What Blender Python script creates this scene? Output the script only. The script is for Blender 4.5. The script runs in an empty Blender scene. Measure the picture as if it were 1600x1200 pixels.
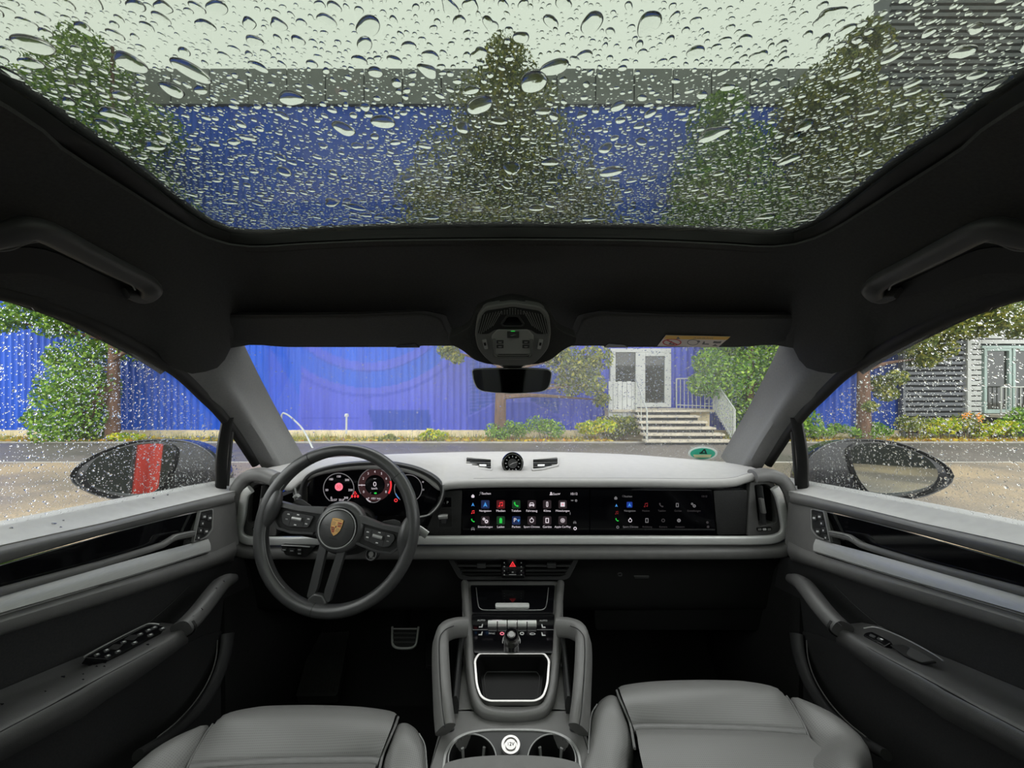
import bpy, bmesh, math, random
import numpy as np
from mathutils import Vector, Matrix

# ---------------------------------------------------------------- camera, sky, exposure
SC = bpy.context.scene
COL = SC.collection
H = 1.55                                   # camera height above the road beside the car
F = 600.0
cam_data = bpy.data.cameras.new('camera')
cam_data.sensor_width = 36.0
cam_data.lens = 36.0 * F / 1600.0
cam_data.clip_start = 0.01
cam_data.clip_end = 400
cam = bpy.data.objects.new('camera', cam_data)
cam.location = (0, 0, H)
cam.rotation_euler = (math.pi / 2, 0, 0)
COL.objects.link(cam)
SC.camera = cam

world = bpy.data.worlds.new('overcast_sky')
SC.world = world
world.use_nodes = True
wn = world.node_tree.nodes
wl = world.node_tree.links
bg = wn['Background']
tc = wn.new('ShaderNodeTexCoord')
sep = wn.new('ShaderNodeSeparateXYZ')
ramp = wn.new('ShaderNodeValToRGB')
ramp.color_ramp.elements[0].position = 0.0
ramp.color_ramp.elements[0].color = (0.80, 0.81, 0.81, 1)
ramp.color_ramp.elements[1].position = 1.0
ramp.color_ramp.elements[1].color = (0.99, 1.0, 0.985, 1)
wl.new(tc.outputs['Generated'], sep.inputs[0])
wl.new(sep.outputs['Z'], ramp.inputs[0])
wl.new(ramp.outputs[0], bg.inputs[0])
bg.inputs[1].default_value = 3.9

SC.view_settings.view_transform = 'Standard'
SC.view_settings.look = 'None'
SC.view_settings.gamma = 1.0
SC.view_settings.use_curve_mapping = False
SC.view_settings.exposure = 0.0
cy = SC.cycles
cy.max_bounces = 10
cy.diffuse_bounces = 5
cy.glossy_bounces = 4
cy.transmission_bounces = 8
cy.transparent_max_bounces = 24
cy.sample_clamp_indirect = 6.0
cy.use_denoising = True

def portal(name, loc, normal, up, sx, sy):
    """A light portal in a window opening: gives no light itself, only guides the sky's."""
    L = bpy.data.lights.new(name, 'AREA')
    L.shape = 'RECTANGLE'
    L.size, L.size_y = sx, sy
    L.cycles.is_portal = True
    o = bpy.data.objects.new(name, L)
    z = -Vector(normal).normalized()
    y = Vector(up)
    y = (y - z * y.dot(z)).normalized()
    x = y.cross(z)
    M = Matrix((x, y, z)).transposed().to_4x4()
    M.translation = Vector(loc)
    o.matrix_world = M
    COL.objects.link(o)

portal('roof_portal', (0, -0.15, H + .30), (0, 0, -1), (0, 1, 0), 1.3, 1.7)
portal('windshield_portal', (0, 1.30, H - .04), (0, -.55, -.83), (0, -.83, .55), 1.7, .95)
portal('side_portal_left', (-.80, .50, H - .05), (1, 0, 0), (0, 0, 1), 1.3, .5)
portal('side_portal_right', (.80, .50, H - .05), (-1, 0, 0), (0, 0, 1), 1.3, .5)

# ---------------------------------------------------------------- pixel helpers (1600 x 1200 frame)
CAM = Vector((0, 0, H))
def P(px, py, d):
    return Vector(((px - 800) / F * d, d, H + (600 - py) / F * d))
def SX(px, py, x):
    """Point on the plane X = x seen at that pixel."""
    return P(px, py, x * F / (px - 800))
def PZ(px, py, z):
    """Point at height z above the camera seen at that pixel."""
    return P(px, py, z * F / (600 - py))
def on(px, py, pl):
    p0, n = pl
    d = Vector(((px - 800) / F, 1, (600 - py) / F))
    t = (p0 - CAM).dot(n) / d.dot(n)
    return CAM + d * t
def FP(d, tilt=0.0, py=600):
    """Plane facing the camera at depth d (at row py), tilted so that it looks up by tilt radians."""
    return (P(800, py, d), Vector((0, -math.cos(tilt), math.sin(tilt))))
def plane3(a, b, c):
    n = (b - a).cross(c - a).normalized()
    if n.dot(CAM - a) < 0: n = -n
    return (a, n)

# ---------------------------------------------------------------- materials
def c(r, g, b):
    f = lambda v: (v / 255 / 12.92) if v / 255 <= .04045 else ((v / 255 + .055) / 1.055) ** 2.4
    return (f(r), f(g), f(b), 1)
def newmat(name):
    m = bpy.data.materials.new(name)
    m.use_nodes = True
    nt = m.node_tree
    return m, nt, nt.nodes, nt.links, nt.nodes['Principled BSDF']
def mat(name, col, rough=.5, metal=0., spec=.5, noise=0., nscale=40., bump=0., bscale=300., coat=0., stretch=None):
    m, nt, N, L, b = newmat(name)
    b.inputs['Base Color'].default_value = col
    b.inputs['Roughness'].default_value = rough
    b.inputs['Metallic'].default_value = metal
    b.inputs['Specular IOR Level'].default_value = spec
    b.inputs['Coat Weight'].default_value = coat
    t = N.new('ShaderNodeTexCoord')
    mp = N.new('ShaderNodeMapping')
    L.new(t.outputs['Object'], mp.inputs[0])
    if stretch: mp.inputs['Scale'].default_value = stretch
    if noise:
        n = N.new('ShaderNodeTexNoise')
        n.inputs['Scale'].default_value = nscale
        n.inputs['Detail'].default_value = 4
        L.new(mp.outputs[0], n.inputs[0])
        r = N.new('ShaderNodeValToRGB')
        r.color_ramp.elements[0].position = .3
        r.color_ramp.elements[1].position = .7
        r.color_ramp.elements[0].color = tuple(v * (1 - noise) for v in col[:3]) + (1,)
        r.color_ramp.elements[1].color = tuple(min(1, v * (1 + noise)) for v in col[:3]) + (1,)
        L.new(n.outputs[0], r.inputs[0])
        L.new(r.outputs[0], b.inputs['Base Color'])
    if bump:
        n = N.new('ShaderNodeTexNoise')
        n.inputs['Scale'].default_value = bscale
        n.inputs['Detail'].default_value = 3
        L.new(mp.outputs[0], n.inputs[0])
        bp = N.new('ShaderNodeBump')
        bp.inputs['Strength'].default_value = bump
        bp.inputs['Distance'].default_value = .002
        L.new(n.outputs[0], bp.inputs['Height'])
        L.new(bp.outputs[0], b.inputs['Normal'])
    return m
def emit(name, col, s=1.0):
    m, nt, N, L, b = newmat(name)
    b.inputs['Base Color'].default_value = (0, 0, 0, 1)
    b.inputs['Emission Color'].default_value = col
    b.inputs['Emission Strength'].default_value = s
    return m
def leaf_mat(name, cols, rough=.6):
    m, nt, N, L, b = newmat(name)
    g = N.new('ShaderNodeNewGeometry')
    r = N.new('ShaderNodeValToRGB')
    els = r.color_ramp.elements
    while len(els) < len(cols): els.new(.5)
    for i, k in enumerate(cols):
        els[i].position = i / (len(cols) - 1)
        els[i].color = k
    L.new(g.outputs['Random Per Island'], r.inputs[0])
    L.new(r.outputs[0], b.inputs['Base Color'])
    b.inputs['Roughness'].default_value = rough
    tr = N.new('ShaderNodeBsdfTranslucent')
    L.new(r.outputs[0], tr.inputs[0])
    mx = N.new('ShaderNodeMixShader')
    mx.inputs[0].default_value = .22
    L.new(b.outputs[0], mx.inputs[1]); L.new(tr.outputs[0], mx.inputs[2])
    L.new(mx.outputs[0], N['Material Output'].inputs['Surface'])
    return m
def glass_mat(name, tint, gloss=.9, haze=.0):
    """A window pane: tinted see-through sheet with a mirror-like reflection that grows at grazing angles."""
    m, nt, N, L, b = newmat(name)
    N.remove(b)
    tr = N.new('ShaderNodeBsdfTransparent'); tr.inputs[0].default_value = tint
    gl = N.new('ShaderNodeBsdfGlossy'); gl.inputs['Roughness'].default_value = .0
    # Schlick reflectance from the unsigned facing angle, the same on both faces of the pane
    ge = N.new('ShaderNodeNewGeometry')
    dt = N.new('ShaderNodeVectorMath'); dt.operation = 'DOT_PRODUCT'
    L.new(ge.outputs['Incoming'], dt.inputs[0]); L.new(ge.outputs['Normal'], dt.inputs[1])
    def mth(op, a, b=None):
        k = N.new('ShaderNodeMath'); k.operation = op
        for i_, v_ in enumerate((a, b)):
            if v_ is None: continue
            if isinstance(v_, (int, float)): k.inputs[i_].default_value = v_
            else: L.new(v_, k.inputs[i_])
        return k.outputs[0]
    cs_ = mth('ABSOLUTE', dt.outputs['Value'])
    f5 = mth('POWER', mth('SUBTRACT', 1.0, cs_), 5.0)
    fr_ = mth('MULTIPLY', mth('ADD', mth('MULTIPLY', f5, .96), .04), gloss)
    mx = N.new('ShaderNodeMixShader')
    L.new(fr_, mx.inputs[0])
    src = tr.outputs[0]
    if haze:              # thin film of rain that scatters a little light
        tl = N.new('ShaderNodeBsdfTranslucent'); tl.inputs[0].default_value = (.9, .92, .9, 1)
        m2 = N.new('ShaderNodeMixShader'); m2.inputs[0].default_value = haze
        L.new(tr.outputs[0], m2.inputs[1]); L.new(tl.outputs[0], m2.inputs[2]); src = m2.outputs[0]
    L.new(src, mx.inputs[1]); L.new(gl.outputs[0], mx.inputs[2])
    L.new(mx.outputs[0], N['Material Output'].inputs['Surface'])
    return m
def water_mat(name, tint=(1, 1, 1, 1)):
    m, nt, N, L, b = newmat(name)
    N.remove(b)
    g = N.new('ShaderNodeBsdfGlass')
    g.inputs['Roughness'].default_value = 0
    g.inputs['IOR'].default_value = 1.333
    g.inputs['Color'].default_value = tint
    L.new(g.outputs[0], N['Material Output'].inputs['Surface'])
    return m
def perforated_mat(name, col, rough, scale, depth=.6):
    """Leather with a fine grid of pin holes."""
    m, nt, N, L, b = newmat(name)
    b.inputs['Roughness'].default_value = rough
    t = N.new('ShaderNodeTexCoord')
    mp = N.new('ShaderNodeMapping'); mp.inputs['Scale'].default_value = (scale,) * 3
    mp.inputs['Rotation'].default_value = (0, 0, math.radians(45))
    L.new(t.outputs['Object'], mp.inputs[0])
    s = N.new('ShaderNodeSeparateXYZ'); L.new(mp.outputs[0], s.inputs[0])
    def sn(o):
        k = N.new('ShaderNodeMath'); k.operation = 'SINE'; L.new(o, k.inputs[0]); return k
    a, d = sn(s.outputs[0]), sn(s.outputs[1])
    mu = N.new('ShaderNodeMath'); mu.operation = 'MULTIPLY'
    L.new(a.outputs[0], mu.inputs[0]); L.new(d.outputs[0], mu.inputs[1])
    r = N.new('ShaderNodeValToRGB')
    r.color_ramp.elements[0].position = .45
    r.color_ramp.elements[0].color = col
    r.color_ramp.elements[1].position = .8
    r.color_ramp.elements[1].color = tuple(v * (1 - depth) for v in col[:3]) + (1,)
    L.new(mu.outputs[0], r.inputs[0]); L.new(r.outputs[0], b.inputs['Base Color'])
    return m

G = lambda v: c(v, v, v)
M = dict(
    liner=mat('headliner_fabric', (.040, .040, .040, 1), .95, spec=.15, noise=.12, nscale=300, bump=.2, bscale=900),
    visor=mat('visor_fabric', (.055, .055, .055, 1), .95, spec=.15, noise=.12, nscale=300, bump=.2, bscale=900),
    pillar=mat('pillar_fabric', (.16, .16, .158, 1), .8, spec=.25, noise=.06, nscale=200, bump=.15, bscale=900),
    console=mat('console_grey_plastic', (.14, .14, .137, 1), .5, spec=.4),
    console2=mat('console_panel_grey', (.22, .22, .215, 1), .5, spec=.4),
    seal=mat('black_rubber', (.006, .006, .006, 1), .6, spec=.3),
    dash=mat('dash_leather_grey', (.37, .36, .355, 1), .5, spec=.35, noise=.04, nscale=60, bump=.12, bscale=900),
    leather=mat('dark_grey_leather', (.048, .048, .049, 1), .34, spec=.65, noise=.06, nscale=50, bump=.15, bscale=800),
    leather2=mat('mid_grey_leather', (.145, .142, .140, 1), .40, spec=.5, noise=.05, nscale=50, bump=.15, bscale=800),
    door=mat('door_grey_plastic', (.125, .123, .121, 1), .45, spec=.4, noise=.05, nscale=60, bump=.15, bscale=900),
    doortop=mat('door_cap_grey', (.34, .335, .33, 1), .55, spec=.35, noise=.05, nscale=60, bump=.15, bscale=900),
    fabric=mat('door_dark_fabric', (.030, .030, .031, 1), .9, spec=.15, noise=.15, nscale=400, bump=.3, bscale=900),
    dark=mat('black_plastic', (.014, .014, .014, 1), .6, spec=.3),
    dark2=mat('charcoal_plastic', (.035, .035, .036, 1), .5, spec=.35),
    grille=mat('charcoal_grille', (.06, .06, .061, 1), .5, spec=.35),
    gloss=mat('piano_black', (.004, .004, .005, 1), .06, spec=.5),
    arm=mat('armrest_leather', (.078, .077, .077, 1), .42, spec=.5, noise=.06, nscale=50, bump=.15, bscale=800),
    traymat=mat('tray_black', (.006, .006, .006, 1), .35, spec=.12),
    screen=mat('screen_glass', (.002, .002, .003, 1), .08, spec=.35),
    silver=mat('brushed_silver', (.72, .72, .71, 1), .36, metal=.25, noise=.06, nscale=12, stretch=(1, 60, 60)),
    silverdoor=mat('brushed_silver_door', (.40, .40, .395, 1), .38, metal=.25, noise=.06, nscale=12, stretch=(60, 1, 60)),
    silver2=mat('satin_silver', (.36, .36, .355, 1), .42, metal=.55, noise=.05, nscale=200),
    chrome=mat('chrome', (.42, .41, .40, 1), .28, metal=1.0),
    carpet=mat('black_carpet', (.022, .022, .022, 1), 1., spec=.05, noise=.4, nscale=700, bump=.6, bscale=900),
    rubber=mat('ribbed_rubber', (.045, .045, .044, 1), .8, spec=.2, noise=.15, nscale=150),
    seat=perforated_mat('perforated_leather', (.185, .182, .180, 1), .38, 1500, .4),
    seatp=mat('plain_leather', (.175, .173, .172, 1), .40, spec=.4, noise=.05, nscale=60, bump=.2, bscale=700),
    thread=mat('grey_thread', (.25, .25, .25, 1), .8),
    paint=mat('black_car_paint', (.004, .004, .006, 1), .15, spec=.35, coat=.2),
    mirror=mat('mirror_glass', (.60, .66, .65, 1), .02, metal=1.0),
    mirror2=mat('tinted_mirror_glass', (.16, .16, .165, 1), .05, metal=1.0),
    white=emit('display_white', c(235, 225, 232), .85),
    dimwhite=emit('display_dim_white', c(120, 118, 120), .8),
    faint=emit('display_faint', c(62, 58, 60), .8),
    tile=emit('display_tile', c(48, 38, 42), .7),
    tileblue=emit('display_tile_blue', c(30, 44, 84), .8),
    tilered=emit('display_tile_red', c(86, 24, 28), .8),
    tilegreen=emit('display_tile_green', c(28, 58, 36), .7),
    blue=emit('display_blue', c(70, 150, 225), .9),
    deepblue=emit('display_deep_blue', c(25, 60, 160), .7),
    red=emit('display_red', c(240, 55, 60), 1.0),
    dimred=emit('display_dim_red', c(120, 25, 30), .8),
    green=emit('display_green', c(40, 200, 70), 1.0),
    pink=emit('display_pink', c(250, 130, 150), 1.0),
    maroon=emit('display_maroon', c(62, 34, 36), .7),
    ink=mat('printed_white', (.6, .6, .6, 1), .6),
    inkdim=mat('printed_grey', (.22, .22, .22, 1), .6),
    gold=mat('crest_gold', (.80, .50, .20, 1), .35, metal=.6),
    crest_red=mat('crest_red', (.30, .02, .015, 1), .35),
    crest_black=mat('crest_black', (.01, .01, .01, 1), .35),
    glass_roof=glass_mat('roof_glass', (.43, .455, .415, 1), .5, .010),
    glass=glass_mat('clear_glass', (.965, .975, .968, 1), 1.0, .007),
    glass_side=glass_mat('side_glass', (.955, .97, .96, 1), .6, .006),
    water=water_mat('water'),
)

# ---------------------------------------------------------------- object helpers
def setprops(o, label=None, cat=None, group=None, kind=None):
    if label: o['label'] = label
    if cat: o['category'] = cat
    if group: o['group'] = group
    if kind: o['kind'] = kind
    return o
def link(o, parent=None):
    COL.objects.link(o)
    if parent is not None:
        o.parent = parent
        if not parent.get('_dup'):
            o.matrix_parent_inverse = WM[parent.name].inverted()
    WM[o.name] = (o.matrix_basis if parent is None else o.matrix_basis).copy()
    return o
WM = {}
def thing(name, loc, label, cat, group=None, kind=None):
    o = bpy.data.objects.new(name, None)
    o.empty_display_size = .02
    o.location = loc
    COL.objects.link(o)
    WM[o.name] = Matrix.Translation(Vector(loc))
    return setprops(o, label, cat, group, kind)
def part(name, V, Fc, m, parent=None, smooth=True, bevel=0., seg=2, sub=0, solid=0., label=None, fix=True, mtx=None, solid_off=-1., angle=None):
    me = bpy.data.meshes.new(name)
    me.from_pydata([tuple(v) for v in V], [], Fc)
    if fix:
        b = bmesh.new(); b.from_mesh(me)
        bmesh.ops.recalc_face_normals(b, faces=b.faces)
        b.to_mesh(me); b.free()
    if smooth:
        me.polygons.foreach_set('use_smooth', [True] * len(me.polygons))
        if not bevel and not sub:
            me.set_sharp_from_angle(angle=math.radians(angle or 42))
    me.materials.append(M[m] if isinstance(m, str) else m)
    o = bpy.data.objects.new(name, me)
    if mtx is not None: o.matrix_basis = mtx
    if sub:
        s = o.modifiers.new('sub', 'SUBSURF'); s.levels = sub; s.render_levels = sub
    if solid:
        s = o.modifiers.new('solid', 'SOLIDIFY'); s.thickness = solid; s.offset = solid_off
    if bevel:
        s = o.modifiers.new('bevel', 'BEVEL'); s.width = bevel; s.segments = seg; s.limit_method = 'ANGLE'
        s.angle_limit = math.radians(35); s.harden_normals = smooth
    link(o, parent)
    if label: o['label'] = label
    return o
def cr(p0, p1, p2, p3, t):
    return .5 * ((2 * p1) + (-p0 + p2) * t + (2 * p0 - 5 * p1 + 4 * p2 - p3) * t * t + (-p0 + 3 * p1 - 3 * p2 + p3) * t ** 3)
def spline(pts, n, closed=False):
    """n points along a smooth curve through pts, evenly spaced."""
    pts = [Vector(p) for p in pts]
    k = len(pts)
    dense = []
    segs = k if closed else k - 1
    for i in range(segs):
        if closed: a, b, d, e = pts[(i - 1) % k], pts[i], pts[(i + 1) % k], pts[(i + 2) % k]
        else:
            b, d = pts[i], pts[i + 1]
            a = pts[i - 1] if i > 0 else b * 2 - d
            e = pts[i + 2] if i + 2 < k else d * 2 - b
        for j in range(16): dense.append(cr(a, b, d, e, j / 16))
    dense.append(pts[0].copy() if closed else pts[-1].copy())
    L = [0.]
    for i in range(1, len(dense)): L.append(L[-1] + (dense[i] - dense[i - 1]).length)
    out = []
    m = n if closed else n - 1
    j = 0
    for i in range(n):
        s = L[-1] * i / m
        while j < len(L) - 2 and L[j + 1] < s: j += 1
        w = (s - L[j]) / max(1e-9, L[j + 1] - L[j])
        out.append(dense[j].lerp(dense[j + 1], w))
    return out
def rp(pts, r, seg=4):
    """Rounds the corners of a 2-D outline; r is one radius or one per corner."""
    out = []
    k = len(pts)
    for i in range(k):
        p = Vector(pts[i][:2]); a = Vector(pts[i - 1][:2]); b = Vector(pts[(i + 1) % k][:2])
        rr = r[i] if isinstance(r, (list, tuple)) else r
        la, lb = (a - p).length, (b - p).length
        q = min(rr, la * .49, lb * .49)
        if q < 1e-6: out.append(tuple(p)); continue
        s, e = p + (a - p) / la * q, p + (b - p) / lb * q
        for j in range(seg + 1):
            t = j / seg
            out.append(tuple(s * (1 - t) ** 2 + p * 2 * t * (1 - t) + e * t * t))
    return out
def ell(cx, cy, rx, ry, n=24, a0=0):
    return [(cx + rx * math.cos(a0 + 2 * math.pi * i / n), cy + ry * math.sin(a0 + 2 * math.pi * i / n)) for i in range(n)]
def MX(v, s):
    return Vector((v[0] * s, v[1], v[2]))
def prism3(name, pts, depth_vec, m, parent=None, **kw):
    n = len(pts)
    V = list(pts) + [p + depth_vec for p in pts]
    Fc = [list(range(n)), list(range(2 * n - 1, n - 1, -1))]
    for i in range(n): Fc.append([i, (i + 1) % n, n + (i + 1) % n, n + i])
    return part(name, V, Fc, m, parent, **kw)
def ppoly(name, px, pl, thick, m, parent=None, s=1, lift=0., **kw):
    """A plate: outline in picture pixels laid on plane pl, thick metres deep away from the camera; s=-1 mirrors it across the car."""
    n = pl[1]
    pts = [MX(on(x, y, pl) + n * lift, s) for x, y in px]
    return prism3(name, pts, MX(-n * thick, s), m, parent, **kw)
def pring(name, outer, inner, pl, thick, m, parent=None, s=1, lift=0., closed=True, **kw):
    """A frame: two outlines of equal count."""
    n = pl[1]; k = len(outer)
    A = [MX(on(x, y, pl) + n * lift, s) for x, y in outer]; B = [MX(on(x, y, pl) + n * lift, s) for x, y in inner]
    dv = MX(-n * thick, s)
    V = A + B + [p + dv for p in A] + [p + dv for p in B]
    Fc = []
    rng = range(k) if closed else range(k - 1)
    for i in rng:
        j = (i + 1) % k
        Fc += [[i, j, k + j, k + i], [2 * k + i, 3 * k + i, 3 * k + j, 2 * k + j], [i, 2 * k + i, 2 * k + j, j], [k + i, k + j, 3 * k + j, 3 * k + i]]
    if not closed:
        Fc += [[0, k, 3 * k, 2 * k], [k - 1, 2 * k - 1, 4 * k - 1, 3 * k - 1]]
    return part(name, V, Fc, m, parent, **kw)
def grid_faces(r, n, closed=False):
    Fc = []
    for i in range(r - 1):
        for j in range(n if closed else n - 1):
            j2 = (j + 1) % n
            Fc.append([i * n + j, i * n + j2, (i + 1) * n + j2, (i + 1) * n + j])
    return Fc
def yspline(pts, n):
    d = spline(pts, 240)
    out = []; j = 0
    y0, y1 = d[0].y, d[-1].y
    for i in range(n):
        y = y0 + (y1 - y0) * i / (n - 1)
        while j < len(d) - 2 and d[j + 1].y < y: j += 1
        a, b = d[j], d[j + 1]
        t = min(1, max(0, (y - a.y) / (b.y - a.y))) if abs(b.y - a.y) > 1e-9 else 0
        out.append(a.lerp(b, t))
    return out
def radial(poly, c0, n):
    """n points where rays from c0 (2-D) leave the outline poly"""
    out = []
    for i in range(n):
        a = 2 * math.pi * i / n; dx, dy = math.cos(a), math.sin(a); best = 0
        for k in range(len(poly)):
            (x1, y1), (x2, y2) = poly[k - 1], poly[k]
            ex, ey = x2 - x1, y2 - y1
            den = dx * ey - dy * ex
            if abs(den) < 1e-12: continue
            t = ((x1 - c0[0]) * ey - (y1 - c0[1]) * ex) / den
            u = ((x1 - c0[0]) * dy - (y1 - c0[1]) * dx) / den
            if t > 0 and -1e-9 <= u <= 1 + 1e-9: best = max(best, t)
        out.append((c0[0] + dx * best, c0[1] + dy * best))
    return out
def surf(name, rows, m, parent=None, n=24, mrows=None, s=1, closed=False, solid=0., raw=False, away=None, byy=False, **kw):
    """A smooth sheet through rows of points; solid gives it thickness on the side away from the camera."""
    R = [[Vector(p) for p in r] if raw else (yspline(r, n) if byy else spline(r, n, closed)) for r in rows]
    n = len(R[0])
    if mrows:
        cols = [spline([R[i][j] for i in range(len(R))], mrows) for j in range(n)]
        R = [[cols[j][i] for j in range(n)] for i in range(mrows)]
    V = [MX(p, s) for r in R for p in r]
    Fc = grid_faces(len(R), n, closed)
    if solid:
        # orient every face towards the camera, then thicken backwards
        k = len(V)
        N = [Vector((0, 0, 0)) for _ in V]
        for f in Fc:
            nn = (V[f[1]] - V[f[0]]).cross(V[f[3]] - V[f[0]])
            if nn.length < 1e-12: nn = (V[f[2]] - V[f[1]]).cross(V[f[3]] - V[f[1]])
            for q in f: N[q] += nn
        ref = away if away is not None else CAM
        tot = sum(((ref - V[i]).dot(N[i]) for i in range(k)), 0.)
        sg = 1 if tot > 0 else -1
        V2 = [V[i] - N[i].normalized() * sg * solid for i in range(k)]
        V = V + V2
        nr = len(R)
        F2 = [[k + q for q in reversed(f)] for f in Fc]
        side = []
        for j in range(n if closed else n - 1):
            j2 = (j + 1) % n
            side.append([j, k + j, k + j2, j2])
            b = (nr - 1) * n
            side.append([b + j2, k + b + j2, k + b + j, b + j])
        if not closed:
            for i in range(nr - 1):
                side.append([i * n, (i + 1) * n, k + (i + 1) * n, k + i * n])
                side.append([i * n + n - 1, k + i * n + n - 1, k + (i + 1) * n + n - 1, (i + 1) * n + n - 1])
        Fc = Fc + F2 + side
    return part(name, V, Fc, m, parent, **kw)
def sweep(name, path, rx, ry, m, parent=None, n=40, k=14, up=(0, -1, 0), power=2.0, closed=False, s=1, raw=False, prof=None, caps=True, **kw):
    """A bar swept along a smooth path. up fixes the section's second axis; rx is across, ry along up; both may be functions of 0..1."""
    C_ = [Vector(p) for p in path] if raw else spline(path, n, closed)
    n = len(C_)
    upv = Vector(up).normalized()
    V = []
    for i in range(n):
        a = C_[(i - 1) % n] if (closed or i) else C_[0]
        b = C_[(i + 1) % n] if (closed or i < n - 1) else C_[-1]
        t = (b - a).normalized()
        u = (upv - t * upv.dot(t)).normalized()
        w = t.cross(u)
        f = i / (n - 1)
        ax = rx(f) if callable(rx) else rx
        ay = ry(f) if callable(ry) else ry
        for j in range(k):
            th = 2 * math.pi * j / k
            cx, sy = math.cos(th), math.sin(th)
            px_ = math.copysign(abs(cx) ** (2 / power), cx) * ax
            py_ = math.copysign(abs(sy) ** (2 / power), sy) * ay
            V.append(MX(C_[i] + w * px_ + u * py_, s))
    Fc = grid_faces(n, k, True)
    if closed: Fc += [[(n - 1) * k + j, (n - 1) * k + (j + 1) % k, (j + 1) % k, j] for j in range(k)]
    elif caps: Fc += [list(range(k)), list(range((n - 1) * k, n * k))]
    return part(name, V, Fc, m, parent, **kw)
def box(name, lo, hi, m, parent=None, bevel=0., **kw):
    x0, y0, z0 = lo; x1, y1, z1 = hi
    V = [(x0, y0, z0), (x1, y0, z0), (x1, y1, z0), (x0, y1, z0), (x0, y0, z1), (x1, y0, z1), (x1, y1, z1), (x0, y1, z1)]
    Fc = [[0, 3, 2, 1], [4, 5, 6, 7], [0, 1, 5, 4], [1, 2, 6, 5], [2, 3, 7, 6], [3, 0, 4, 7]]
    kw.setdefault('smooth', bool(bevel))
    return part(name, V, Fc, m, parent, bevel=bevel, fix=False, **kw)
def lathe(name, prof, m, parent=None, k=28, mtx=None, **kw):
    """prof: (radius, height) list, turned about local Z."""
    V = []; n = len(prof)
    for r, z in prof:
        for j in range(k):
            a = 2 * math.pi * j / k
            V.append((max(r, 1e-5) * math.cos(a), max(r, 1e-5) * math.sin(a), z))
    Fc = grid_faces(n, k, True)
    if prof[0][0] > 1e-4 and prof[-1][0] > 1e-4:      # a ring: close the profile on itself
        Fc += [[(n - 1) * k + j, (n - 1) * k + (j + 1) % k, (j + 1) % k, j] for j in range(k)]
    elif prof[0][0] > 1e-4: Fc.append(list(range(k)))
    elif prof[-1][0] > 1e-4: Fc.append(list(range((n - 1) * k, n * k)))
    return part(name, V, Fc, m, parent, mtx=mtx, **kw)
def frame_mtx(loc, nrm, up=(0, 0, 1)):
    z = Vector(nrm).normalized(); y = Vector(up); y = (y - z * y.dot(z)).normalized(); x = y.cross(z)
    m = Matrix((x, y, z)).transposed().to_4x4(); m.translation = Vector(loc); return m
def solid_text(o):
    me = bpy.data.meshes.new_from_object(o)
    q = bpy.data.objects.new(o.name, me)
    bpy.data.objects.remove(o)
    return q
def text(s, px, py, size, pl, m, parent, lift=.0006, align='CENTER', name='lettering', sx=1., rot=0., mirror=False, depth=.0):
    cu = bpy.data.curves.new(name, 'FONT')
    cu.body = s
    cu.align_x = align; cu.align_y = 'CENTER'
    p = on(px, py, pl)
    d = p[1]
    cu.size = size / F * d
    cu.extrude = depth
    cu.materials.append(M[m] if isinstance(m, str) else m)
    o = bpy.data.objects.new(name, cu)
    o = solid_text(o)
    mt = frame_mtx(p + pl[1] * lift, pl[1])
    o.matrix_basis = mt @ Matrix.Rotation(rot, 4, 'Z') @ Matrix.Diagonal((sx * (-1 if mirror else 1), 1, 1, 1))
    link(o, parent)
    return o
def np_mesh(name, V, F_, m, parent=None, smooth=True, sides=None):
    """Fast mesh from numpy: V (n,3), F_ (k, sides)."""
    me = bpy.data.meshes.new(name)
    me.vertices.add(len(V)); me.vertices.foreach_set('co', np.asarray(V, dtype=np.float32).ravel())
    k, sd = F_.shape
    me.loops.add(k * sd); me.loops.foreach_set('vertex_index', F_.astype(np.int32).ravel())
    me.polygons.add(k); me.polygons.foreach_set('loop_start', np.arange(k, dtype=np.int32) * sd)
    try: me.polygons.foreach_set('loop_total', np.full(k, sd, dtype=np.int32))
    except Exception: pass
    me.update(calc_edges=True)
    if smooth: me.polygons.foreach_set('use_smooth', np.ones(k, dtype=bool))
    me.materials.append(M[m] if isinstance(m, str) else m)
    o = bpy.data.objects.new(name, me)
    link(o, parent)
    return o
RNG = np.random.default_rng(7)
random.seed(5)
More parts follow.
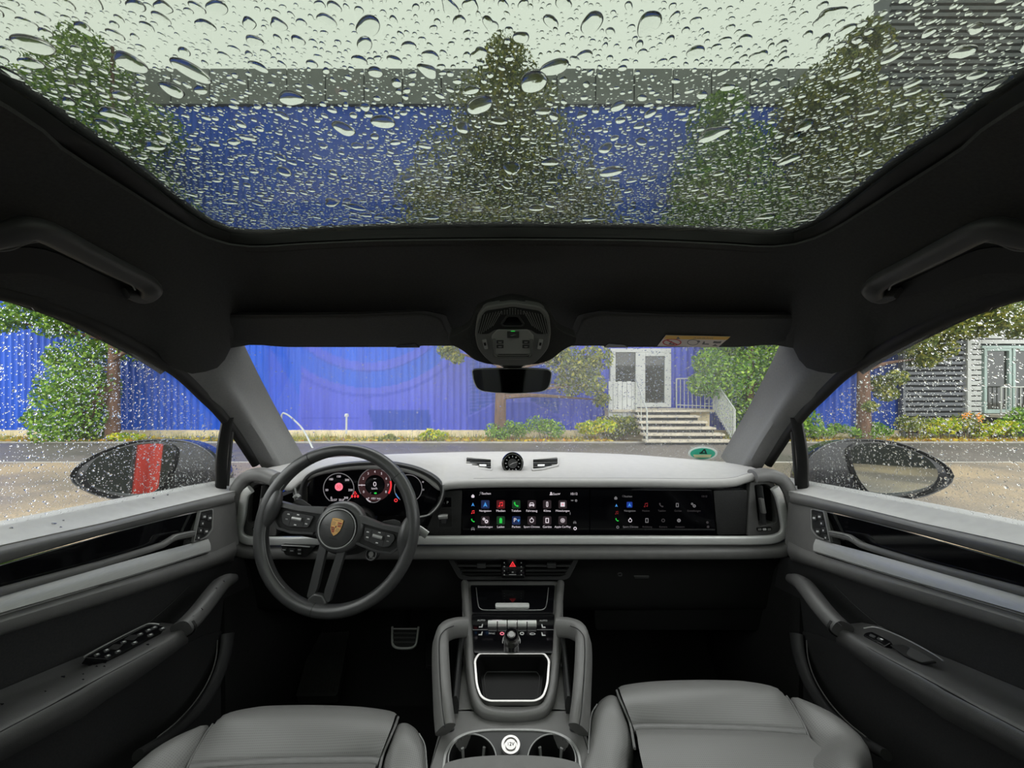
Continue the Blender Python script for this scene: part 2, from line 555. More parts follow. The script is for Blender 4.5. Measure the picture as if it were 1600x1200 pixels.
# ================================================================= OUTSIDE: ground, road, building
WD = 13.0                                  # distance of the blue wall
def WX(px): return (px - 800) / F * WD
def WZ(py): return H + (600 - py) / F * WD
def gz(y): return -.0175 * (max(y, 3.) - 3.)
def outmat(name, col, rough, noise, sc, bump=0., stretch=None, bs=8.):
    return mat(name, col, rough, spec=.4, noise=noise, nscale=sc, bump=bump, bscale=bs, stretch=stretch)
def asphalt(name, ca, cb):
    """Wet asphalt: fine grain, large damp patches that change colour and gloss."""
    m, nt, N, L, b = newmat(name)
    t = N.new('ShaderNodeTexCoord')
    n1 = N.new('ShaderNodeTexNoise'); n1.inputs['Scale'].default_value = .45; n1.inputs['Detail'].default_value = 3
    n2 = N.new('ShaderNodeTexNoise'); n2.inputs['Scale'].default_value = 55; n2.inputs['Detail'].default_value = 5
    L.new(t.outputs['Object'], n1.inputs[0]); L.new(t.outputs['Object'], n2.inputs[0])
    r = N.new('ShaderNodeValToRGB'); r.color_ramp.elements[0].position = .40; r.color_ramp.elements[1].position = .62
    r.color_ramp.elements[0].color = ca; r.color_ramp.elements[1].color = cb
    L.new(n1.outputs[0], r.inputs[0])
    r2 = N.new('ShaderNodeValToRGB'); r2.color_ramp.elements[0].position = .35; r2.color_ramp.elements[1].position = .68
    r2.color_ramp.elements[0].color = (.45, .45, .45, 1); r2.color_ramp.elements[1].color = (1.5, 1.45, 1.4, 1)
    L.new(n2.outputs[0], r2.inputs[0])
    mx = N.new('ShaderNodeMix'); mx.data_type = 'RGBA'; mx.blend_type = 'MULTIPLY'; mx.inputs[0].default_value = 1
    L.new(r.outputs[0], mx.inputs[6]); L.new(r2.outputs[0], mx.inputs[7]); L.new(mx.outputs[2], b.inputs['Base Color'])
    rr = N.new('ShaderNodeMapRange'); rr.inputs[1].default_value = .4; rr.inputs[2].default_value = .62
    rr.inputs[3].default_value = .42; rr.inputs[4].default_value = .7
    L.new(n1.outputs[0], rr.inputs[0]); L.new(rr.outputs[0], b.inputs['Roughness'])
    bp = N.new('ShaderNodeBump'); bp.inputs['Strength'].default_value = .35; bp.inputs['Distance'].default_value = .01
    L.new(n2.outputs[0], bp.inputs['Height']); L.new(bp.outputs[0], b.inputs['Normal'])
    return m
M['road'] = asphalt('wet_asphalt', c(104, 96, 88), c(140, 124, 98))
M['gutter'] = asphalt('dark_wet_asphalt', c(84, 80, 78), c(98, 92, 86))
M['kerb'] = outmat('kerb_stone', c(150, 146, 138), .6, .2, 6)
M['verge'] = outmat('verge_soil', c(150, 128, 78), .9, .4, 9, .6)
M['plinth'] = outmat('plinth_concrete', c(206, 192, 160), .8, .18, 3, .2)
M['step'] = outmat('step_concrete', c(172, 164, 148), .7, .2, 5, .2)
M['galv'] = mat('galvanised_steel', c(175, 178, 172), .45, metal=.4, noise=.1, nscale=20)
M['frame'] = outmat('door_white_frame', c(176, 178, 176), .5, .05, 5)
M['frame2'] = outmat('pale_green_frame', c(150, 168, 162), .5, .05, 5)
M['pane'] = mat('dark_door_glass', c(34, 36, 32), .05, spec=.6)
M['slatdark'] = mat('grey_slat_metal', c(96, 99, 104), .45, metal=.2, noise=.06, nscale=3)
M['slatlight'] = mat('pale_slat_metal', c(176, 178, 174), .5, noise=.06, nscale=3)
M['void'] = mat('shadow_gap', c(30, 32, 36), .8)
M['band'] = mat('perforated_band_metal', c(116, 121, 118), .6, noise=.1, nscale=2)
M['bark'] = outmat('bark', c(96, 72, 58), .95, .35, 12, .8, (1, 1, .25))

def flat(name, x0, x1, ys, zs, m, label=None, kind='structure', thick=.12, nx=2):
    V = []; xs = [x0 + (x1 - x0) * i / (nx - 1) for i in range(nx)]
    for y, z in zip(ys, zs):
        for x in xs: V.append((x, y, z))
    for y, z in zip(ys, zs):
        for x in xs: V.append((x, y, z - thick))
    r = len(ys); k = r * nx
    Fc = grid_faces(r, nx) + [[k + q for q in reversed(f)] for f in grid_faces(r, nx)]
    for i in range(r - 1):
        Fc += [[i * nx, (i + 1) * nx, k + (i + 1) * nx, k + i * nx], [i * nx + nx - 1, k + i * nx + nx - 1, k + (i + 1) * nx + nx - 1, (i + 1) * nx + nx - 1]]
    for j in range(nx - 1):
        Fc += [[j, k + j, k + j + 1, j + 1], [k - nx + j, k - nx + j + 1, 2 * k - nx + j + 1, 2 * k - nx + j]]
    o = part(name, V, Fc, m, smooth=False)
    setprops(o, label, None, None, kind)
    return o
flat('road', -40, 40, (-14.4, 3, 8.0), (0, 0, gz(8.0)), 'road', 'wet brown asphalt street beside the car')
flat('trim_1', -40, 40, (8.0, 8.09), (gz(8.0) + .004, gz(8.09) + .004), 'kerb', 'thin pale line along the asphalt street')
flat('road_margin', -40, 40, (8.09, 11.0), (gz(8.09), gz(11.0)), 'gutter', 'dark grey asphalt strip between pale line and kerb')
flat('trim_2', -40, 40, (11.0, 11.12), (gz(11.0) + .03, gz(11.0) + .03), 'kerb', 'low kerb at the edge of the planted verge')
flat('verge', -40, 40, (11.12, 13.3), (gz(11.1), -.30), 'verge', 'soil verge with leaf litter below the blue wall')

# ---- blue corrugated wall, with the mural printed on it
def make_blue_wall():
    m, nt, N, L, b = newmat('blue_corrugated_metal')
    a = N.new('ShaderNodeAttribute'); a.attribute_name = 'print'
    t = N.new('ShaderNodeTexCoord'); mp = N.new('ShaderNodeMapping'); mp.inputs['Scale'].default_value = (3., 1, .25)
    n = N.new('ShaderNodeTexNoise'); n.inputs['Scale'].default_value = 1.5; n.inputs['Detail'].default_value = 5
    L.new(t.outputs['Object'], mp.inputs[0]); L.new(mp.outputs[0], n.inputs[0])
    r = N.new('ShaderNodeValToRGB'); r.color_ramp.elements[0].color = (.80, .82, .88, 1); r.color_ramp.elements[1].color = (1.15, 1.15, 1.08, 1)
    r.color_ramp.elements[0].position = .35; r.color_ramp.elements[1].position = .7
    L.new(n.outputs[0], r.inputs[0])
    mx = N.new('ShaderNodeMix'); mx.data_type = 'RGBA'; mx.blend_type = 'MULTIPLY'; mx.inputs[0].default_value = 1
    L.new(a.outputs['Color'], mx.inputs[6]); L.new(r.outputs[0], mx.inputs[7]); L.new(mx.outputs[2], b.inputs['Base Color'])
    b.inputs['Roughness'].default_value = .45
    b.inputs['Specular IOR Level'].default_value = .3
    # profile: trapezoid ribs
    pitch, x0, x1 = .22, WX(-330), WX(1404)
    xs, ys = [], []
    x = x0
    while x < x1 - .01:
        for f, d in ((0, 0), (.30, 0), (.40, .035), (.60, .035), (.90, .035), (1.0, 0))[:5]:
            xs.append(x + f * pitch); ys.append(WD + d)
        x += pitch
    xs.append(x1); ys.append(WD)
    zs = list(np.linspace(WZ(672), WZ(535), 60)) + [WZ(500), WZ(400), WZ(300), WZ(166)]
    xs = np.array(xs); ys = np.array(ys); zs = np.array(zs)
    nx, nz = len(xs), len(zs)
    X = np.tile(xs, nz); Y = np.tile(ys, nz); Z = np.repeat(zs, nx)
    V = np.stack([X, Y, Z], 1)
    i, j = np.meshgrid(np.arange(nz - 1), np.arange(nx - 1), indexing='ij')
    q = (i * nx + j).ravel()
    Fc = np.stack([q, q + 1, q + nx + 1, q + nx], 1)
    # back sheet
    Vb = V.copy(); Vb[:, 1] += .12
    k = len(V)
    V = np.concatenate([V, Vb]); Fc = np.concatenate([Fc, Fc[:, ::-1] + k])
    o = np_mesh('wall_front', V, Fc, m, smooth=False)
    px = 800 + V[:, 0] / WD * F; py = 600 - (V[:, 2] - H) / WD * F
    base = np.array(c(4, 76, 192)[:3]); lite = np.array(c(66, 80, 192)[:3]); mid = np.array(c(40, 62, 176)[:3]); dk = np.array(c(8, 58, 160)[:3]); deep = np.array(c(48, 62, 158)[:3])
    C = np.tile(base, (len(V), 1))
    def put(mask, col, w=1.): C[mask] = C[mask] * (1 - w) + col * w
    rr = np.hypot((px - 575), (py - 430))
    # the printed car front: pale body, round lamp arcs, lower intake, louvres
    body = (px > 470 + (py - 560) * -.05) & (px < 1250) & (rr > 176)
    put(body, lite)
    put((px > 418) & (px <= 470) & (py > 540) & (px < 420 + (py - 540) * .6), lite, .45)
    put((rr > 136) & (rr < 150), lite, .8); put((rr > 149) & (rr < 151.5), dk, .7)
    put((rr > 186) & (rr < 191) & (px > 470), mid, .8)
    put((rr <= 136) & (px > 455), base * 1.05)
    put((py > 641) & (px > 575 + (py - 641) * .25) & (px < 670 + (py - 641) * .16), dk, .9)
    put((py > 652) & (py < 654) & (px > 470) & (px < 560), mid, .7)
    put((np.abs(px - 692 - (py - 580) * .03) < 1.2) & (py > 575), mid, .7)
    put((np.abs(px - 729) < 1.5) & (py > 560), mid, .6)
    lou = (((px > 733) & (px < 780)) | ((px > 828) & (px < 873))) & (py > 560) & (py < 650 - np.abs(px - 803) * .0)
    put(lou, dk); put(lou & ((py * .18 + (px - 803) * .01) % 1 < .42), lite, .55)
    vee = 626 + np.maximum(0, np.abs(px - 803) - 26) * .52
    put((px > 729) & (px < 877) & (py > vee), lite); put((px > 731) & (px < 875) & (py > vee + 3), mid, .85)
    put((px > 885) & (px < 960), lite, .5); put((px > 1045), np.array(c(58, 76, 190)[:3]))
    put((px > 1250) | ((py < 535)), base)
    put(px > 1330, np.array(c(14, 60, 150)[:3]))
    at = o.data.color_attributes.new('print', 'FLOAT_COLOR', 'POINT')
    at.data.foreach_set('color', np.concatenate([C, np.ones((len(C), 1))], 1).astype(np.float32).ravel())
    setprops(o, 'blue corrugated metal wall with a printed mural across the street', None, None, 'structure')
    return o
bw = make_blue_wall()
flat('trim_3', WX(-330), WX(1404), (WD - .06, WD + .4), (WZ(672), WZ(672)), 'plinth', 'pale concrete plinth under the blue wall', thick=.45)
# side return of the building and its roof
box('wall_rear_building', (WX(-330), WD + .13, -.4), (WX(1404), WD + .6, WZ(112)), 'void', kind=None) if False else None
b_ = box('wall_core', (WX(-330), WD + .14, -.4), (WX(1404), WD + .7, WZ(113)), 'void'); setprops(b_, None, None, None, 'structure')
band = thing('facade_band', (0, WD, WZ(166)), 'light grey panel band along the roof edge above the blue wall', 'facade', kind='structure')
x = WX(-330)
pw = 1.30
proto = None
i = 0
while x < WX(1404) - .2:
    w = min(pw, WX(1404) - x)
    if proto is None:
        proto = box('panel', (x + .02, WD - .08, WZ(165)), (x + w - .02, WD + .02, WZ(110)), 'band', band, bevel=.01)
        px0 = x
    else:
        o = proto.copy(); o.location.x = x - px0; COL.objects.link(o); o.parent = band; o.matrix_parent_inverse = WM[band.name].inverted()
    x += pw; i += 1

# ---- grey slatted building on the right
GB = thing('slatted_building', (14, 13, -.3), 'grey building clad in horizontal metal slats with white glazed doors', 'building')
gx0, gx1 = WX(1404), WX(1503)
box('wall_core', (gx0 + .02, 12.95, -.3), (40, 14, 5.6), 'void', GB)
sl = None
z = -.22; pitch = .173
while z < 5.5:
    if sl is None:
        sl = box('slat', (gx0, 12.86, z), (gx1, 12.95, z + .105), 'slatdark', GB, bevel=.012, seg=1)
        sl2 = box('slat', (gx1 + .08, 12.82, z), (WX(1524), 12.95, z + .14), 'slatlight', GB, bevel=.012, seg=1)
        sl3 = box('slat', (WX(1524), 12.82, z), (24, 12.95, z + .14), 'slatlight', GB, bevel=.012, seg=1)
        z00 = z
        sl3.location.z = 0
    else:
        o = sl.copy(); o.location.z = z - z00; COL.objects.link(o); o.parent = GB; o.matrix_parent_inverse = sl.matrix_parent_inverse
        o = sl2.copy(); o.location.z = z - z00; COL.objects.link(o); o.parent = GB; o.matrix_parent_inverse = sl.matrix_parent_inverse
        if z > WZ(540) or z + .14 < WZ(660):
            o = sl3.copy(); o.location.z = z - z00; COL.objects.link(o); o.parent = GB; o.matrix_parent_inverse = sl.matrix_parent_inverse
    z += pitch
box('corner_post', (gx1 - .04, 12.80, -.3), (gx1 + .09, 12.97, 5.5), 'slatlight', GB, bevel=.01)
box('corner_post', (gx0 - .05, 12.80, -.3), (gx0 + .04, 12.97, 5.5), 'slatdark', GB, bevel=.01)
def glazed(name, px0, px1, py0, py1, parent, fm, fw=.09):
    x0, x1, z0, z1 = WX(px0), WX(px1), WZ(py1), WZ(py0)
    box(name + '_stile', (x0, 12.78, z0), (x0 + fw, 12.92, z1), fm, parent, bevel=.008)
    box(name + '_stile', (x1 - fw, 12.78, z0), (x1, 12.92, z1), fm, parent, bevel=.008)
    box(name + '_rail', (x0 + fw, 12.78, z1 - fw), (x1 - fw, 12.92, z1), fm, parent, bevel=.008)
    box(name + '_rail', (x0 + fw, 12.78, z0), (x1 - fw, 12.92, z0 + fw * 1.4), fm, parent, bevel=.008)
    box('pane', (x0 + fw, 12.85, z0 + fw * 1.4), (x1 - fw, 12.88, z1 - fw), 'pane', parent)
glazed('door', 1526, 1568, 545, 645, GB, 'frame2'); glazed('door', 1570, 1640, 545, 645, GB, 'frame2')
box('lintel', (WX(1522), 12.77, WZ(545)), (WX(1650), 12.95, WZ(541)), 'frame2', GB)
# upper storey that juts out towards the street
UB = thing('jutting_upper_storey', (12, 10, 5.6), 'grey slatted upper storey jutting out at the top right', 'building')
uy = 12.25
ux = lambda px: (px - 800) / F * uy
uz = lambda py: H + (600 - py) / F * uy
box('storey_core', (ux(1395), uy + .1, uz(215)), (24, 12.9, uz(-30)), 'slatdark', UB)
z = uz(215); s0 = None
while z < uz(-28):
    if s0 is None:
        s0 = box('slat', (ux(1393), uy, z), (24, uy + .1, z + .13), 'slatdark', UB, bevel=.01, seg=1); z00 = z
    else:
        o = s0.copy(); o.location.z = z - z00; COL.objects.link(o); o.parent = UB; o.matrix_parent_inverse = s0.matrix_parent_inverse
    z += .215
box('parapet', (ux(1391), uy - .03, uz(-30)), (24, uy + .12, uz(-38)), 'slatlight', UB)
# balcony rail in front of the glazed doors
def railing(name, pts, gap, label, posts=True, h=1.0, r=.014, rr=.022):
    """pts: feet of the railing (Vector list). Bars every gap."""
    t = thing(name, pts[0], label, 'railing')
    top = [p + Vector((0, 0, h)) for p in pts]; low = [p + Vector((0, 0, .10)) for p in pts]
    for i in range(len(pts) - 1):
        sweep('top_rail', [top[i], top[i + 1]], rr, rr, 'galv', t, n=2, k=8, raw=True, up=(0, -1, .01))
        sweep('bottom_rail', [low[i], low[i + 1]], rr * .7, rr * .7, 'galv', t, n=2, k=8, raw=True, up=(0, -1, .01))
    cross = None
    for i in range(len(pts) - 1):
        L = (pts[i + 1] - pts[i]).length
        k = max(1, int(L / gap))
        for j in range(k + 1):
            if j == 0 and i: continue
            p = pts[i].lerp(pts[i + 1], j / k)
            post = j in (0, k)
            w = .024 if post else r
            if post or cross is None:
                o = sweep('post' if post else 'baluster', [p, p + Vector((0, 0, h))], w, w, 'galv', t, n=2, k=8, raw=True, up=(0, -1, 0))
                if not post: cross = (o, p)
            else:
                o = cross[0].copy(); o.location = p - cross[1]; COL.objects.link(o); o.parent = t; o.matrix_parent_inverse = cross[0].matrix_parent_inverse
    return t
railing('balcony_railing', [Vector((WX(1523), 12.3, WZ(647))), Vector((WX(1660), 12.3, WZ(647)))], .15, 'pale metal railing before the glazed doors of the grey building', h=.92)
box_ = box('balcony_slab', (WX(1520), 12.15, WZ(650)), (24, 12.84, WZ(646)), 'step'); setprops(box_, 'concrete balcony slab before the glazed doors', 'slab', None, None)
box_ = box('balcony_base', (WX(1522), 12.35, -.4), (24, 12.84, WZ(650)), 'void'); setprops(box_, 'dark base wall under the balcony slab', 'wall', None, 'structure')

# ---- white door in the blue wall, landing, steps, railings
DR = thing('door_1', (WX(1000), 12.9, WZ(636)), None, None, kind='structure')
def frame_box(nm, a, b_, c_, d_, y0=12.85, y1=12.99, m='frame', par=DR): return box(nm, (WX(a), y0, WZ(d_)), (WX(b_), y1, WZ(c_)), m, par, bevel=.01)
frame_box('door_frame', 952, 1046, 545, 551)
frame_box('door_frame', 952, 960, 551, 636); frame_box('door_frame', 1036, 1046, 551, 636); frame_box('door_frame', 991, 1006, 551, 636)
frame_box('side_panel', 960, 991, 597, 636); frame_box('door_leaf_rail', 1006, 1036, 551, 557); frame_box('door_leaf_rail', 1006, 1036, 629, 636)
frame_box('window_pane', 960, 991, 551, 597, 12.90, 12.94, 'pane'); frame_box('door_pane', 1006, 1036, 557, 629, 12.90, 12.94, 'pane')
ST = thing('concrete_steps', P(1075, 688, 10.6), 'concrete steps with a landing below the white door', 'steps')
lz = WZ(637)
nst = 6
ys0, ys1 = 10.55, 12.0
gzz = gz(ys0) - .02
for i in range(nst):
    y = ys0 + (ys1 - ys0) * i / nst
    ztop = gzz + (lz - gzz) * (i + 1) / nst
    d0 = ys0
    xl = (1008 - 800) / F * 10.6 + .02 * i; xr = (1146 - 800) / F * 10.6 - .12 * i
    box('step', (xl, y, ztop - .06), (xr, y + .34, ztop), 'step', ST, bevel=.008)
    box('riser', (xl + .03, y + .07, ztop - (lz - gzz) / nst - .005), (xr - .03, y + .12, ztop - .06), 'void', ST)
box('landing', ((948 - 800) / F * 12.4, ys1, lz - .08), ((1112 - 800) / F * 12.2, 12.84, lz), 'step', ST, bevel=.01)
box('landing_wall', ((950 - 800) / F * 12.4, ys1 + .25, -.35), ((1110 - 800) / F * 12.2, 12.84, lz - .08), 'plinth', ST)
railing('right_stair_railing', [Vector(((1056 - 800) / F * 12.9, 12.85, lz)), Vector(((1112 - 800) / F * 12.2, 12.1, lz)), Vector(((1148 - 800) / F * 10.6, 10.6, gz(10.6)))], .115,
        'galvanised metal railing down the right side of the concrete steps', h=.98)
SCR = thing('white_screen_panel', ((975 - 800) / F * 12.2, 12.1, lz), 'whitewashed board screen on the left of the landing', 'screen')
for i in range(6):
    xa = (950 + i * 7.2 - 800) / F * 12.15
    box('board', (xa, 12.08, lz - .25), (xa + .135, 12.12, WZ(596) - .02 * (i % 2)), 'frame', SCR, bevel=.004)
railing('left_stair_railing', [Vector(((993 - 800) / F * 12.1, 12.05, lz)), Vector(((1010 - 800) / F * 10.7, 10.65, gz(10.6)))], .8,
        'thin bent metal handrail down the left side of the concrete steps', h=.95)
BR = thing('bent_handrail', P(440, 700, 10.9), 'bent white tubular handrail at the left by the blue wall', 'handrail')
sweep('rail_tube', [P(441, 690, 11.3), P(440, 650, 11.3), P(446, 646.5, 11.25), P(458, 655, 11.0), P(474, 672, 10.6), P(490, 703, 10.0)], .025, .025, 'galv', BR, n=40, k=8, up=(0, -1, .1))
BR2 = thing('small_hydrant_post', P(542, 672, 11.3), 'small white post standing on the verge before the blue wall', 'post')
sweep('post', [P(541, 678, 11.4), P(541.5, 650, 11.4)], .03, .03, 'frame', BR2, n=3, k=8); lathe('cap', [(0, .10), (.05, .08), (.06, .03), (.06, 0), (.0, 0)], 'frame', BR2, k=12, mtx=Matrix.Translation(P(541.5, 651, 11.4)))

# ================================================================= PLANTS
M['leaf_dark'] = leaf_mat('dark_tree_leaves', [c(34, 44, 20), c(48, 62, 28), c(70, 84, 34), c(96, 104, 44)])
M['leaf_green'] = leaf_mat('green_leaves', [c(52, 92, 24), c(82, 130, 30), c(122, 160, 44), c(160, 190, 70)])
M['leaf_mix'] = leaf_mat('olive_leaves', [c(60, 80, 34), c(96, 112, 48), c(130, 138, 62), c(176, 170, 70)])
M['leaf_yellow'] = leaf_mat('yellow_green_leaves', [c(96, 134, 24), c(150, 176, 30), c(200, 204, 50), c(226, 200, 50)])
M['litter'] = leaf_mat('fallen_yellow_leaves', [c(170, 150, 50), c(206, 180, 50), c(150, 120, 40), c(190, 130, 40)])
def leaves(name, centres, radii, n, size, m, parent, flatten=.8, droop=.3):
    """n leaf blades in ellipsoid clumps; each is a small folded diamond."""
    C = np.array(centres); R = np.array(radii)
    w = R ** 1.3; w = w / w.sum()
    idx = RNG.choice(len(C), n, p=w)
    d = RNG.normal(size=(n, 3)); d *= np.minimum(1, 2.0 / np.linalg.norm(d, axis=1))[:, None]
    p = C[idx] + d * (R[idx] * .60)[:, None] * np.array([1, 1, flatten])
    p[:, 1] = np.where(p[:, 1] > 12.6, 12.6 - np.abs(p[:, 1] - 12.6) * .6, p[:, 1])
    a = RNG.normal(size=(n, 3)); a[:, 2] -= droop; a /= np.linalg.norm(a, axis=1)[:, None]
    b = np.cross(a, RNG.normal(size=(n, 3))); b /= np.linalg.norm(b, axis=1)[:, None]
    nn = np.cross(a, b)
    s = size * (.6 + .8 * RNG.random(n))[:, None]
    V = np.empty((n, 4, 3))
    V[:, 0] = p - a * s * .5; V[:, 1] = p + b * s * .24 + nn * s * .06; V[:, 2] = p + a * s * .5; V[:, 3] = p - b * s * .24 + nn * s * .06
    Fc = np.arange(n * 4).reshape(n, 4)
    o = np_mesh(name, V.reshape(-1, 3), Fc, m, parent, smooth=False)
    o['kind'] = 'stuff'
    return o
def branch(t, a, b, r0, r1, name='branch', bend=.15):
    a, b = Vector(a), Vector(b)
    L = (b - a).length
    m1 = a.lerp(b, .4) + Vector((random.uniform(-1, 1), random.uniform(-1, 1), random.uniform(-.3, .6))) * L * bend * .5
    return sweep(name, [a, m1, b], lambda f: r0 + (r1 - r0) * f, lambda f: r0 + (r1 - r0) * f, 'bark', t, n=8, k=7, up=(.3, -1, .1))
def tree(name, x, y, clumps, n, size, m, label, trunk_r=.16, top=None, lean=0., cat='tree'):
    """clumps: (px, py, r_px[, depth shift]) as seen at distance y."""
    g = gz(y) - .05
    t = thing(name, (x, y, g), label, cat)
    cs, rs = [], []
    for q in clumps:
        dy = q[3] if len(q) > 3 else random.uniform(-.5, .3)
        cs.append(P(q[0], q[1], y + dy)); rs.append(q[2] / F * y)
    top = top or max(v.z for v in cs)
    tp = Vector((x + lean, y, top - .3))
    b0 = Vector((x, y, g))
    sweep('trunk', [b0, b0.lerp(tp, .33) + Vector((.05, 0, 0)), b0.lerp(tp, .66) - Vector((.04, 0, 0)), tp], lambda f: trunk_r * (1 - .75 * f) + .03 * math.exp(-12 * f), lambda f: trunk_r * (1 - .75 * f) + .03 * math.exp(-12 * f), 'bark', t, n=16, k=10)
    for i, (cc, r) in enumerate(zip(cs, rs)):
        if i % 2 and len(cs) > 8: continue
        f = max(.12, min(.95, (cc.z - g) / (tp.z - g) * .85))
        branch(t, b0.lerp(tp, f), cc, trunk_r * (1 - .75 * f) * .55, .012)
    leaves('foliage', cs, rs, n, size, m, t)
    return t
tree('left_street_tree', WX(176) / WD * 11.6, 11.6, [(110, 500, 30), (60, 470, 26), (150, 480, 34), (200, 500, 30), (130, 560, 34), (160, 540, 26, .3), (115, 600, 34), (140, 610, 30, .2), (110, 650, 36), (136, 655, 30, .2), (95, 675, 26), (85, 690, 22), (110, 700, 20), (60, 655, 16), (40, 480, 24), (85, 510, 20), (10, 500, 20), (250, 500, 24), (200, 545, 20, .3), (90, 560, 14), (80, 620, 18), (300, 560, 12), (130, 600, 34),  (200, 690, 14), (130, 685, 30),
     (20, 400, 60), (90, 380, 70), (170, 400, 60), (230, 470, 26), (60, 300, 80), (150, 290, 80), (230, 330, 60), (120, 200, 70), (60, 190, 60), (200, 230, 60), (150, 120, 50), (110, 120, 40), (130, 70, 26), (240, 200, 34), (30, 220, 60), (280, 540, 14), (262, 548, 10)],
     52000, .125, 'leaf_green', 'tall leafy tree with bushy base before the blue wall at the left', .16)
tree('middle_street_tree', WX(781) / WD * 11.6, 11.6, [(700, 548, 14), (715, 560, 9), (880, 560, 24), (905, 580, 26), (890, 600, 20), (930, 560, 22), (925, 600, 18), (862, 548, 16), (940, 625, 12),
     (780, 470, 60), (720, 420, 60), (850, 430, 60), (790, 380, 70), (700, 350, 60), (880, 350, 60), (780, 300, 70), (720, 260, 60), (850, 260, 60), (790, 210, 60), (760, 170, 46), (830, 180, 46), (790, 120, 40), (790, 85, 26), (660, 300, 36), (920, 310, 40), (650, 380, 40), (960, 380, 40)],
     46000, .125, 'leaf_mix', 'tall tree with a bare brown trunk standing behind the rear-view mirror', .17)
tree('bushy_street_tree', WX(1170) / WD * 12.0, 12.0, [(1170, 640, 36), (1210, 620, 36), (1130, 590, 34), (1190, 580, 40), (1240, 590, 40), (1100, 600, 20), (1160, 560, 40), (1220, 550, 40), (1110, 565, 22), (1170, 690, 24), (1190, 680, 30), (1240, 660, 30),
     (1130, 500, 50), (1200, 480, 60), (1100, 420, 50), (1170, 400, 60), (1080, 350, 40), (1140, 320, 60), (1200, 340, 50), (1110, 260, 46), (1160, 240, 40), (1120, 190, 36), (1135, 160, 20), (1085, 300, 34)],
     48000, .125, 'leaf_green', 'bushy green tree beside the concrete steps and railing', .12)
tree('right_street_tree', WX(1350) / WD * 11.6, 11.6, [(1420, 530, 26), (1460, 545, 22), (1440, 560, 16), (1400, 590, 12), (1375, 600, 14), (1385, 615, 12), (1360, 635, 8), (1560, 490, 26), (1520, 505, 26), (1480, 510, 24), (1590, 510, 20), (1500, 480, 30),
     (1330, 440, 50), (1400, 440, 60), (1290, 370, 50), (1370, 360, 60), (1450, 380, 60), (1270, 280, 60), (1340, 280, 60), (1430, 290, 60), (1300, 200, 60), (1390, 200, 50), (1300, 140, 44), (1340, 90, 36), (1350, 60, 22), (1250, 170, 30), (1240, 220, 30)],
     48000, .125, 'leaf_mix', 'street tree with leaning brown trunk between blue wall and grey building', .17, lean=-.3)
def shrub(name, px, py, wpx, hpx, y, n, size, m, label, cat='shrub', group=None):
    g = P(px, py, y)
    t = thing(name, g, label, cat, group)
    cs, rs = [], []
    k = max(4, int(wpx / 9))
    for i in range(k):
        fx = (i + .5) / k - .5
        q = P(px + fx * wpx + random.uniform(-3, 3), py - hpx * random.uniform(.45, .85) * (1 - .8 * fx * fx), y + random.uniform(-.15, .15))
        cs.append(q); rs.append(hpx * random.uniform(.22, .34) / F * y)
        branch(t, g + Vector((fx * .3, 0, 0)), q, .014, .006, 'stem')
    leaves('foliage', cs, rs, n, size, m, t)
shrub('yellow_green_shrub', 930, 692, 50, 36, 11.6, 1500, .10, 'leaf_yellow', 'yellow-green shrub just left of the concrete steps, lower one')
shrub('olive_shrub', 968, 692, 56, 52, 11.9, 1800, .10, 'leaf_mix', 'taller olive shrub between yellow-green shrub and the steps')
shrub('round_shrub', 853, 690, 36, 44, 11.6, 1300, .09, 'leaf_green', 'upright green shrub right of the bare brown trunk')
shrub('low_shrub', 795, 696, 56, 36, 11.5, 1300, .09, 'leaf_green', 'low green shrub at the foot of the bare brown trunk')
shrub('mural_shrub', 678, 696, 42, 26, 11.5, 900, .09, 'leaf_yellow', 'small yellow-green shrub below the printed mural')
shrub('thin_shrub', 608, 696, 40, 20, 11.5, 500, .08, 'leaf_mix', 'thin straggly shrub on the verge behind the steering wheel')
shrub('tree_foot_shrub', 196, 694, 50, 22, 11.4, 800, .10, 'leaf_yellow', 'yellow shrub at the foot of the left tree trunk')
shrub('hedge_shrub', 1290, 688, 60, 26, 11.6, 1200, .09, 'leaf_green', 'low green hedge shrub below the blue wall, left of the leaning trunk')
shrub('trunk_foot_shrub', 1355, 690, 60, 30, 11.5, 1300, .09, 'leaf_green', 'green shrub at the foot of the leaning brown trunk')
shrub('slim_shrub', 1425, 688, 26, 40, 11.6, 700, .09, 'leaf_mix', 'slim olive shrub at the left corner of the grey slatted wall')
shrub('yellow_slat_shrub', 1470, 690, 46, 42, 11.7, 900, .09, 'leaf_yellow', 'yellow-green shrub before the grey slatted wall')
shrub('corner_post_shrub', 1512, 690, 40, 44, 11.8, 800, .09, 'leaf_mix', 'olive shrub before the corner post of the pale slats')
shrub('balcony_shrub', 1558, 690, 60, 34, 11.7, 1200, .09, 'leaf_yellow', 'yellow-flecked shrub below the balcony railing')
shrub('end_shrub', 1605, 690, 50, 54, 11.7, 1200, .09, 'leaf_green', 'tall green shrub at the end of the balcony railing')
M['petal'] = mat('orange_petals', c(240, 150, 40), .6)
FL = thing('orange_lilies', P(1511, 690, 11.5), 'orange blossoms rising above the olive shrub by the corner post', 'flowers')
for (fx, fy) in ((1505, 650), (1512, 648), (1527, 650), (1530, 655)):
    q = P(fx, fy, 11.6)
    for k in range(5):
        a = k * 2 * math.pi / 5
        part('petal', [q, q + Vector((.07 * math.cos(a) + .02, -.02, .07 * math.sin(a))), q + Vector((.13 * math.cos(a), -.05, .13 * math.sin(a))), q + Vector((.07 * math.cos(a + .6), -.02, .07 * math.sin(a + .6)))], [[0, 1, 2, 3]], 'petal', FL, smooth=False)
    branch(FL, P(fx, 688, 11.6), q, .008, .005, 'stem')
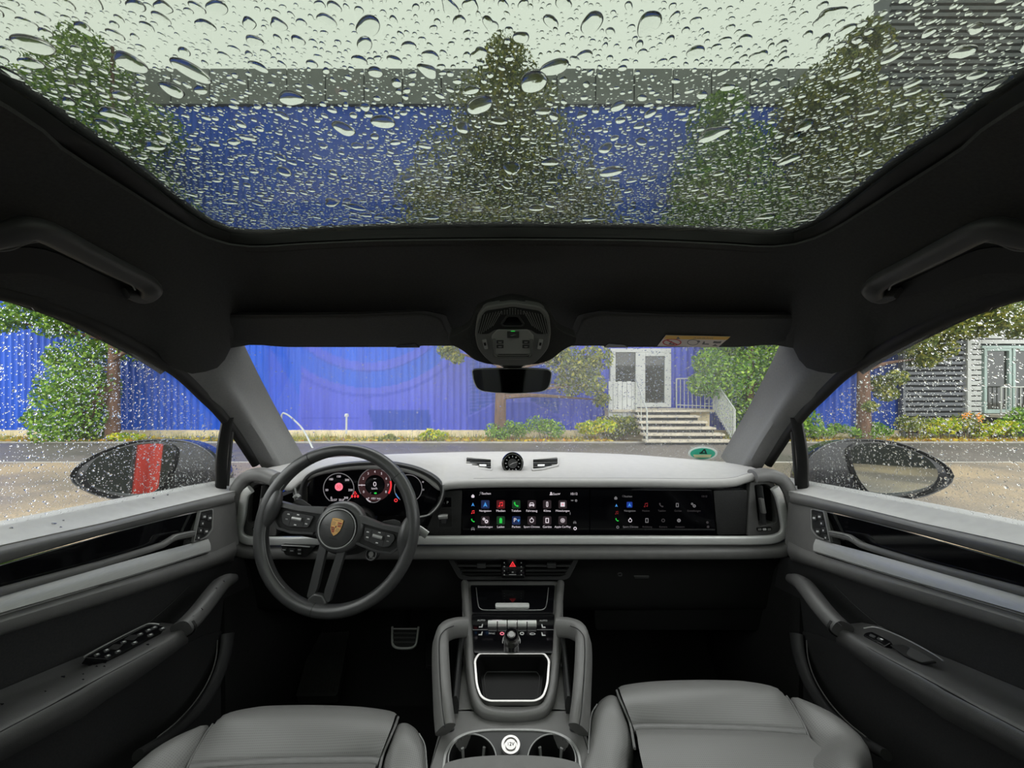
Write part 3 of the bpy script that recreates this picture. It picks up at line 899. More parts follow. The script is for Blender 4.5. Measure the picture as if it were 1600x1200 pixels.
# verge litter and grass
n = 9000
pxs = RNG.random(n); X = -26 + 50 * pxs; Y = 11.1 + 1.7 * RNG.random(n) ** 1.5
Z = np.interp(Y, [11.12, 13.3], [gz(11.1), -.30]) + .02 + .05 * RNG.random(n)
keep = ((X > -2) | (RNG.random(n) < .35)) & ~((X > 2.9) & (X < 6.4))
cen = np.stack([X, Y, Z], 1)[keep]
k = len(cen)
a = RNG.normal(size=(k, 3)) * [1, 1, .35]; a /= np.linalg.norm(a, axis=1)[:, None]
bb = np.cross(a, RNG.normal(size=(k, 3))); bb /= np.linalg.norm(bb, axis=1)[:, None]
s = .07 * (.5 + RNG.random(k))[:, None]
V = np.stack([cen - a * s, cen + bb * s * .5, cen + a * s, cen - bb * s * .5], 1)
o = np_mesh('leaf_litter', V.reshape(-1, 3), np.arange(k * 4).reshape(k, 4), 'litter', None, smooth=False)
setprops(o, 'fallen yellow leaves scattered along the verge', 'leaves', None, 'stuff')
n = 7000
X = -26 + 50 * RNG.random(n); X = np.where((X > 2.9) & (X < 6.4), X - 12, X); Y = 11.15 + 1.6 * RNG.random(n)
Z = np.interp(Y, [11.12, 13.3], [gz(11.1), -.30])
h = .10 + .22 * RNG.random(n) ** 2
dx = RNG.normal(size=n) * .06; dy = RNG.normal(size=n) * .05
V = np.stack([np.stack([X - .008, Y, Z], 1), np.stack([X + .008, Y, Z], 1), np.stack([X + dx, Y + dy, Z + h], 1)], 1)
o = np_mesh('grass', V.reshape(-1, 3), np.arange(n * 3).reshape(n, 3), 'leaf_mix', None, smooth=False)
setprops(o, 'thin grass and weeds growing along the verge', 'grass', None, 'stuff')

# ---- behind the car (seen only in the mirrors)
M['hedge'] = leaf_mat('hedge_leaves', [c(20, 28, 16), c(34, 44, 24), c(50, 60, 34)])
hb = box('added_hedge', (-30, -14.4, 0), (30, -13.2, 3.4), mat('hedge_dark_green', c(20, 24, 16), .9)); setprops(hb, 'dark hedge block added behind the car to darken the mirror views', 'hedge')  # unseen hedge added so the door mirrors reflect something dark
M['redcloth'] = mat('red_cloth', c(196, 52, 36), .8)
# ================================================================= CAR SHELL
def W(x, y, z): return Vector((x, y, H + z))
# upper edge of the side windows, left side, as seen in the photo, with its distance sideways
WE = [(-400, 395, .590), (0, 460, .600), (60, 478, .603), (125, 500, .608), (180, 527, .615), (250, 565, .632), (287, 590, .645), (320, 622, .662), (345, 647, .676), (372, 682, .696), (402, 728, .712)]
WEdge = [SX(x, y, -w) for x, y, w in WE]
WEdge = [W(-.585, -.9, .085), W(-.59, -.45, .115), W(-.595, 0.0, .128)] + WEdge[1:]
# belt line (outer edge of the door cap)
BL = [W(-.735, -.9, -.17)] + [SX(x, y, -.735) for x, y in ((0, 822), (150, 793), (345, 757), (372, 752), (402, 748))]
BL[0] = BL[1] + (BL[1] - BL[2]).normalized() * 1.4

# ---- headliner: from the roof glass edge out to the windshield and the side windows
GE = [(1e9, 0)]
def both(pts):
    """left half stations -> closed loop round the car"""
    return pts + [MX(p, -1) for p in reversed(pts[:-1])][0:len(pts) - 1] if False else pts
lip = [P(800, 372, .600), P(600, 375, .605), P(470, 381, .620), P(400, 387, .632), P(352, 382, .618), P(300, 362, .567), P(200, 300, .450), P(100, 237, .372), P(0, 165, .310)]
lip = [Vector((p.x, p.y, H + .225)) for p in lip]
lip += [W(-.415, .1, .225), W(-.415, -.4, .225), W(-.415, -.9, .225)]
seam_top = [P(400, 541, .88), P(362, 545, .855), P(335, 576, .80), P(292, 580, .735)]
out = [P(800, 541, .93), P(600, 540, .925), P(470, 541, .90), P(368, 541, .86), P(345, 572, .815), P(289, 584, .72), P(250, 556, .675), P(150, 500, .57), P(0, 449, .45)]
out[6] = SX(250, 558, -.630); out[7] = SX(150, 504, -.609); out[8] = SX(0, 452, -.598)
out += [W(-.59, .1, .130), W(-.585, -.4, .122), W(-.58, -.9, .09)]
def mid(t, pw):
    r = []
    for i, (a, b) in enumerate(zip(lip, out)):
        q = a.lerp(b, t); q.z = a.z + (b.z - a.z) * t ** pw
        r.append(q)
    return r
lip_in = [Vector((p.x * .985, p.y - .008 if i < 5 else p.y, p.z + .006)) for i, p in enumerate(lip)]
lip_up = [Vector((p.x * .985, p.y - .006 if i < 5 else p.y, H + .238)) for i, p in enumerate(lip)]
hl_rows = [[p + Vector((0, .004 if i < 5 else 0, .004)) for i, p in enumerate(lip)], lip, mid(.12, 1.3), mid(.3, 1.5), mid(.55, 1.6), mid(.8, 1.5), out]
def full_loop(r):
    a = spline(r, 70)
    return a + [MX(p, -1) for p in reversed(a[:-1])]
ceil_ = surf('ceiling', [full_loop(r) for r in hl_rows], 'liner', None, raw=True, solid=.012, away=W(0, .2, -.3))
CEIL = ceil_
setprops(ceil_, 'black fabric headliner around the glass roof', None, None, 'structure')
# black frame of the roof glass
fr_o = [Vector((p.x * 1.06, p.y + (.03 if i < 5 else .0), H + .232)) for i, p in enumerate(lip)]
G_IN = [PZ(800, 357, .244), PZ(600, 360, .244), PZ(470, 365, .244), PZ(400, 369, .244), PZ(350, 363, .244), PZ(300, 337, .244), PZ(200, 262, .244), PZ(100, 197, .244), PZ(0, 130, .244), W(-.41, .1, .244), W(-.41, -.4, .244), W(-.41, -.9, .244)]
fr_rows = [[Vector((p.x, p.y, H + .2455)) for p in G_IN], [Vector((p.x, p.y, H + .242)) for p in G_IN], [Vector((p.x * 1.01, p.y + (.004 if i < 5 else 0), H + .231)) for i, p in enumerate(lip)], [Vector((p.x * 1.04, p.y + (.02 if i < 5 else 0), H + .231)) for i, p in enumerate(lip)]]
o = surf('roof_glass_frame', [full_loop(r) for r in fr_rows], 'seal', None, raw=True, solid=.006, away=W(0, .2, -.3))
setprops(o, 'black ceramic frame round the glass roof opening', None, None, 'structure')
o.name = 'trim_4'
# the glass roof itself
rg = box('window_1', (-.60, -.95, H + .246), (.60, .70, H + .250), 'glass_roof')
setprops(rg, 'tinted panoramic glass roof covered in raindrops', None, None, 'structure')
# outer roof skin and front header above the headliner (keeps daylight out of the lining)
sk = [[Vector((p.x * .99, p.y, H + .252)) for p in G_IN], [Vector((p.x * 1.12, p.y + (.06 if i < 5 else .0), H + .262)) for i, p in enumerate(lip)], [Vector((p.x * 1.05, p.y + (.03 if i < 6 else 0), max(p.z + .03, p.z * 1.0))) for i, p in enumerate(out)]]
o = surf('car_roof', [full_loop(r) for r in sk], 'paint', None, raw=True, solid=.003, away=W(0, .2, -.3))
setprops(o, 'black painted car roof panel around the glass', None, None, 'structure')

# ---- windshield
def ws_row(pxs):
    a = [P(*q) for q in pxs]
    return a + [MX(p, -1) for p in reversed(a[:-1])]
WS_TOP = ws_row([(345, 530, .88), (470, 530, .925), (620, 530, .955), (800, 530, .965)])
WS_BOT = ws_row([(440, 728, 1.245), (520, 722, 1.36), (640, 717, 1.46), (800, 716, 1.52)])
wt, wb = spline(WS_TOP, 41), spline(WS_BOT, 41)
wm = [wt[i].lerp(wb[i], .5) + Vector((0, .035, .03)) for i in range(41)]
WS_ROWS = [wt, wm, wb]
ws = surf('window_2', WS_ROWS, 'glass', None, raw=True, mrows=14, solid=.004, away=W(0, .2, -.2))
setprops(ws, 'wet windshield glass', None, None, 'structure')
# ---- side windows
def side_rows(s):
    u = spline(WEdge, 40)
    l = spline(BL, 40)
    # match by distance along the car
    def at(line, y):
        for a, b in zip(line[:-1], line[1:]):
            if (a.y - y) * (b.y - y) <= 0 and abs(b.y - a.y) > 1e-9: return a.lerp(b, (y - a.y) / (b.y - a.y))
        return (line[0] if y < line[0].y else line[-1]).copy()
    ys = [-.12 + (1.10 + .12) * i / 39 for i in range(40)]
    U = [at(u, y) for y in ys]; Lw = [at(l, y) for y in ys]
    U = [p + Vector((-.006, 0, .02)) for p in U]
    Lw = [Vector((p.x - .004, p.y, p.z - .02)) for p in Lw]
    Mi = [a.lerp(b, .5) + Vector((-.018, 0, 0)) for a, b in zip(U, Lw)]
    return [[MX(p, s) for p in r] for r in (U, Mi, Lw)]
SIDE = {}
for s, nm, lb in ((1, 'window_3', 'rain-specked side window beside the driver seat'), (-1, 'window_4', 'rain-specked side window beside the passenger seat')):
    SIDE[s] = side_rows(s)
    o = surf(nm, SIDE[s], 'glass_side', None, raw=True, mrows=8, solid=.003, away=W(0, .2, -.2))
    setprops(o, lb, None, None, 'structure')
    nmp = 'left' if s == 1 else 'right'
    # rubber seal along the upper edge
    o = sweep('trim_5' if s == 1 else 'trim_6', [p + Vector((-.004, 0, .004)) for p in WEdge], .007, .011, 'seal', None, n=90, k=10, up=(-.6, 0, -.8), s=s)
    setprops(o, 'black rubber seal along the upper edge of the %s side window' % ('driver' if s == 1 else 'passenger'), None, None, 'structure')
    # inner garnish band above the seal (closes the frame to the outside)
    o = surf('door_frame_skin', [[p + Vector((0, 0, .012)) for p in WEdge[:-4]], [p + Vector((-.03, .0, .018)) for p in WEdge[:-4]], [p + Vector((-.045, .0, .006)) for p in WEdge[:-4]]], 'paint', None, n=60, s=s)
    setprops(o, None, None, None, 'structure'); o.name = 'trim_7' if s == 1 else 'trim_8'
    # A-pillar trim
    A_in = [P(364, 538, .875), P(385, 580, .93), P(408, 622, 1.03), P(432, 664, 1.13), P(466, 722, 1.235)]
    A_gl = [p + Vector((.0, .03, .012)) for p in A_in]
    A_out = [SX(284, 578, -.665), SX(323, 617, -.660), SX(348, 643, -.676), SX(376, 680, -.696), SX(420, 748, -.716)]
    bw_ = [.15, .6, 1, 1, 1]
    A_m1 = [a.lerp(b, .28) + Vector((.012, -.034, .0)) * w_ for a, b, w_ in zip(A_in, A_out, bw_)]
    A_m2 = [a.lerp(b, .62) + Vector((.026, -.030, .0)) * w_ for a, b, w_ in zip(A_in, A_out, bw_)]
    o = surf('pillar_' + nmp, [A_gl, A_in, A_m1, A_m2, A_out], 'pillar', None, n=30, mrows=16, s=s, solid=.008, away=W(0, .3, -.3))
    setprops(o, 'grey trimmed windshield pillar on the %s side' % ('driver' if s == 1 else 'passenger'), None, None, 'structure')
    # black outer pillar behind the trim
    o = surf('pillar_skin_' + nmp, [[p + Vector((-.02, .05, .01)) for p in A_in[:-1]], [p + Vector((-.055, .05, .0)) for p in A_out[:-1]]], 'paint', None, n=20, s=s, solid=.01)
    setprops(o, None, None, None, 'structure')
    # upright divider post of the small front window
    DP = thing('window_post', MX(SX(348, 757, -.72), s), 'black upright post dividing the small front pane, %s side' % ('driver' if s == 1 else 'passenger'), 'window post', kind='structure')
    pa, pb = SX(356, 652, -.684), SX(345, 764, -.728)
    sweep('post_bar', [pa, pa.lerp(pb, .5) + Vector((-.006, 0, 0)), pb], .0115, .008, 'seal', DP, n=10, k=12, up=(.75, -.6, 0), power=4, s=s)
    sweep('post_seal', [pa + Vector((-.004, .022, 0)), pb + Vector((-.004, .026, 0))], .005, .005, 'dark2', DP, n=6, k=8, up=(.75, -.6, 0), s=s)

# ---- floor, firewall, rear shell
o = box('floor', (-.78, -1.3, H - 1.12), (.78, 1.6, H - 1.05), 'carpet'); setprops(o, 'black carpeted car floor', None, None, 'structure')
o = surf('wall_front_bulkhead', [[W(-.78, 1.20, -1.06), W(0, 1.20, -1.06), W(.78, 1.20, -1.06)], [W(-.78, 1.42, -.86), W(0, 1.42, -.86), W(.78, 1.42, -.86)], [W(-.78, 1.50, -.40), W(0, 1.54, -.40), W(.78, 1.50, -.40)]], 'carpet', None, n=9, mrows=8, solid=.02)
setprops(o, 'carpeted sloping footwell front', None, None, 'structure')
o = box('wall_rear', (-.78, -1.32, H - 1.1), (.78, -1.28, H - .10), 'fabric'); setprops(o, None, None, None, 'structure')
o = box('wall_rear_header', (-.62, -1.32, H + .10), (.62, -.88, H + .26), 'liner'); setprops(o, None, None, None, 'structure')
for s in (1, -1):
    xs_ = (-.80, -.765) if s == 1 else (.765, .80)
    o = box('wall_left' if s == 1 else 'wall_right', (xs_[0], -1.3, H - 1.1), (xs_[1], 1.56, H - .36), 'paint'); setprops(o, 'outer door skin', None, None, 'structure')
    o = surf('kick_panel', [[W(-.70, .93, -.33), W(-.70, 1.5, -.36)], [W(-.69, .93, -1.07), W(-.69, 1.5, -1.07)]], 'carpet', None, n=6, s=s, solid=.03)
    o.name = 'trim_9' if s == 1 else 'trim_10'; setprops(o, 'dark side panel of the footwell', None, None, 'structure')
# centre pillars, plus an added solid rear quarter that blocks light from behind
for s in (1, -1):
    xs_ = (-.765, -.56) if s == 1 else (.56, .765)
    o = surf('pillar_blocker', [[W(-.60, -.10, .14), W(-.735, -.08, -.20), W(-.765, -.06, -.40)], [W(-.585, -.22, .14), W(-.71, -.20, -.20), W(-.74, -.20, -.40)], [W(-.60, -1.28, .12), W(-.72, -1.28, -.20), W(-.765, -1.28, -.40)]], 'liner', None, n=8, s=s, solid=.02, away=W(0, -.5, -.1))
    o.name = 'pillar_blocker_left' if s == 1 else 'pillar_blocker_right'
    setprops(o, 'centre pillar and added dark panel blocking light behind the front side window', None, None, 'structure')
# cowl below the windshield
o = surf('windshield_cowl', [[p + Vector((0, .0, -.012)) for p in wb], [p + Vector((0, .16, -.05)) for p in wb]], 'dark', None, raw=True, solid=.01)
setprops(o, 'black plastic cowl below the windshield', 'cowl')

# ================================================================= GRAB HANDLES, VISORS
from mathutils.bvhtree import BVHTree
CB = BVHTree.FromPolygons([v.co.copy() for v in CEIL.data.vertices], [tuple(p.vertices) for p in CEIL.data.polygons])
def on_ceil(px, py, lift=0.):
    d = Vector(((px - 800) / F, 1, (600 - py) / F)).normalized()
    q, n, i, t = CB.ray_cast(CAM, d)
    if q is None: q, n, i, t = CB.find_nearest(CAM + d * .55)
    if n.dot(CAM - q) < 0: n = -n
    # lift along the view ray so the outline stays where it is seen
    return q - d * lift

for s in (1, -1):
    side = 'driver' if s == 1 else 'passenger'
    GH = thing('roof_grab_handle', MX(P(120, 380, .5), s), 'black grab handle above the %s side window' % side, 'grab handle', 'grab handles above the side windows')
    hpx = [(-90, 380), (-30, 374), (14, 366), (44, 358), (74, 364), (125, 390), (180, 418), (222, 439), (236, 452), (224, 463), (196, 458)]
    hp = [on_ceil(x, y, .030 if i not in (9, 10) else .016) for i, (x, y) in enumerate(hpx)]
    sweep('grip', hp, lambda f: .0130 if f < .9 else .0130 * max(.25, (1 - (f - .9) * 7)), .009, 'dark2', GH, n=70, k=14, up=(.55, -.1, -.8), power=3, s=s)
    ie = [(-20, 392), (15, 390), (45, 379), (76, 380), (125, 405), (180, 432), (205, 444), (211, 453)]
    sweep('inner_edge', [on_ceil(x, y, .036) for x, y in ie], .0012, .0016, 'console', GH, n=50, k=6, up=(.55, -.1, -.8), s=s)
    surf('recess_pad', [[on_ceil(x, y, .003) for x, y in ((-60, 400), (60, 388), (150, 425), (208, 452))], [on_ceil(x, y, .003) for x, y in ((-60, 432), (60, 428), (140, 452), (196, 466))]], 'seal', GH, n=16, solid=.003, s=s)
    VI = thing('sun_visor', MX(P(520, 520, .8), s), 'black folded sun visor on the %s side%s' % (side, ', plain' if s == 1 else ', with warning label'), 'sun visor', 'sun visors')
    pv = plane3(P(520, 497, .775), P(350, 541, .86), P(700, 541, .86))
    ol = [(338, 500), (352, 496), (470, 496), (560, 495), (662, 491), (690, 498), (706, 536), (698, 541), (672, 541), (660, 542), (645, 544), (450, 544), (420, 542), (405, 540), (362, 532)]
    ol = rp(ol, [8, 6, 10, 10, 14, 12, 6, 4, 6, 6, 6, 10, 10, 10, 8], 3)
    ppoly('visor_body', ol, pv, .016, 'visor', VI, s=s, bevel=.006, seg=3, lift=.0)
    # black strip drawn in as the shadow above the visor
    gp = [(330, 503), (350, 493), (470, 493), (560, 492), (664, 487), (697, 494), (714, 538), (706, 540), (690, 500), (662, 496), (560, 499), (352, 500), (340, 508)]
    ppoly('shadow_gap', rp(gp, 3, 2), pv, .002, 'seal', VI, s=s, lift=-.002)
    clip = [(624, 538), (650, 536), (657, 543), (618, 543)]
    ppoly('hinge_clip', rp(clip, 2, 2), pv, .008, 'gloss', VI, s=s, lift=.001, bevel=.001)
    # lining roll under/around the visor, closes up to the windshield edge
    if s == -1:
        lb = [(1040, 522), (1141, 524), (1121, 541), (1027, 539)]
        pv2 = (MX(pv[0], -1), MX(pv[1], -1))
        LP = ppoly('warning_label', lb, pv2, .0006, mat('label_white', c(215, 205, 200), .6), VI, lift=.003, smooth=False, label='white and yellow warning label')
        ppoly('yellow_strip', [(1040.5, 522.2), (1140.6, 524.2), (1135.5, 528.8), (1036.5, 527.8)], pv2, .0003, mat('label_yellow', c(225, 180, 90), .6), LP, lift=.0036, smooth=False)
        def ringpx(cx, cy, rx, ry, w): return ell(cx, cy, rx, ry, 20), ell(cx, cy, rx - w, ry - w * .55, 20)
        a_, b2 = ringpx(1049.5, 533, 15, 5.6, 2.2)
        lr = mat('label_red', c(190, 80, 80), .6); lg = mat('label_grey', c(110, 108, 108), .6)
        pring('prohibition_ring', a_, b2, pv2, .0003, lr, LP, lift=.0036, smooth=False)
        ppoly('prohibition_bar', [(1040, 529.6), (1043, 529), (1060, 536.5), (1057, 537.2)], pv2, .0003, lr, LP, lift=.0038, smooth=False)
        ppoly('seat_pictogram', [(1044, 536), (1048, 531), (1050, 531), (1048, 535), (1054, 535), (1053, 537)], pv2, .0003, lg, LP, lift=.0036, smooth=False)
        a_, b2 = ringpx(1082, 533, 9, 4.6, 1.2)
        pring('airbag_pictogram', a_, b2, pv2, .0003, lg, LP, lift=.0036, smooth=False)
        ppoly('head_pictogram', ell(1091, 531.5, 2.4, 1.6, 10), pv2, .0003, lg, LP, lift=.0037, smooth=False)
        ppoly('seat_pictogram', [(1096, 536), (1099, 531.5), (1101, 532), (1100, 535), (1107, 535), (1107, 536.6)], pv2, .0003, lg, LP, lift=.0036, smooth=False)
        ppoly('book_pictogram', [(1115, 531), (1121, 532), (1127, 531.4), (1125, 534.4), (1119, 534.6), (1113, 534)], pv2, .0003, lg, LP, lift=.0036, smooth=False)
        ppoly('book_pictogram', [(1112, 538.6), (1117, 535.6), (1121, 538.8)], pv2, .0003, lg, LP, lift=.0036, smooth=False)
        ppoly('warning_triangle', [(1056, 527.4), (1059, 523.4), (1062, 527.6)], pv2, .0003, lg, LP, lift=.004, smooth=False)
        text('AIRBAG', 1098, 526.2, 4.6, pv2, lg, LP, lift=.0042, sx=2.0)

# ================================================================= OVERHEAD CONSOLE AND REAR-VIEW MIRROR
OC = thing('overhead_console', P(801, 520, .72), 'grey overhead console with reading lamps above the rear-view mirror', 'overhead console')
po = plane3(P(801, 476, .690), P(745, 569, .765), P(857, 569, .765))
olo = rp([(746, 492), (757, 478), (801, 471), (846, 478), (858, 492), (861, 520), (857, 543), (843, 560), (830, 570), (774, 570), (760, 560), (746, 543), (742, 520)], 8, 3)
lin = rp([(742, 486), (801, 468), (860, 486), (868, 515), (903, 530), (900, 541), (880, 550), (862, 566), (838, 573), (765, 573), (740, 566), (722, 550), (702, 541), (699, 530), (734, 515)], [14, 20, 14, 20, 12, 6, 14, 10, 10, 10, 10, 14, 6, 12, 20], 4)
ppoly('console_surround', lin, po, .03, 'liner', OC, lift=-.006, bevel=.008, seg=3)
ppoly('console_body', olo, po, .02, 'console', OC, lift=.004, bevel=.003, seg=3)
ppoly('speaker_grille', rp([(750, 496), (759, 484), (801, 477.5), (843, 484), (853, 496), (857, 520), (838, 520), (829, 513), (773, 513), (764, 520), (746, 520)], 5, 3), po, .004, 'dark', OC, lift=.0048)
for i in range(11):                              # fan of fine ribs either side
    for s in (1, -1):
        xa = 801 - s * (4 + i * 4.4); xb = 801 - s * (20 + i * 3.6)
        ya = 481 + i * .9; yb = min(524, 500 + i * 2.4)
        if i < 3: continue
        pts = [(xa - .6, ya), (xa + .6, ya), (xb + .6, yb), (xb - .6, yb)]
        ppoly('grille_rib', pts, po, .002, 'console', OC, lift=.0062, smooth=False)
for i in range(9):
    y = 480.5 + i * 1.3
    w = 8 + i * 2.4
    for k in range(-int(w / 4.2), int(w / 4.2) + 1):
        if abs(k * 4.2) < 12 + (i - 5) * 2 and i > 6: continue
        x = 801 + k * 4.2 + (2.1 if i % 2 else 0)
        if i % 2 == 0: ppoly('grille_stud', [(x - 1.2, y), (x, y - .7), (x + 1.2, y), (x, y + .7)], po, .002, 'console', OC, lift=.0062, smooth=False)
pring('sensor_rim', rp([(782, 504), (792, 490), (810, 490), (820, 504), (816, 507.5), (786, 507.5)], 2.5, 3), rp([(785, 504), (793.5, 492), (808.5, 492), (817, 504), (814, 506), (788, 506)], 2, 3), po, .004, 'dark2', OC, lift=.0085)
ppoly('sensor_window', rp([(785, 504), (793.5, 492), (808.5, 492), (817, 504), (814, 506), (788, 506)], 2, 3), po, .003, 'gloss', OC, lift=.006)
CP = ppoly('control_panel', rp([(778, 512.5), (825, 512.5), (834, 522), (831, 552), (826, 556), (776, 556), (771, 552), (768, 522)], 3, 3), po, .006, 'console2', OC, lift=.0075, bevel=.0015)
pring('panel_rim', rp([(769, 526), (775, 526), (774, 549), (779, 551), (823, 551), (828, 549), (827, 526), (833, 526), (832, 553), (826, 558), (776, 558), (770, 553)], 1.5, 2), rp([(770, 527), (773.5, 527), (772.5, 550), (778, 552.5), (824, 552.5), (829.5, 550), (828.5, 527), (832, 527), (831, 553), (826, 556.5), (776, 556.5), (771, 553)], 1.5, 2), po, .003, 'console', OC, lift=.009)
ppoly('light_button', rp([(792.5, 514.5), (811, 514.5), (811, 524.5), (792.5, 524.5)], 1, 2), po, .003, 'dark2', CP, lift=.0095, bevel=.0006)
ppoly('button_mark', [(797, 520.5), (802, 519), (807, 519), (803, 520), (800, 521)], po, .0004, 'inkdim', CP, lift=.0102, smooth=False)
ppoly('green_indicator', [(798.5, 513), (804.5, 513), (804.5, 513.9), (798.5, 513.9)], po, .0004, 'green', CP, lift=.0102, smooth=False)
ppoly('panel_slot', rp([(778, 550), (828, 550), (826, 553.5), (776, 553.5)][:2] + [(826, 554), (777, 554)], 1, 2), po, .001, 'seal', CP, lift=.0082, smooth=False)
for x, y in ((781.5, 531), (781.5, 538), (821.5, 531), (821.5, 538)):
    ppoly('map_button', rp([(x - 5.5, y - 2.6), (x + 5.5, y - 2.6), (x + 5.5, y + 2.6), (x - 5.5, y + 2.6)], .8, 2), po, .002, 'dark2', CP, lift=.0088, bevel=.0005)
    ppoly('button_mark', [(x - 3, y - .8), (x + 3, y - .8), (x + 2, y + .9), (x - 2, y + .9)], po, .0004, 'inkdim', CP, lift=.0094, smooth=False)
for s in (1, -1):
    q = [(801 - s * (801 - x), y) for x, y in ((753.5, 528), (760, 527), (763, 542), (757.5, 542.5))]
    LB = ppoly('reading_lamp_key', rp(q, 1, 2), po, .003, 'silver2', OC, lift=.0085, bevel=.0006)
    ppoly('button_mark', [(801 - s * (801 - x), y) for x, y in ((756, 532), (759.5, 531.5), (760.3, 536), (757, 536.6))], po, .0004, 'dark', OC, lift=.0092, smooth=False)
# mirror foot
lathe('mirror_foot', [(.0, 0), (.034, 0), (.028, .006), (.016, .012), (.0, .013)], 'console', OC, k=20, mtx=frame_mtx(P(801, 566, .82), Vector((0, -.25, -1)), (0, -1, 0)))
RM = thing('rear_view_mirror', P(800, 595, .82), 'frameless rear-view mirror with dark glass above the dashboard', 'mirror')
pm = FP(.80, -.12, 595)
mo = rp([(737, 578.5), (742, 577), (770, 576), (801, 575.6), (832, 576), (858, 577.5), (863, 582), (861, 597), (857, 607), (848, 612), (820, 614.5), (798, 614.8), (770, 613.5), (752, 611), (744, 606), (739, 594)], 5, 3)
def scl(pts, k, cx, cy): return [(cx + (x - cx) * k, cy + (y - cy) * (k * 1.0)) for x, y in pts]
ppoly('mirror_housing', mo, pm, .026, 'dark2', RM, bevel=.006, seg=3)
pring('mirror_rim', mo, scl(mo, .975, 800, 595), pm, .003, 'silver', RM, lift=.0012)
ppoly('mirror_glass', scl(mo, .977, 800, 595), pm, .002, 'mirror2', RM, lift=.0010)
sweep('mirror_neck', [P(801, 566, .825), P(801, 578, .850), P(801, 592, .850)], .010, .010, 'dark2', RM, n=8, k=12, up=(1, 0, 0))
# ================================================================= DASHBOARD
DB = thing('dashboard', W(0, 1.05, -.4), 'wide grey leather dashboard with silver trim band', 'dashboard')
# -- top pad; the front edge follows the hump over the instrument cluster
front = [(398, 742, .985), (420, 744, .985), (440, 752, .985), (456, 757, .985), (472, 745, .985), (492, 734, .985), (520, 727, .985), (560, 722.5, .985), (600, 722.5, .985), (635, 727, .985), (662, 737, .985), (680, 751, .985), (690, 756, .985),
         (704, 753, .985), (740, 751, .985), (800, 750, .985), (900, 750, .985), (1000, 750, .985), (1100, 751, .985), (1145, 749, .985), (1165, 743, .985), (1185, 738, .985), (1202, 736, .985)]
NF = 120
fr = spline([P(*q) for q in front], NF)
def shift(r, dy, dz, dx=0): return [p + Vector((dx, dy, dz)) for p in r]
def proj_row(pts): return spline([P(*q) for q in pts], NF)
r_back = proj_row([(452, 722, 1.235), (520, 715, 1.36), (640, 708.5, 1.46), (800, 705.5, 1.50), (960, 709, 1.46), (1080, 717.5, 1.36), (1148, 723, 1.235)])
r_b1 = proj_row([(432, 728, 1.12), (520, 717, 1.22), (640, 710.5, 1.32), (800, 707, 1.36), (960, 711, 1.32), (1080, 719, 1.22), (1170, 728, 1.12)])
r_mid = proj_row([(410, 733, 1.02), (440, 736, 1.03), (470, 728, 1.06), (520, 716, 1.09), (600, 711, 1.11), (660, 717, 1.10), (700, 729, 1.08), (760, 735, 1.075), (800, 736, 1.075), (900, 736, 1.075), (1000, 736, 1.07), (1080, 737, 1.06), (1140, 738, 1.04), (1190, 735, 1.02)])
nose0 = [a.lerp(b, .80) + Vector((0, 0, .001)) for a, b in zip(r_mid, fr)]
nose1 = shift(fr, .0, .002); nose2 = shift(fr, -.007, -.004); nose3 = shift(fr, -.009, -.011); nose4 = shift(fr, -.004, -.018); nose5 = shift(fr, .02, -.020); nose6 = shift(fr, .05, -.020)
TP = surf('top_pad', [r_back, r_b1, r_mid, nose0, nose1, nose2, nose3, nose4, nose5, nose6], 'dash', DB, raw=True, angle=80, solid=.004, away=W(0, .8, .2))
TP['label'] = 'light grey leather top pad'
# seam line a little behind the nose
sm = [a.lerp(b, .86) for a, b in zip(r_mid, fr)]
sweep('stitched_seam', shift(sm[52:], 0, .0008), .0010, .0010, 'dark2', TP, raw=True, k=6, up=(0, 0, 1))
# -- outer roll: runs under the screens and up round both end vents
roll = [(430, 748), (408, 741), (386, 746), (371, 768), (363, 805), (359, 835), (368, 853), (400, 861), (500, 862), (640, 862), (800, 862), (960, 862), (1100, 862), (1190, 861), (1226, 856), (1241, 838), (1239, 805), (1231, 768), (1219, 749), (1200, 742), (1176, 744)]
rollp = [P(x, y, .985 if 380 < x < 1220 else .978) for x, y in roll]
def rw(f): return .0165
sweep('lower_roll', rollp, .0165, .022, 'leather2', DB, n=150, k=16, up=(0, -1, 0), power=2.6)
# silver band inside the roll
sil = [(392, 764), (382, 775), (378, 805), (373, 828), (380, 841), (402, 845), (500, 844.5), (640, 844), (800, 843.5), (960, 843.5), (1100, 844), (1180, 844), (1212, 841), (1226, 829), (1223, 800), (1217, 775), (1210, 762)]
sweep('silver_band', [P(x, y, .972) for x, y in sil], .0105, .006, 'silver', DB, n=140, k=14, up=(0, -1, 0), power=3.5, label='brushed silver trim band')
sweep('bright_edge', [P(x, y, .968) for x, y in [(640, 849.5), (800, 849.5), (960, 849.5), (1100, 849.8), (1180, 850)]], .0012, .0012, 'silver2', DB, n=40, k=6, up=(0, -1, 0))
# black panel behind
pb = FP(1.005)
ppoly('fascia_panel', rp([(640, 752), (1180, 752), (1186, 845), (640, 845)], 3, 2), pb, .02, 'gloss', DB)
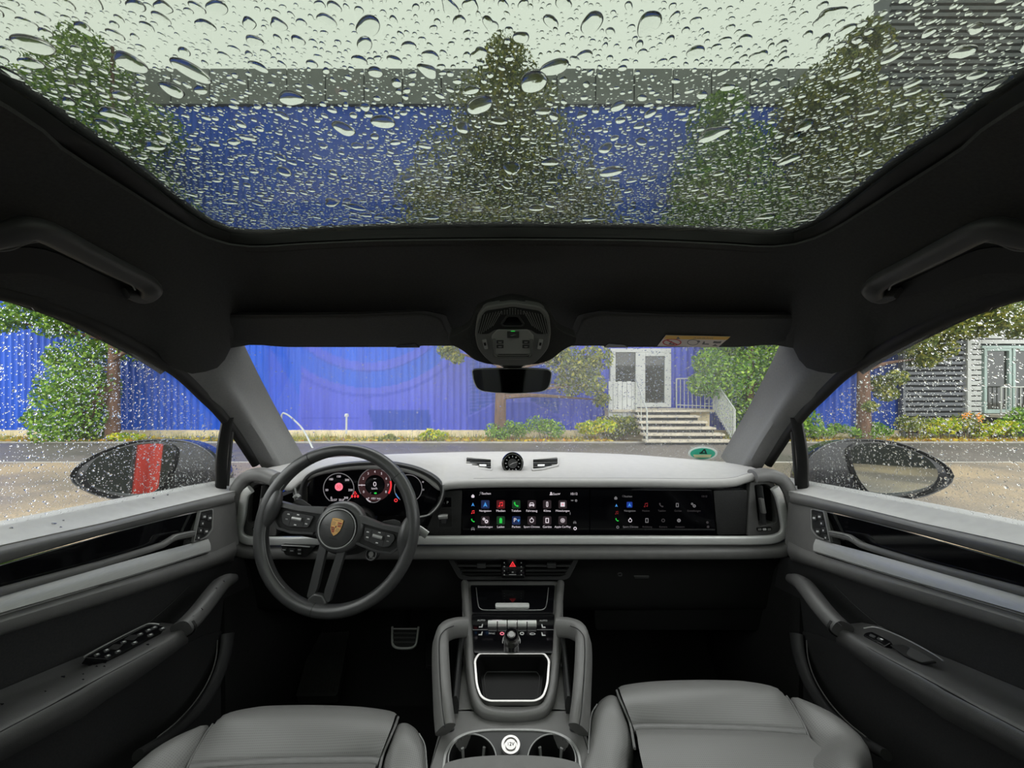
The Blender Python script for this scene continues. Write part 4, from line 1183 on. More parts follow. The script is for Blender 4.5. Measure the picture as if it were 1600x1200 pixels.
# screens
ps = FP(.995)
SCN = ppoly('touch_screen', rp([(724, 765), (921, 765), (921, 836), (722, 836)], [3, 0, 0, 3], 3), ps, .006, 'screen', DB, bevel=.001)
SC2 = ppoly('passenger_screen', rp([(922, 765), (1113, 766), (1119, 835), (922, 836)], [0, 3, 3, 0], 3), ps, .006, 'screen', DB, bevel=.001)
M['fascia'] = mat('black_open_weave_trim', (.020, .020, .020, 1), .35, noise=.5, nscale=700, bump=.5, bscale=900)
ppoly('fascia_insert', rp([(1115, 767), (1168, 766), (1167, 835), (1121, 836)], 2, 2), ps, .008, 'fascia', DB, bevel=.001)
ppoly('fascia_insert', rp([(690, 768), (722, 766), (720, 836), (664, 834), (678, 800)], 2, 2), ps, .008, 'fascia', DB, bevel=.001)
# -- screen contents
def icon(kind, x, y, m, par, pl, k=1., lift=.0012):
    def pp(pts, mm=m, l=lift): return ppoly('icon', [(x + a * k, y + b * k) for a, b in pts], pl, .0002, mm, par, lift=l, smooth=False)
    def rr(ro, ri, mm=m, n=18): return pring('icon', ell(x, y, ro * k, ro * k, n), ell(x, y, ri * k, ri * k, n), pl, .0002, mm, par, lift=lift, smooth=False)
    if kind == 'nav': pp([(0, -4), (3.4, 4), (0, 2.2), (-3.4, 4)])
    elif kind == 'note':
        pp([(-1.8, -3.2), (3.2, -4), (3.2, -2.6), (-1.8, -1.8)]); pp([(-1.8, -3), (-1, -3), (-1, 2.6), (-1.8, 2.6)]); pp([(2.4, -3.4), (3.2, -3.4), (3.2, 1.8), (2.4, 1.8)])
        ppoly('icon', ell(x - 2.3 * k, y + 2.6 * k, 1.4 * k, 1.2 * k, 10), pl, .0002, m, par, lift=lift, smooth=False); ppoly('icon', ell(x + 1.9 * k, y + 1.8 * k, 1.4 * k, 1.2 * k, 10), pl, .0002, m, par, lift=lift, smooth=False)
    elif kind == 'phone': pp([(-3.6, -3.4), (-2, -4), (-1, -1.8), (-1.8, -1), (.8, 1.6), (1.8, .8), (3.8, 2), (3.2, 3.6), (1, 3.6), (-2.4, 1), (-3.8, -1.6)])
    elif kind == 'car':
        pp([(-3.6, -.4), (-2.4, -3), (2.4, -3), (3.6, -.4), (2.6, -.4), (1.8, -2), (-1.8, -2), (-2.6, -.4)]); pp([(-4, -.2), (4, -.2), (4, 2), (-4, 2)]); pp([(-3.6, 2), (-2, 2), (-2, 3.4), (-3.6, 3.4)]); pp([(2, 2), (3.6, 2), (3.6, 3.4), (2, 3.4)])
    elif kind == 'thermo':
        pring('icon', rp([(x - 1.5 * k, y - 4.4 * k), (x + 1.5 * k, y - 4.4 * k), (x + 1.7 * k, y + 3.8 * k), (x - 1.7 * k, y + 3.8 * k)], 1.3 * k, 2), rp([(x - .6 * k, y - 3.4 * k), (x + .6 * k, y - 3.4 * k), (x + .7 * k, y + 2.6 * k), (x - .7 * k, y + 2.6 * k)], .5 * k, 2), pl, .0002, m, par, lift=lift, smooth=False)
    elif kind == 'news': pp([(-3.4, -3.4), (3.4, -3.4), (3.4, 3.4), (-3.4, 3.4)]); pp([(-.8, -1.6), (1.6, 0), (-.8, 1.6)], 'pink', lift + .0003)
    elif kind == 'gears': 
        for (a, b, r) in ((-2.2, -2.2, 2.1), (1.8, 1.6, 2.9)): pring('icon', ell(x + a * k, y + b * k, r * k, r * k, 9), ell(x + a * k, y + b * k, r * .42 * k, r * .42 * k, 9), pl, .0002, m, par, lift=lift, smooth=False)
    elif kind == 'battery': pp([(-2.2, -3), (-1, -3), (-1, -4.2), (1, -4.2), (1, -3), (2.2, -3), (2.2, 4.2), (-2.2, 4.2)])
    elif kind == 'chrono': rr(3.4, 2.4); pp([(-.8, -4.8), (.8, -4.8), (.8, -3.4), (-.8, -3.4)])
    elif kind == 'device': pring('icon', rp([(x - 2.7 * k, y - 4 * k), (x + 2.7 * k, y - 4 * k), (x + 2.7 * k, y + 4 * k), (x - 2.7 * k, y + 4 * k)], .8 * k, 2), rp([(x - 1.4 * k, y - 2.7 * k), (x + 1.4 * k, y - 2.7 * k), (x + 1.4 * k, y + 2.7 * k), (x - 1.4 * k, y + 2.7 * k)], .5 * k, 2), pl, .0002, m, par, lift=lift, smooth=False)
    elif kind == 'cplay': rr(3.4, 2.6); rr(1.6, .6)
    elif kind == 'home': pp([(0, -4), (3.6, -.6), (2.8, 3.4), (-2.8, 3.4), (-3.6, -.6)])
    elif kind == 'ring': rr(3.2, 1.8)
    elif kind == 'disc': rr(3.2, .8)
TL = 'lettering'
icons = [('Navigation', 'nav', 'blue', 'tileblue'), ('Medien', 'note', 'red', 'tilered'), ('Telefon', 'phone', 'green', 'tilegreen'), ('Fahrzeug', 'car', 'white', 'tile'), ('Klima', 'thermo', 'white', 'tile'), ('Mitteilungen', 'news', 'white', 'tile'),
         ('Einstellungen', 'gears', 'white', 'tile'), ('Laden', 'battery', 'green', 'tilegreen'), ('Parken', 'P', 'white', 'tileblue'), ('Sport Chrono', 'chrono', 'white', 'tile'), ('Geräte', 'device', 'white', 'tile'), ('Apple CarPlay', 'cplay', 'white', 'tile')]
for i, (t_, k_, m_, tl) in enumerate(icons):
    x = 758.3 + (i % 6) * 24.15; y = 788.0 if i < 6 else 813.0
    ppoly('tile', rp([(x - 6.5, y - 6.5), (x + 6.5, y - 6.5), (x + 6.5, y + 6.5), (x - 6.5, y + 6.5)], 1.8, 3), ps, .0002, tl, SCN, lift=.0009, smooth=False)
    if k_ == 'P':
        text('P', x - 2, y - .3, 9, ps, 'white', SCN, lift=.0014); ppoly('icon', [(x + 1, y - 1.5), (x + 6, y - 1.5), (x + 3.5, y + 3)], ps, .0002, 'blue', SCN, lift=.0012, smooth=False)
    else: icon(k_, x, y, m_, SCN, ps)
    text(t_, x, y + 10, 4.4 if len(t_) > 9 else 4.9, ps, 'white', SCN, lift=.0012)
for k_, m_, y in (('home', 'white', 775), ('nav', 'blue', 788), ('note', 'red', 800), ('phone', 'green', 813), ('car', 'dimwhite', 826)): icon(k_, 739, y, m_, SCN, ps, .72)
icon('ring', 751.5, 770, 'dimwhite', SCN, ps, .55); ppoly('icon', [(748.5, 773.6), (749.6, 772), (750.2, 772.5), (749.2, 774)], ps, .0002, 'dimwhite', SCN, lift=.0012, smooth=False)
text('Suchen', 760, 771, 5, ps, 'white', SCN, lift=.0012)
ppoly('icon', ell(861, 770, 1.4, 1.4, 8), ps, .0002, 'white', SCN, lift=.0012, smooth=False); ppoly('icon', [(858.5, 773.4), (859.6, 771.6), (862.4, 771.6), (863.5, 773.4)], ps, .0002, 'white', SCN, lift=.0012, smooth=False)
text('Gast', 867.5, 771.8, 4.6, ps, 'white', SCN, lift=.0012); ppoly('icon', [(871.5, 770.5), (872.5, 770.5), (873.5, 771.8), (874.5, 770.5), (875.5, 770.5), (873.5, 773)], ps, .0002, 'white', SCN, lift=.0012, smooth=False)
text('10:12', 896.5, 771.6, 5.2, ps, 'white', SCN, lift=.0012)
ppoly('icon', [(892, 781), (896, 781), (896, 782.6), (892, 782.6)], ps, .0002, 'dimwhite', SCN, lift=.0012, smooth=False); icon('disc', 900, 782, 'dimwhite', SCN, ps, .62)
ppoly('icon', [(890.3, 800), (891.3, 800), (891.3, 804), (890.3, 804)], ps, .0002, 'dimwhite', SCN, lift=.0012, smooth=False); icon('car', 898, 816, 'dimwhite', SCN, ps, .6); icon('ring', 898.5, 825.5, 'white', SCN, ps, .8)
# dim passenger screen
for k_, m_, x, y, s_ in (('home', 'dimwhite', 962, 778, .7), ('nav', 'blue', 963, 789.5, .6), ('note', 'dimred', 963.5, 801, .7), ('phone', 'green', 964, 812, .65), ('ring', 'dimwhite', 965, 823.5, .7), ('chrono', 'white', 984.5, 813, .85), ('device', 'dimwhite', 1010.5, 813, .9), ('ring', 'faint', 1036, 813, .9), ('disc', 'dimwhite', 1060.5, 813, .9),
                         ('note', 'dimred', 1009, 789, .9), ('phone', 'faint', 1033, 789, .9), ('device', 'dimwhite', 1058, 789, .8), ('gears', 'dimwhite', 1083, 789, .85), ('disc', 'faint', 1105, 816, .6), ('disc', 'faint', 1106, 823, .6)):
    icon(k_, x, y, m_, SC2, ps, s_)
ppoly('tile', rp([(979, 784), (988, 784), (988, 793), (979, 793)], 1.2, 2), ps, .0002, 'deepblue', SC2, lift=.0008, smooth=False); icon('nav', 983.5, 788.5, 'blue', SC2, ps, .75)
text('Navigation', 984, 798, 4.2, ps, 'dimwhite', SC2, lift=.0012); text('Sport Chrono', 985, 823, 4.2, ps, 'dimwhite', SC2, lift=.0012)
for t_, x, y in (('Medien', 1009, 798), ('Telefon', 1034, 798), ('Geräte', 1059, 798), ('Einstellungen', 1084, 798), ('Anleitung', 1011, 823), ('Kamera', 1036, 823), ('Assistent', 1062, 823)): text(t_, x, y, 4.0, ps, 'faint', SC2, lift=.0012)
text('Suchen', 981.5, 775.5, 4.4, ps, 'dimwhite', SC2, lift=.0012); icon('ring', 973.5, 775, 'faint', SC2, ps, .5); text('10:12', 1100, 775.5, 4.2, ps, 'faint', SC2, lift=.0012)
# selector and park button left of the touch screen
pring('selector_frame', rp([(694, 774), (706.5, 774), (707.5, 826), (684, 826), (686, 800)], 4, 3), rp([(695.2, 775.4), (705.2, 775.4), (706.2, 824.6), (685.6, 824.6), (687.4, 800)], 3.4, 3), ps, .003, 'dark2', DB, lift=.0015)
ppoly('park_button', rp([(695.5, 777), (705, 777), (705.5, 792), (689.5, 792)], 2, 3), ps, .006, 'screen', DB, lift=.002, bevel=.001)
text('P', 699.5, 785, 6, ps, 'ink', DB, lift=.0026)
ppoly('selector_slot', rp([(689, 795), (705.6, 795), (706, 823), (686.5, 823)], 2, 3), ps, .004, 'dark', DB, lift=.001)
sweep('gear_selector', [P(687, 807.5, .972), P(693, 807, .968), P(699.5, 807, .968)], .0058, .0062, 'silver2', DB, n=10, k=14, up=(0, -1, 0), power=3, bevel=0)
ppoly('selector_arm', rp([(689, 805), (697, 805), (697, 818), (690, 818)], 1, 2), FP(.978), .014, 'dark2', DB, bevel=.001)

# -- right end vent (and its mirror on the driver side)
for s in (1, -1):
    # written for the passenger side (s=1), mirrored for the driver side
    VT = 'vent' 
    pv_ = FP(.99)
    outr = rp([(1172, 752), (1203, 748), (1216, 762), (1222, 838), (1168, 838)], [4, 10, 12, 8, 4], 4)
    innr = rp([(1179, 758), (1200, 756), (1208, 766), (1214, 816), (1186, 822)], [4, 8, 8, 6, 4], 4)
    pring('vent_frame', outr, innr, pv_, .03, 'door', DB, s=s, bevel=.002)
    surf('vent_duct', [[MX(on(x, y, FP(.992)), 1) for x, y in innr], [MX(on(x, y, FP(1.05)), 1) for x, y in innr]], 'dark', DB, raw=True, closed=True, s=s, solid=.004)
    ppoly('duct_back', innr, FP(1.05), .01, 'seal', DB, s=s, smooth=False)
    sweep('vent_blade', [P(1186, 758, .985), P(1190, 790, .984), P(1192, 818, .985)], .0035, .010, 'dark2', DB, n=12, k=10, up=(.2, -1, 0), s=s)
    sweep('vent_slider', [P(1189, 779, .972), P(1193, 801, .972)], .0050, .006, 'door', DB, n=6, k=12, up=(0, -1, 0), power=4, s=s)
    for xx in (1198, 1205): sweep('guide_blade', [P(xx, 762, 1.01), P(xx + 3, 815, 1.01)], .0014, .012, 'dark', DB, n=6, k=6, up=(.2, -1, 0), s=s)
    KB = ppoly('vent_wheel_bar', rp([(1184, 825.5), (1206, 824), (1206.5, 829), (1184.5, 830.5)], 1.4, 3), FP(.984), .006, 'seal', DB, s=s, bevel=.0006)
    for xx in (1187.5, 1195, 1202.5):
        ppoly('vent_key', rp([(xx - 2.6, 826), (xx + 2.4, 825.6), (xx + 2.6, 828.6), (xx - 2.4, 829)], .6, 2), FP(.982), .002, 'silver2' if xx != 1195 else 'ink', KB, s=s)
# -- clock and centre defroster vents on the top pad
CK = thing('dashboard_clock', P(801, 724, 1.12), 'round black clock standing on the centre of the dashboard', 'clock')
cm = frame_mtx(P(801, 724, 1.09), Vector((0, -1, .16)))
lathe('clock_housing', [(.031, -.05), (.0315, .0), (.030, .006), (.0275, .007), (.026, .002), (.026, -.004), (.0, -.004)], 'gloss', CK, k=40, mtx=cm, label='black clock housing with bright ring')
lathe('bright_ring', [(.0275, .0062), (.0272, .0085), (.0255, .0085), (.0252, .0055)], 'chrome', CK, k=40, mtx=cm)
lathe('dial', [(.0, .0), (.0250, .0), (.0250, .0015), (.0, .0015)], 'screen', CK, k=32, mtx=cm)
lathe('inner_dial', [(.0, .0016), (.0135, .0016), (.0135, .0022), (.0, .0022)], 'grille', CK, k=24, mtx=cm)
for k in range(12):
    a = k * math.pi / 6; r_ = .0195
    q = Matrix.Rotation(-a, 4, 'Z')
    V_ = [q @ Vector(v) for v in ((-.0010, r_ - .0024, .0018), (.0010, r_ - .0024, .0018), (.0010, r_ + .0018, .0018), (-.0010, r_ + .0018, .0018))]
    part('hour_mark', V_, [[0, 1, 2, 3]], 'ink', CK, mtx=cm, smooth=False, fix=False)
for L_, a, w_ in ((.0105, math.radians(118), .0011), (.015, math.radians(-72), .0008)):
    q = Matrix.Rotation(a, 4, 'Z')
    part('clock_hand', [q @ Vector(v) for v in ((-w_, -.003, .0026), (w_, -.003, .0026), (w_ * .5, L_, .0026), (-w_ * .5, L_, .0026))], [[0, 1, 2, 3]], 'ink', CK, mtx=cm, smooth=False, fix=False)
surf('clock_hood', [[P(776, 737, 1.065), P(801, 737.6, 1.065), P(826, 737, 1.065)], [P(784, 729, 1.12), P(801, 722, 1.12), P(818, 729, 1.12)], [P(786, 727, 1.22), P(801, 716, 1.22), P(816, 727, 1.22)]], 'dash', CK, n=20, mrows=8, away=W(0, .8, .2), solid=.002) if False else None
for s in (1, -1):
    DV = thing('top_air_vent', MX(P(748, 722, 1.15), s), 'slatted air vent on the dashboard top, %s of the clock' % ('driver side' if s == 1 else 'passenger side'), 'air vent', 'air vents on the dashboard top')
    pd_ = (P(748, 731, 1.1185) + Vector((0, 0, .0015)), Vector((0, -.03, 1)).normalized())
    og = [(728, 715.5), (768, 719), (768, 735), (756, 733), (729, 727.5)]
    og = rp([(727, 714), (769, 717.5), (769, 736.5), (752, 735), (727, 728.5)], 2, 3)
    ig = rp([(729, 716), (767, 719.5), (767, 734.5), (752, 733), (729, 727)], 1.5, 3)
    pring('vent_bezel', og, ig, pd_, .008, 'dash', DV, s=s, lift=.0035, bevel=.0008)
    ppoly('vent_void', ig, pd_, .004, 'grille', DV, s=s, lift=.0012, smooth=False)
    for k, y in enumerate((718.5, 721.5, 724.5, 727.5, 730.5)):
        x1 = 767; x0 = 729 if y < 727 else (738 if y < 729 else 748)
        y1 = y + .6 if y > 720 else y + 1.4
        sweep('vent_slat', [on(x0, y - (.3 if y > 720 else 0), pd_) + Vector((0, 0, .003)), on(x1, y1, pd_) + Vector((0, 0, .003))], .0060, .0008, 'silver2' if k in (0, 2, 4) else 'dark2', DV, n=3, k=8, up=(0, .3, 1), s=s)
    ppoly('vent_tab', rp([(749, 728.5), (760, 728.8), (760, 731.4), (749, 731)], .6, 2), pd_, .003, 'ink', DV, s=s, lift=.006)
for k in range(58):
    x = 731 + k * 2.45
    if 786 < x < 816: continue
    a, b2 = P(x, 708.5, 1.28), P(x, 713.5, 1.20)
# -- lower centre vent with hazard switch
pc = FP(.995)
LV = rp([(698, 871), (906, 871), (890, 903), (884, 906), (722, 906), (716, 903)], [2, 2, 6, 4, 4, 6], 3)
LVi = rp([(709, 876), (896, 876), (882, 898), (876, 901), (730, 901), (724, 898)], [2, 2, 5, 3, 3, 5], 3)
pring('lower_vent_frame', LV, LVi, pc, .03, 'dark2', DB, bevel=.0025)
ppoly('lower_vent_back', LVi, FP(1.03), .01, 'seal', DB, smooth=False)
for y, m_ in ((883.5, 'grille'), (891, 'dark2'), (896, 'dark')):
    dx = (y - 876) * .55
    sweep('vent_blade', [P(711 + dx, y, .998), P(783, y, .992)], .0018, .010, m_, DB, n=3, k=8, up=(0, -1, .15))
    sweep('vent_blade', [P(821, y, .992), P(894 - dx, y, .998)], .0018, .010, m_, DB, n=3, k=8, up=(0, -1, .15))
for x in (752, 862): ppoly('vent_tab', rp([(x - 7, 881), (x + 7, 881), (x + 7, 888), (x - 7, 888)], 1, 2), FP(.984), .010, 'dark2', DB, bevel=.001)
HZ = ppoly('hazard_panel', rp([(783.5, 871.5), (820, 871.5), (820, 903.5), (783.5, 903.5)], 2, 2), FP(.985), .03, 'screen', DB, bevel=.0015)
pring('hazard_triangle', [(801, 876.5), (806.2, 885), (795.8, 885)], [(801, 879.2), (803.6, 883.6), (798.4, 883.6)], FP(.985), .0002, 'red', HZ, lift=.0016, smooth=False)
ppoly('hazard_core', [(801, 880.6), (802.4, 883), (799.6, 883)], FP(.985), .0002, 'red', HZ, lift=.0016, smooth=False)
ppoly('mode_line', [(795.5, 897), (806.5, 897), (806.5, 897.7), (795.5, 897.7)], FP(.985), .0002, 'ink', HZ, lift=.0016, smooth=False); text('M', 801, 894, 3.4, FP(.985), 'ink', HZ, lift=.0016)
for x in (788, 814.5):
    for y in (879, 885, 891.5, 897.5): ppoly('symbol', ell(x, y, .9, .9, 8), FP(.985), .0002, 'ink', HZ, lift=.0016, smooth=False)
# -- dark lower body, glovebox, knee panel
surf('lower_body', [[P(365, 868, 1.0), P(800, 868, 1.0), P(1236, 868, 1.0)], [P(366, 884, 1.03), P(800, 884, 1.03), P(1234, 884, 1.03)], [P(372, 920, 1.05), P(800, 920, 1.05), P(1228, 920, 1.05)], [P(392, 945, 1.10), P(800, 945, 1.10), P(1208, 945, 1.10)], [P(410, 880, 1.42), P(800, 880, 1.42), P(1190, 880, 1.42)]],
     'dark', DB, n=16, mrows=24, solid=.01)
GB_ = ppoly('glovebox_door', rp([(925, 880), (1226, 880), (1218, 985), (930, 985)], 6, 3), plane3(P(925, 880, 1.022), P(1226, 880, 1.022), P(1000, 985, 1.085)), .012, 'dark', DB, bevel=.003)
pgl = plane3(P(925, 880, 1.016), P(1226, 880, 1.016), P(1000, 985, 1.079))
ppoly('glovebox_handle', rp([(952, 891), (1018, 891), (1016, 906), (954, 906)], 3, 3), pgl, .008, 'dark2', DB, bevel=.002)
ppoly('handle_lip', rp([(990, 899), (1014, 899), (1013, 902), (991, 902)], 1, 2), pgl, .006, 'grille', DB, lift=.004, bevel=.0006)
pring('glovebox_lock', ell(968.5, 897, 3.8, 2.8, 14), ell(968.5, 897, 2.6, 1.8, 14), pgl, .004, 'grille', DB, lift=.003)
# light switch left of the steering column
LS = ppoly('light_switch_panel', rp([(438, 852), (492, 855), (478, 871), (446, 868)], 4, 3), FP(.955), .05, 'dark', DB, bevel=.0015)
sweep('switch_trim', [P(440, 852, .953), P(465, 853, .953), P(484, 854.5, .953)], .0016, .002, 'silver2', LS, n=10, k=8, up=(0, -1, 0))
for x, y, w in ((444, 859, 5), (456, 860.5, 6), (468, 859, 4), (468, 865, 4)):
    ppoly('switch_key', rp([(x - w * .8, y - 3), (x + w * .8, y - 2.6), (x + w * .7, y + 2.6), (x - w * .8, y + 2.2)], 1, 2), FP(.953), .003, 'dark2', LS, bevel=.0006)
    ppoly('symbol', [(x - 2.4, y - .7), (x + 2.4, y - .5), (x + 2.4, y + .5), (x - 2.4, y + .4)], FP(.953), .0003, 'ink', LS, lift=.0008, smooth=False)

# ================================================================= INSTRUMENT CLUSTER
IC = thing('instrument_cluster', P(580, 770, 1.0), 'curved black instrument display with three lit dials behind the steering wheel', 'instrument cluster')
pi_ = FP(.992)
scr = rp([(480, 790), (481, 757), (492, 743), (520, 732), (570, 727), (612, 728), (650, 737), (677, 752), (686, 768), (681, 785), (668, 800), (640, 806), (500, 806)], [6, 8, 8, 12, 16, 16, 14, 10, 8, 8, 8, 8, 6], 4)
ppoly('display', scr, pi_, .012, 'screen', IC, bevel=.001)
# hood lip round the display and silver corner
hoodp = [(474, 792), (474, 762), (486, 741), (520, 729), (570, 723.5), (612, 724.5), (652, 733), (682, 749), (692, 768), (687, 787), (672, 803)]
sweep('cluster_bezel', [P(x, y, .985) for x, y in hoodp], .0052, .012, 'dark2', IC, n=80, k=12, up=(0, -1, 0), power=3)
sweep('silver_corner', [P(x, y, .974) for x, y in ((692.5, 757), (692, 771), (686, 788), (672, 803), (655, 808))], .0024, .004, 'silver2', IC, n=30, k=8, up=(0, -1, 0))
sweep('silver_corner', [P(x, y, .974) for x, y in ((461, 762), (464, 775), (466, 792))], .0024, .004, 'silver2', IC, n=14, k=8, up=(0, -1, 0))
ppoly('cluster_cheek', rp([(456, 764), (474, 760), (476, 800), (462, 800)], 2, 2), FP(.99), .02, 'door', IC, bevel=.002)
def ringarc(cx, cy, r, w, a0, a1, m, n=40, lift=.0014, par=IC, nm='dial_ring'):
    A = []; B = []
    for i in range(n + 1):
        a = math.radians(a0 + (a1 - a0) * i / n)
        A.append((cx + r * math.sin(a), cy - r * math.cos(a))); B.append((cx + (r - w) * math.sin(a), cy - (r - w) * math.cos(a)))
    pring(nm, A, B, pi_, .0002, m, par, lift=lift, closed=False, smooth=False)
ringarc(529.5, 763, 24.4, 1.3, -145, 145, 'dimwhite'); ringarc(529.5, 763, 24.4, 1.3, -145, 145, 'dimwhite') if False else None
for t_, a in (('0', -142), ('50', -98), ('100', -40), ('150', 0), ('200', 45), ('250', 98), ('300', 142)):
    text(t_, 529.5 + 18.6 * math.sin(math.radians(a)), 763 - 18.6 * math.cos(math.radians(a)), 4.6, pi_, 'white', IC, lift=.0016)
ppoly('speed_sign', ell(529.8, 760.5, 6.3, 6.3, 24), pi_, .0002, 'pink', IC, lift=.0014, smooth=False)
text('50', 529.8, 760.8, 7.2, pi_, 'red', IC, lift=.0018)
text('22:57  20.0°', 528, 781, 4.6, pi_, 'white', IC, lift=.0016)
# rev counter
ppoly('rev_disc', ell(586, 757.5, 25.6, 25.6, 40), pi_, .0002, 'maroon', IC, lift=.0009, smooth=False)
ppoly('rev_core', ell(586, 757.5, 15.6, 15.6, 32), pi_, .0002, 'screen', IC, lift=.0012, smooth=False)
ringarc(586, 757.5, 26.4, 1.0, -122, 75, 'dimwhite'); ringarc(586, 757.5, 26.4, 2.6, 76, 122, 'red', n=14)
for k in range(9):
    a = math.radians(-122 + k * 244 / 8)
    text(str(k), 586 + 20.5 * math.sin(a), 757.5 - 20.5 * math.cos(a), 5.2, pi_, 'white', IC, lift=.0016)
ppoly('rev_needle', [(560.5, 757.1), (571, 757.1), (571, 758.2), (560.5, 758.2)], pi_, .0002, 'white', IC, lift=.0018, smooth=False)
text('0', 586, 756.5, 10, pi_, 'white', IC, lift=.0018, sx=1.1); text('km/h', 585.5, 763, 4.6, pi_, 'white', IC, lift=.0018)
ppoly('cruise_mark', [(583.5, 747.2), (589, 747), (587.5, 748.4), (584, 748.4)], pi_, .0002, 'dimwhite', IC, lift=.0018, smooth=False)
ppoly('green_lamp_mark', [(585, 769.4), (588.5, 769.4), (588.5, 771.2), (585, 771.2)], pi_, .0002, 'green', IC, lift=.0018, smooth=False); text('P', 579.5, 770.4, 3.6, pi_, 'dimwhite', IC, lift=.0018)
text('E0', 587.4, 770.4, 3.6, pi_, 'green', IC, lift=.002)
text('P  1021 km', 585, 778.6, 4.2, pi_, 'white', IC, lift=.0018)
ringarc(584, 772, 13.5, 1.2, 118, 242, 'dimwhite', n=20, nm='range_bar'); ringarc(584, 772, 13.8, 1.9, 200, 240, 'white', n=8, nm='range_bar')
# right dial
ringarc(638, 763, 22.0, 1.1, -145, 145, 'dimwhite'); ringarc(638, 763, 22.0, 1.6, -138, -112, 'blue', n=8)
text('H', 661, 753, 3.8, pi_, 'white', IC, lift=.0016, rot=-.1); icon('disc', 661.5, 765, 'dimwhite', IC, pi_, .5); text('8°', 633, 782.6, 4.2, pi_, 'white', IC, lift=.0016)
# red warning lamps
pring('warning_triangle', [(555.2, 766.8), (558.4, 772), (552, 772)], [(555.2, 768.6), (556.8, 771.2), (553.6, 771.2)], pi_, .0002, 'red', IC, lift=.0016, smooth=False)
for x in (550.5, 555, 559.5): ppoly('warning_lamp', ell(x, 775.2, 1.7, 2.4, 8), pi_, .0002, 'red', IC, lift=.0016, smooth=False)
pring('warning_lamp', ell(618.8, 781.5, 2.9, 2.9, 14), ell(618.8, 781.5, 1.5, 1.5, 14), pi_, .0002, 'red', IC, lift=.0016, smooth=False)
# column stalks and shroud
CS = thing('steering_column', P(548, 840, .93), 'black steering column shroud with stalks and start button', 'steering column')
sweep('shroud', [P(560, 800, 1.12), P(552, 822, .98), P(546, 832, .90)], .055, .050, 'dark', CS, n=10, k=20, up=(0, .2, 1), power=2.6)
sweep('stalk', [P(580, 850, .93), P(612, 846, .925), P(628, 842, .92)], .007, .007, 'dark', CS, n=8, k=10, up=(0, -1, 0))
sweep('stalk', [P(500, 838, .93), P(462, 831, .925), P(447, 830, .92)], .007, .007, 'dark', CS, n=8, k=10, up=(0, -1, 0))
sb = frame_mtx(P(580.5, 865.5, .905), Vector((-.12, -1, .25)))
lathe('start_button_ring', [(.0, -.012), (.0155, -.012), (.0160, 0), (.0148, .003), (.0125, .003), (.0120, .001)], 'dark2', CS, k=28, mtx=sb)
lathe('start_button_edge', [(.0136, .0026), (.0134, .0036), (.0122, .0036), (.0120, .0024)], 'silver2', CS, k=28, mtx=sb)
lathe('start_button', [(.0, .002), (.0115, .002), (.0118, .0005)], 'dark', CS, k=24, mtx=sb)
lathe('start_button_core', [(.0, .0030), (.0060, .0030), (.0066, .0012)], 'silver2', CS, k=24, mtx=sb)
pst = (sb.translation + Vector((0, -.0036, 0)), Vector((-.12, -1, .25)).normalized())
text('START', 580.5, 859.4, 3.4, pst, 'ink', CS); text('STOP', 580.8, 871.6, 3.4, pst, 'ink', CS)

# ================================================================= STEERING WHEEL
wc = P(527, 824, .862)
WMX = frame_mtx(wc, Vector((-.02, -1, .22))) @ Matrix.Rotation(math.radians(-11), 4, 'Z')
SW = thing('steering_wheel', wc, 'dark grey leather steering wheel with crest on the hub', 'steering wheel')
RT = .1715
def wpath(r, n=96, a0=0, a1=360, z=0):
    return [Vector((r * math.sin(math.radians(a0 + (a1 - a0) * i / n)), r * math.cos(math.radians(a0 + (a1 - a0) * i / n)), z)) for i in range(n + (0 if a1 - a0 == 360 else 1))]
RIM = .1715
def rimsweep(nm, r, rx, ry, m, a0, a1, z=0, k=18, n=96, closed=False, par=SW, power=2.3):
    pth = wpath(r, n, a0, a1, z)
    return sweep(nm, pth, rx, ry, m, par, raw=True, k=k, up=(0, 0, 1), closed=closed, mtx=WMX, power=power)
rim = rimsweep('rim', RIM, .0140, .0160, 'leather', 0, 360, closed=True, n=120)
for a in (-38, 38, 180):
    t = math.radians(a)
    rr_ = [Vector(((RIM + .0142 * math.cos(q)) * math.sin(t), (RIM + .0142 * math.cos(q)) * math.cos(t), .0162 * math.sin(q))) for q in [i * math.pi * 2 / 24 for i in range(24)]]
    sweep('rim_seam', rr_, .0007, .0007, 'dark', rim, raw=True, k=5, up=(math.cos(t), -math.sin(t), 0), closed=True, mtx=WMX)
# thumb swellings where the spokes meet the rim
for sx in (-1, 1):
    sweep('thumb_grip', [Vector((sx * .158, .058, .002)), Vector((sx * .154, .035, .004)), Vector((sx * .157, -.005, .002)), Vector((sx * .162, -.035, .0))], lambda f: .006 + .010 * math.sin(math.pi * f), lambda f: .008 + .008 * math.sin(math.pi * f), 'leather', SW, n=14, k=12, up=(0, 0, 1), mtx=WMX)
stp = []
for i in range(70):
    a = math.radians(208 + i * 1.25)
    rr = RIM - .0130
    u = Vector((rr * math.sin(a), rr * math.cos(a), .006))
    t = Vector((math.cos(a), -math.sin(a), 0))
    stp.append((u, t))
V_, F_ = [], []
for u, t in stp:
    b = len(V_)
    r_ = u.normalized()
    for dv in (-t * .0012 - r_ * .001, t * .0012 - r_ * .001, t * .0012 + r_ * .0006, -t * .0012 + r_ * .0006): V_.append(u + dv + Vector((0, 0, .002)))
    F_.append([b, b + 1, b + 2, b + 3])
o = part('rim_stitching', V_, F_, 'thread', rim, mtx=WMX, smooth=False); o['kind'] = 'stuff'
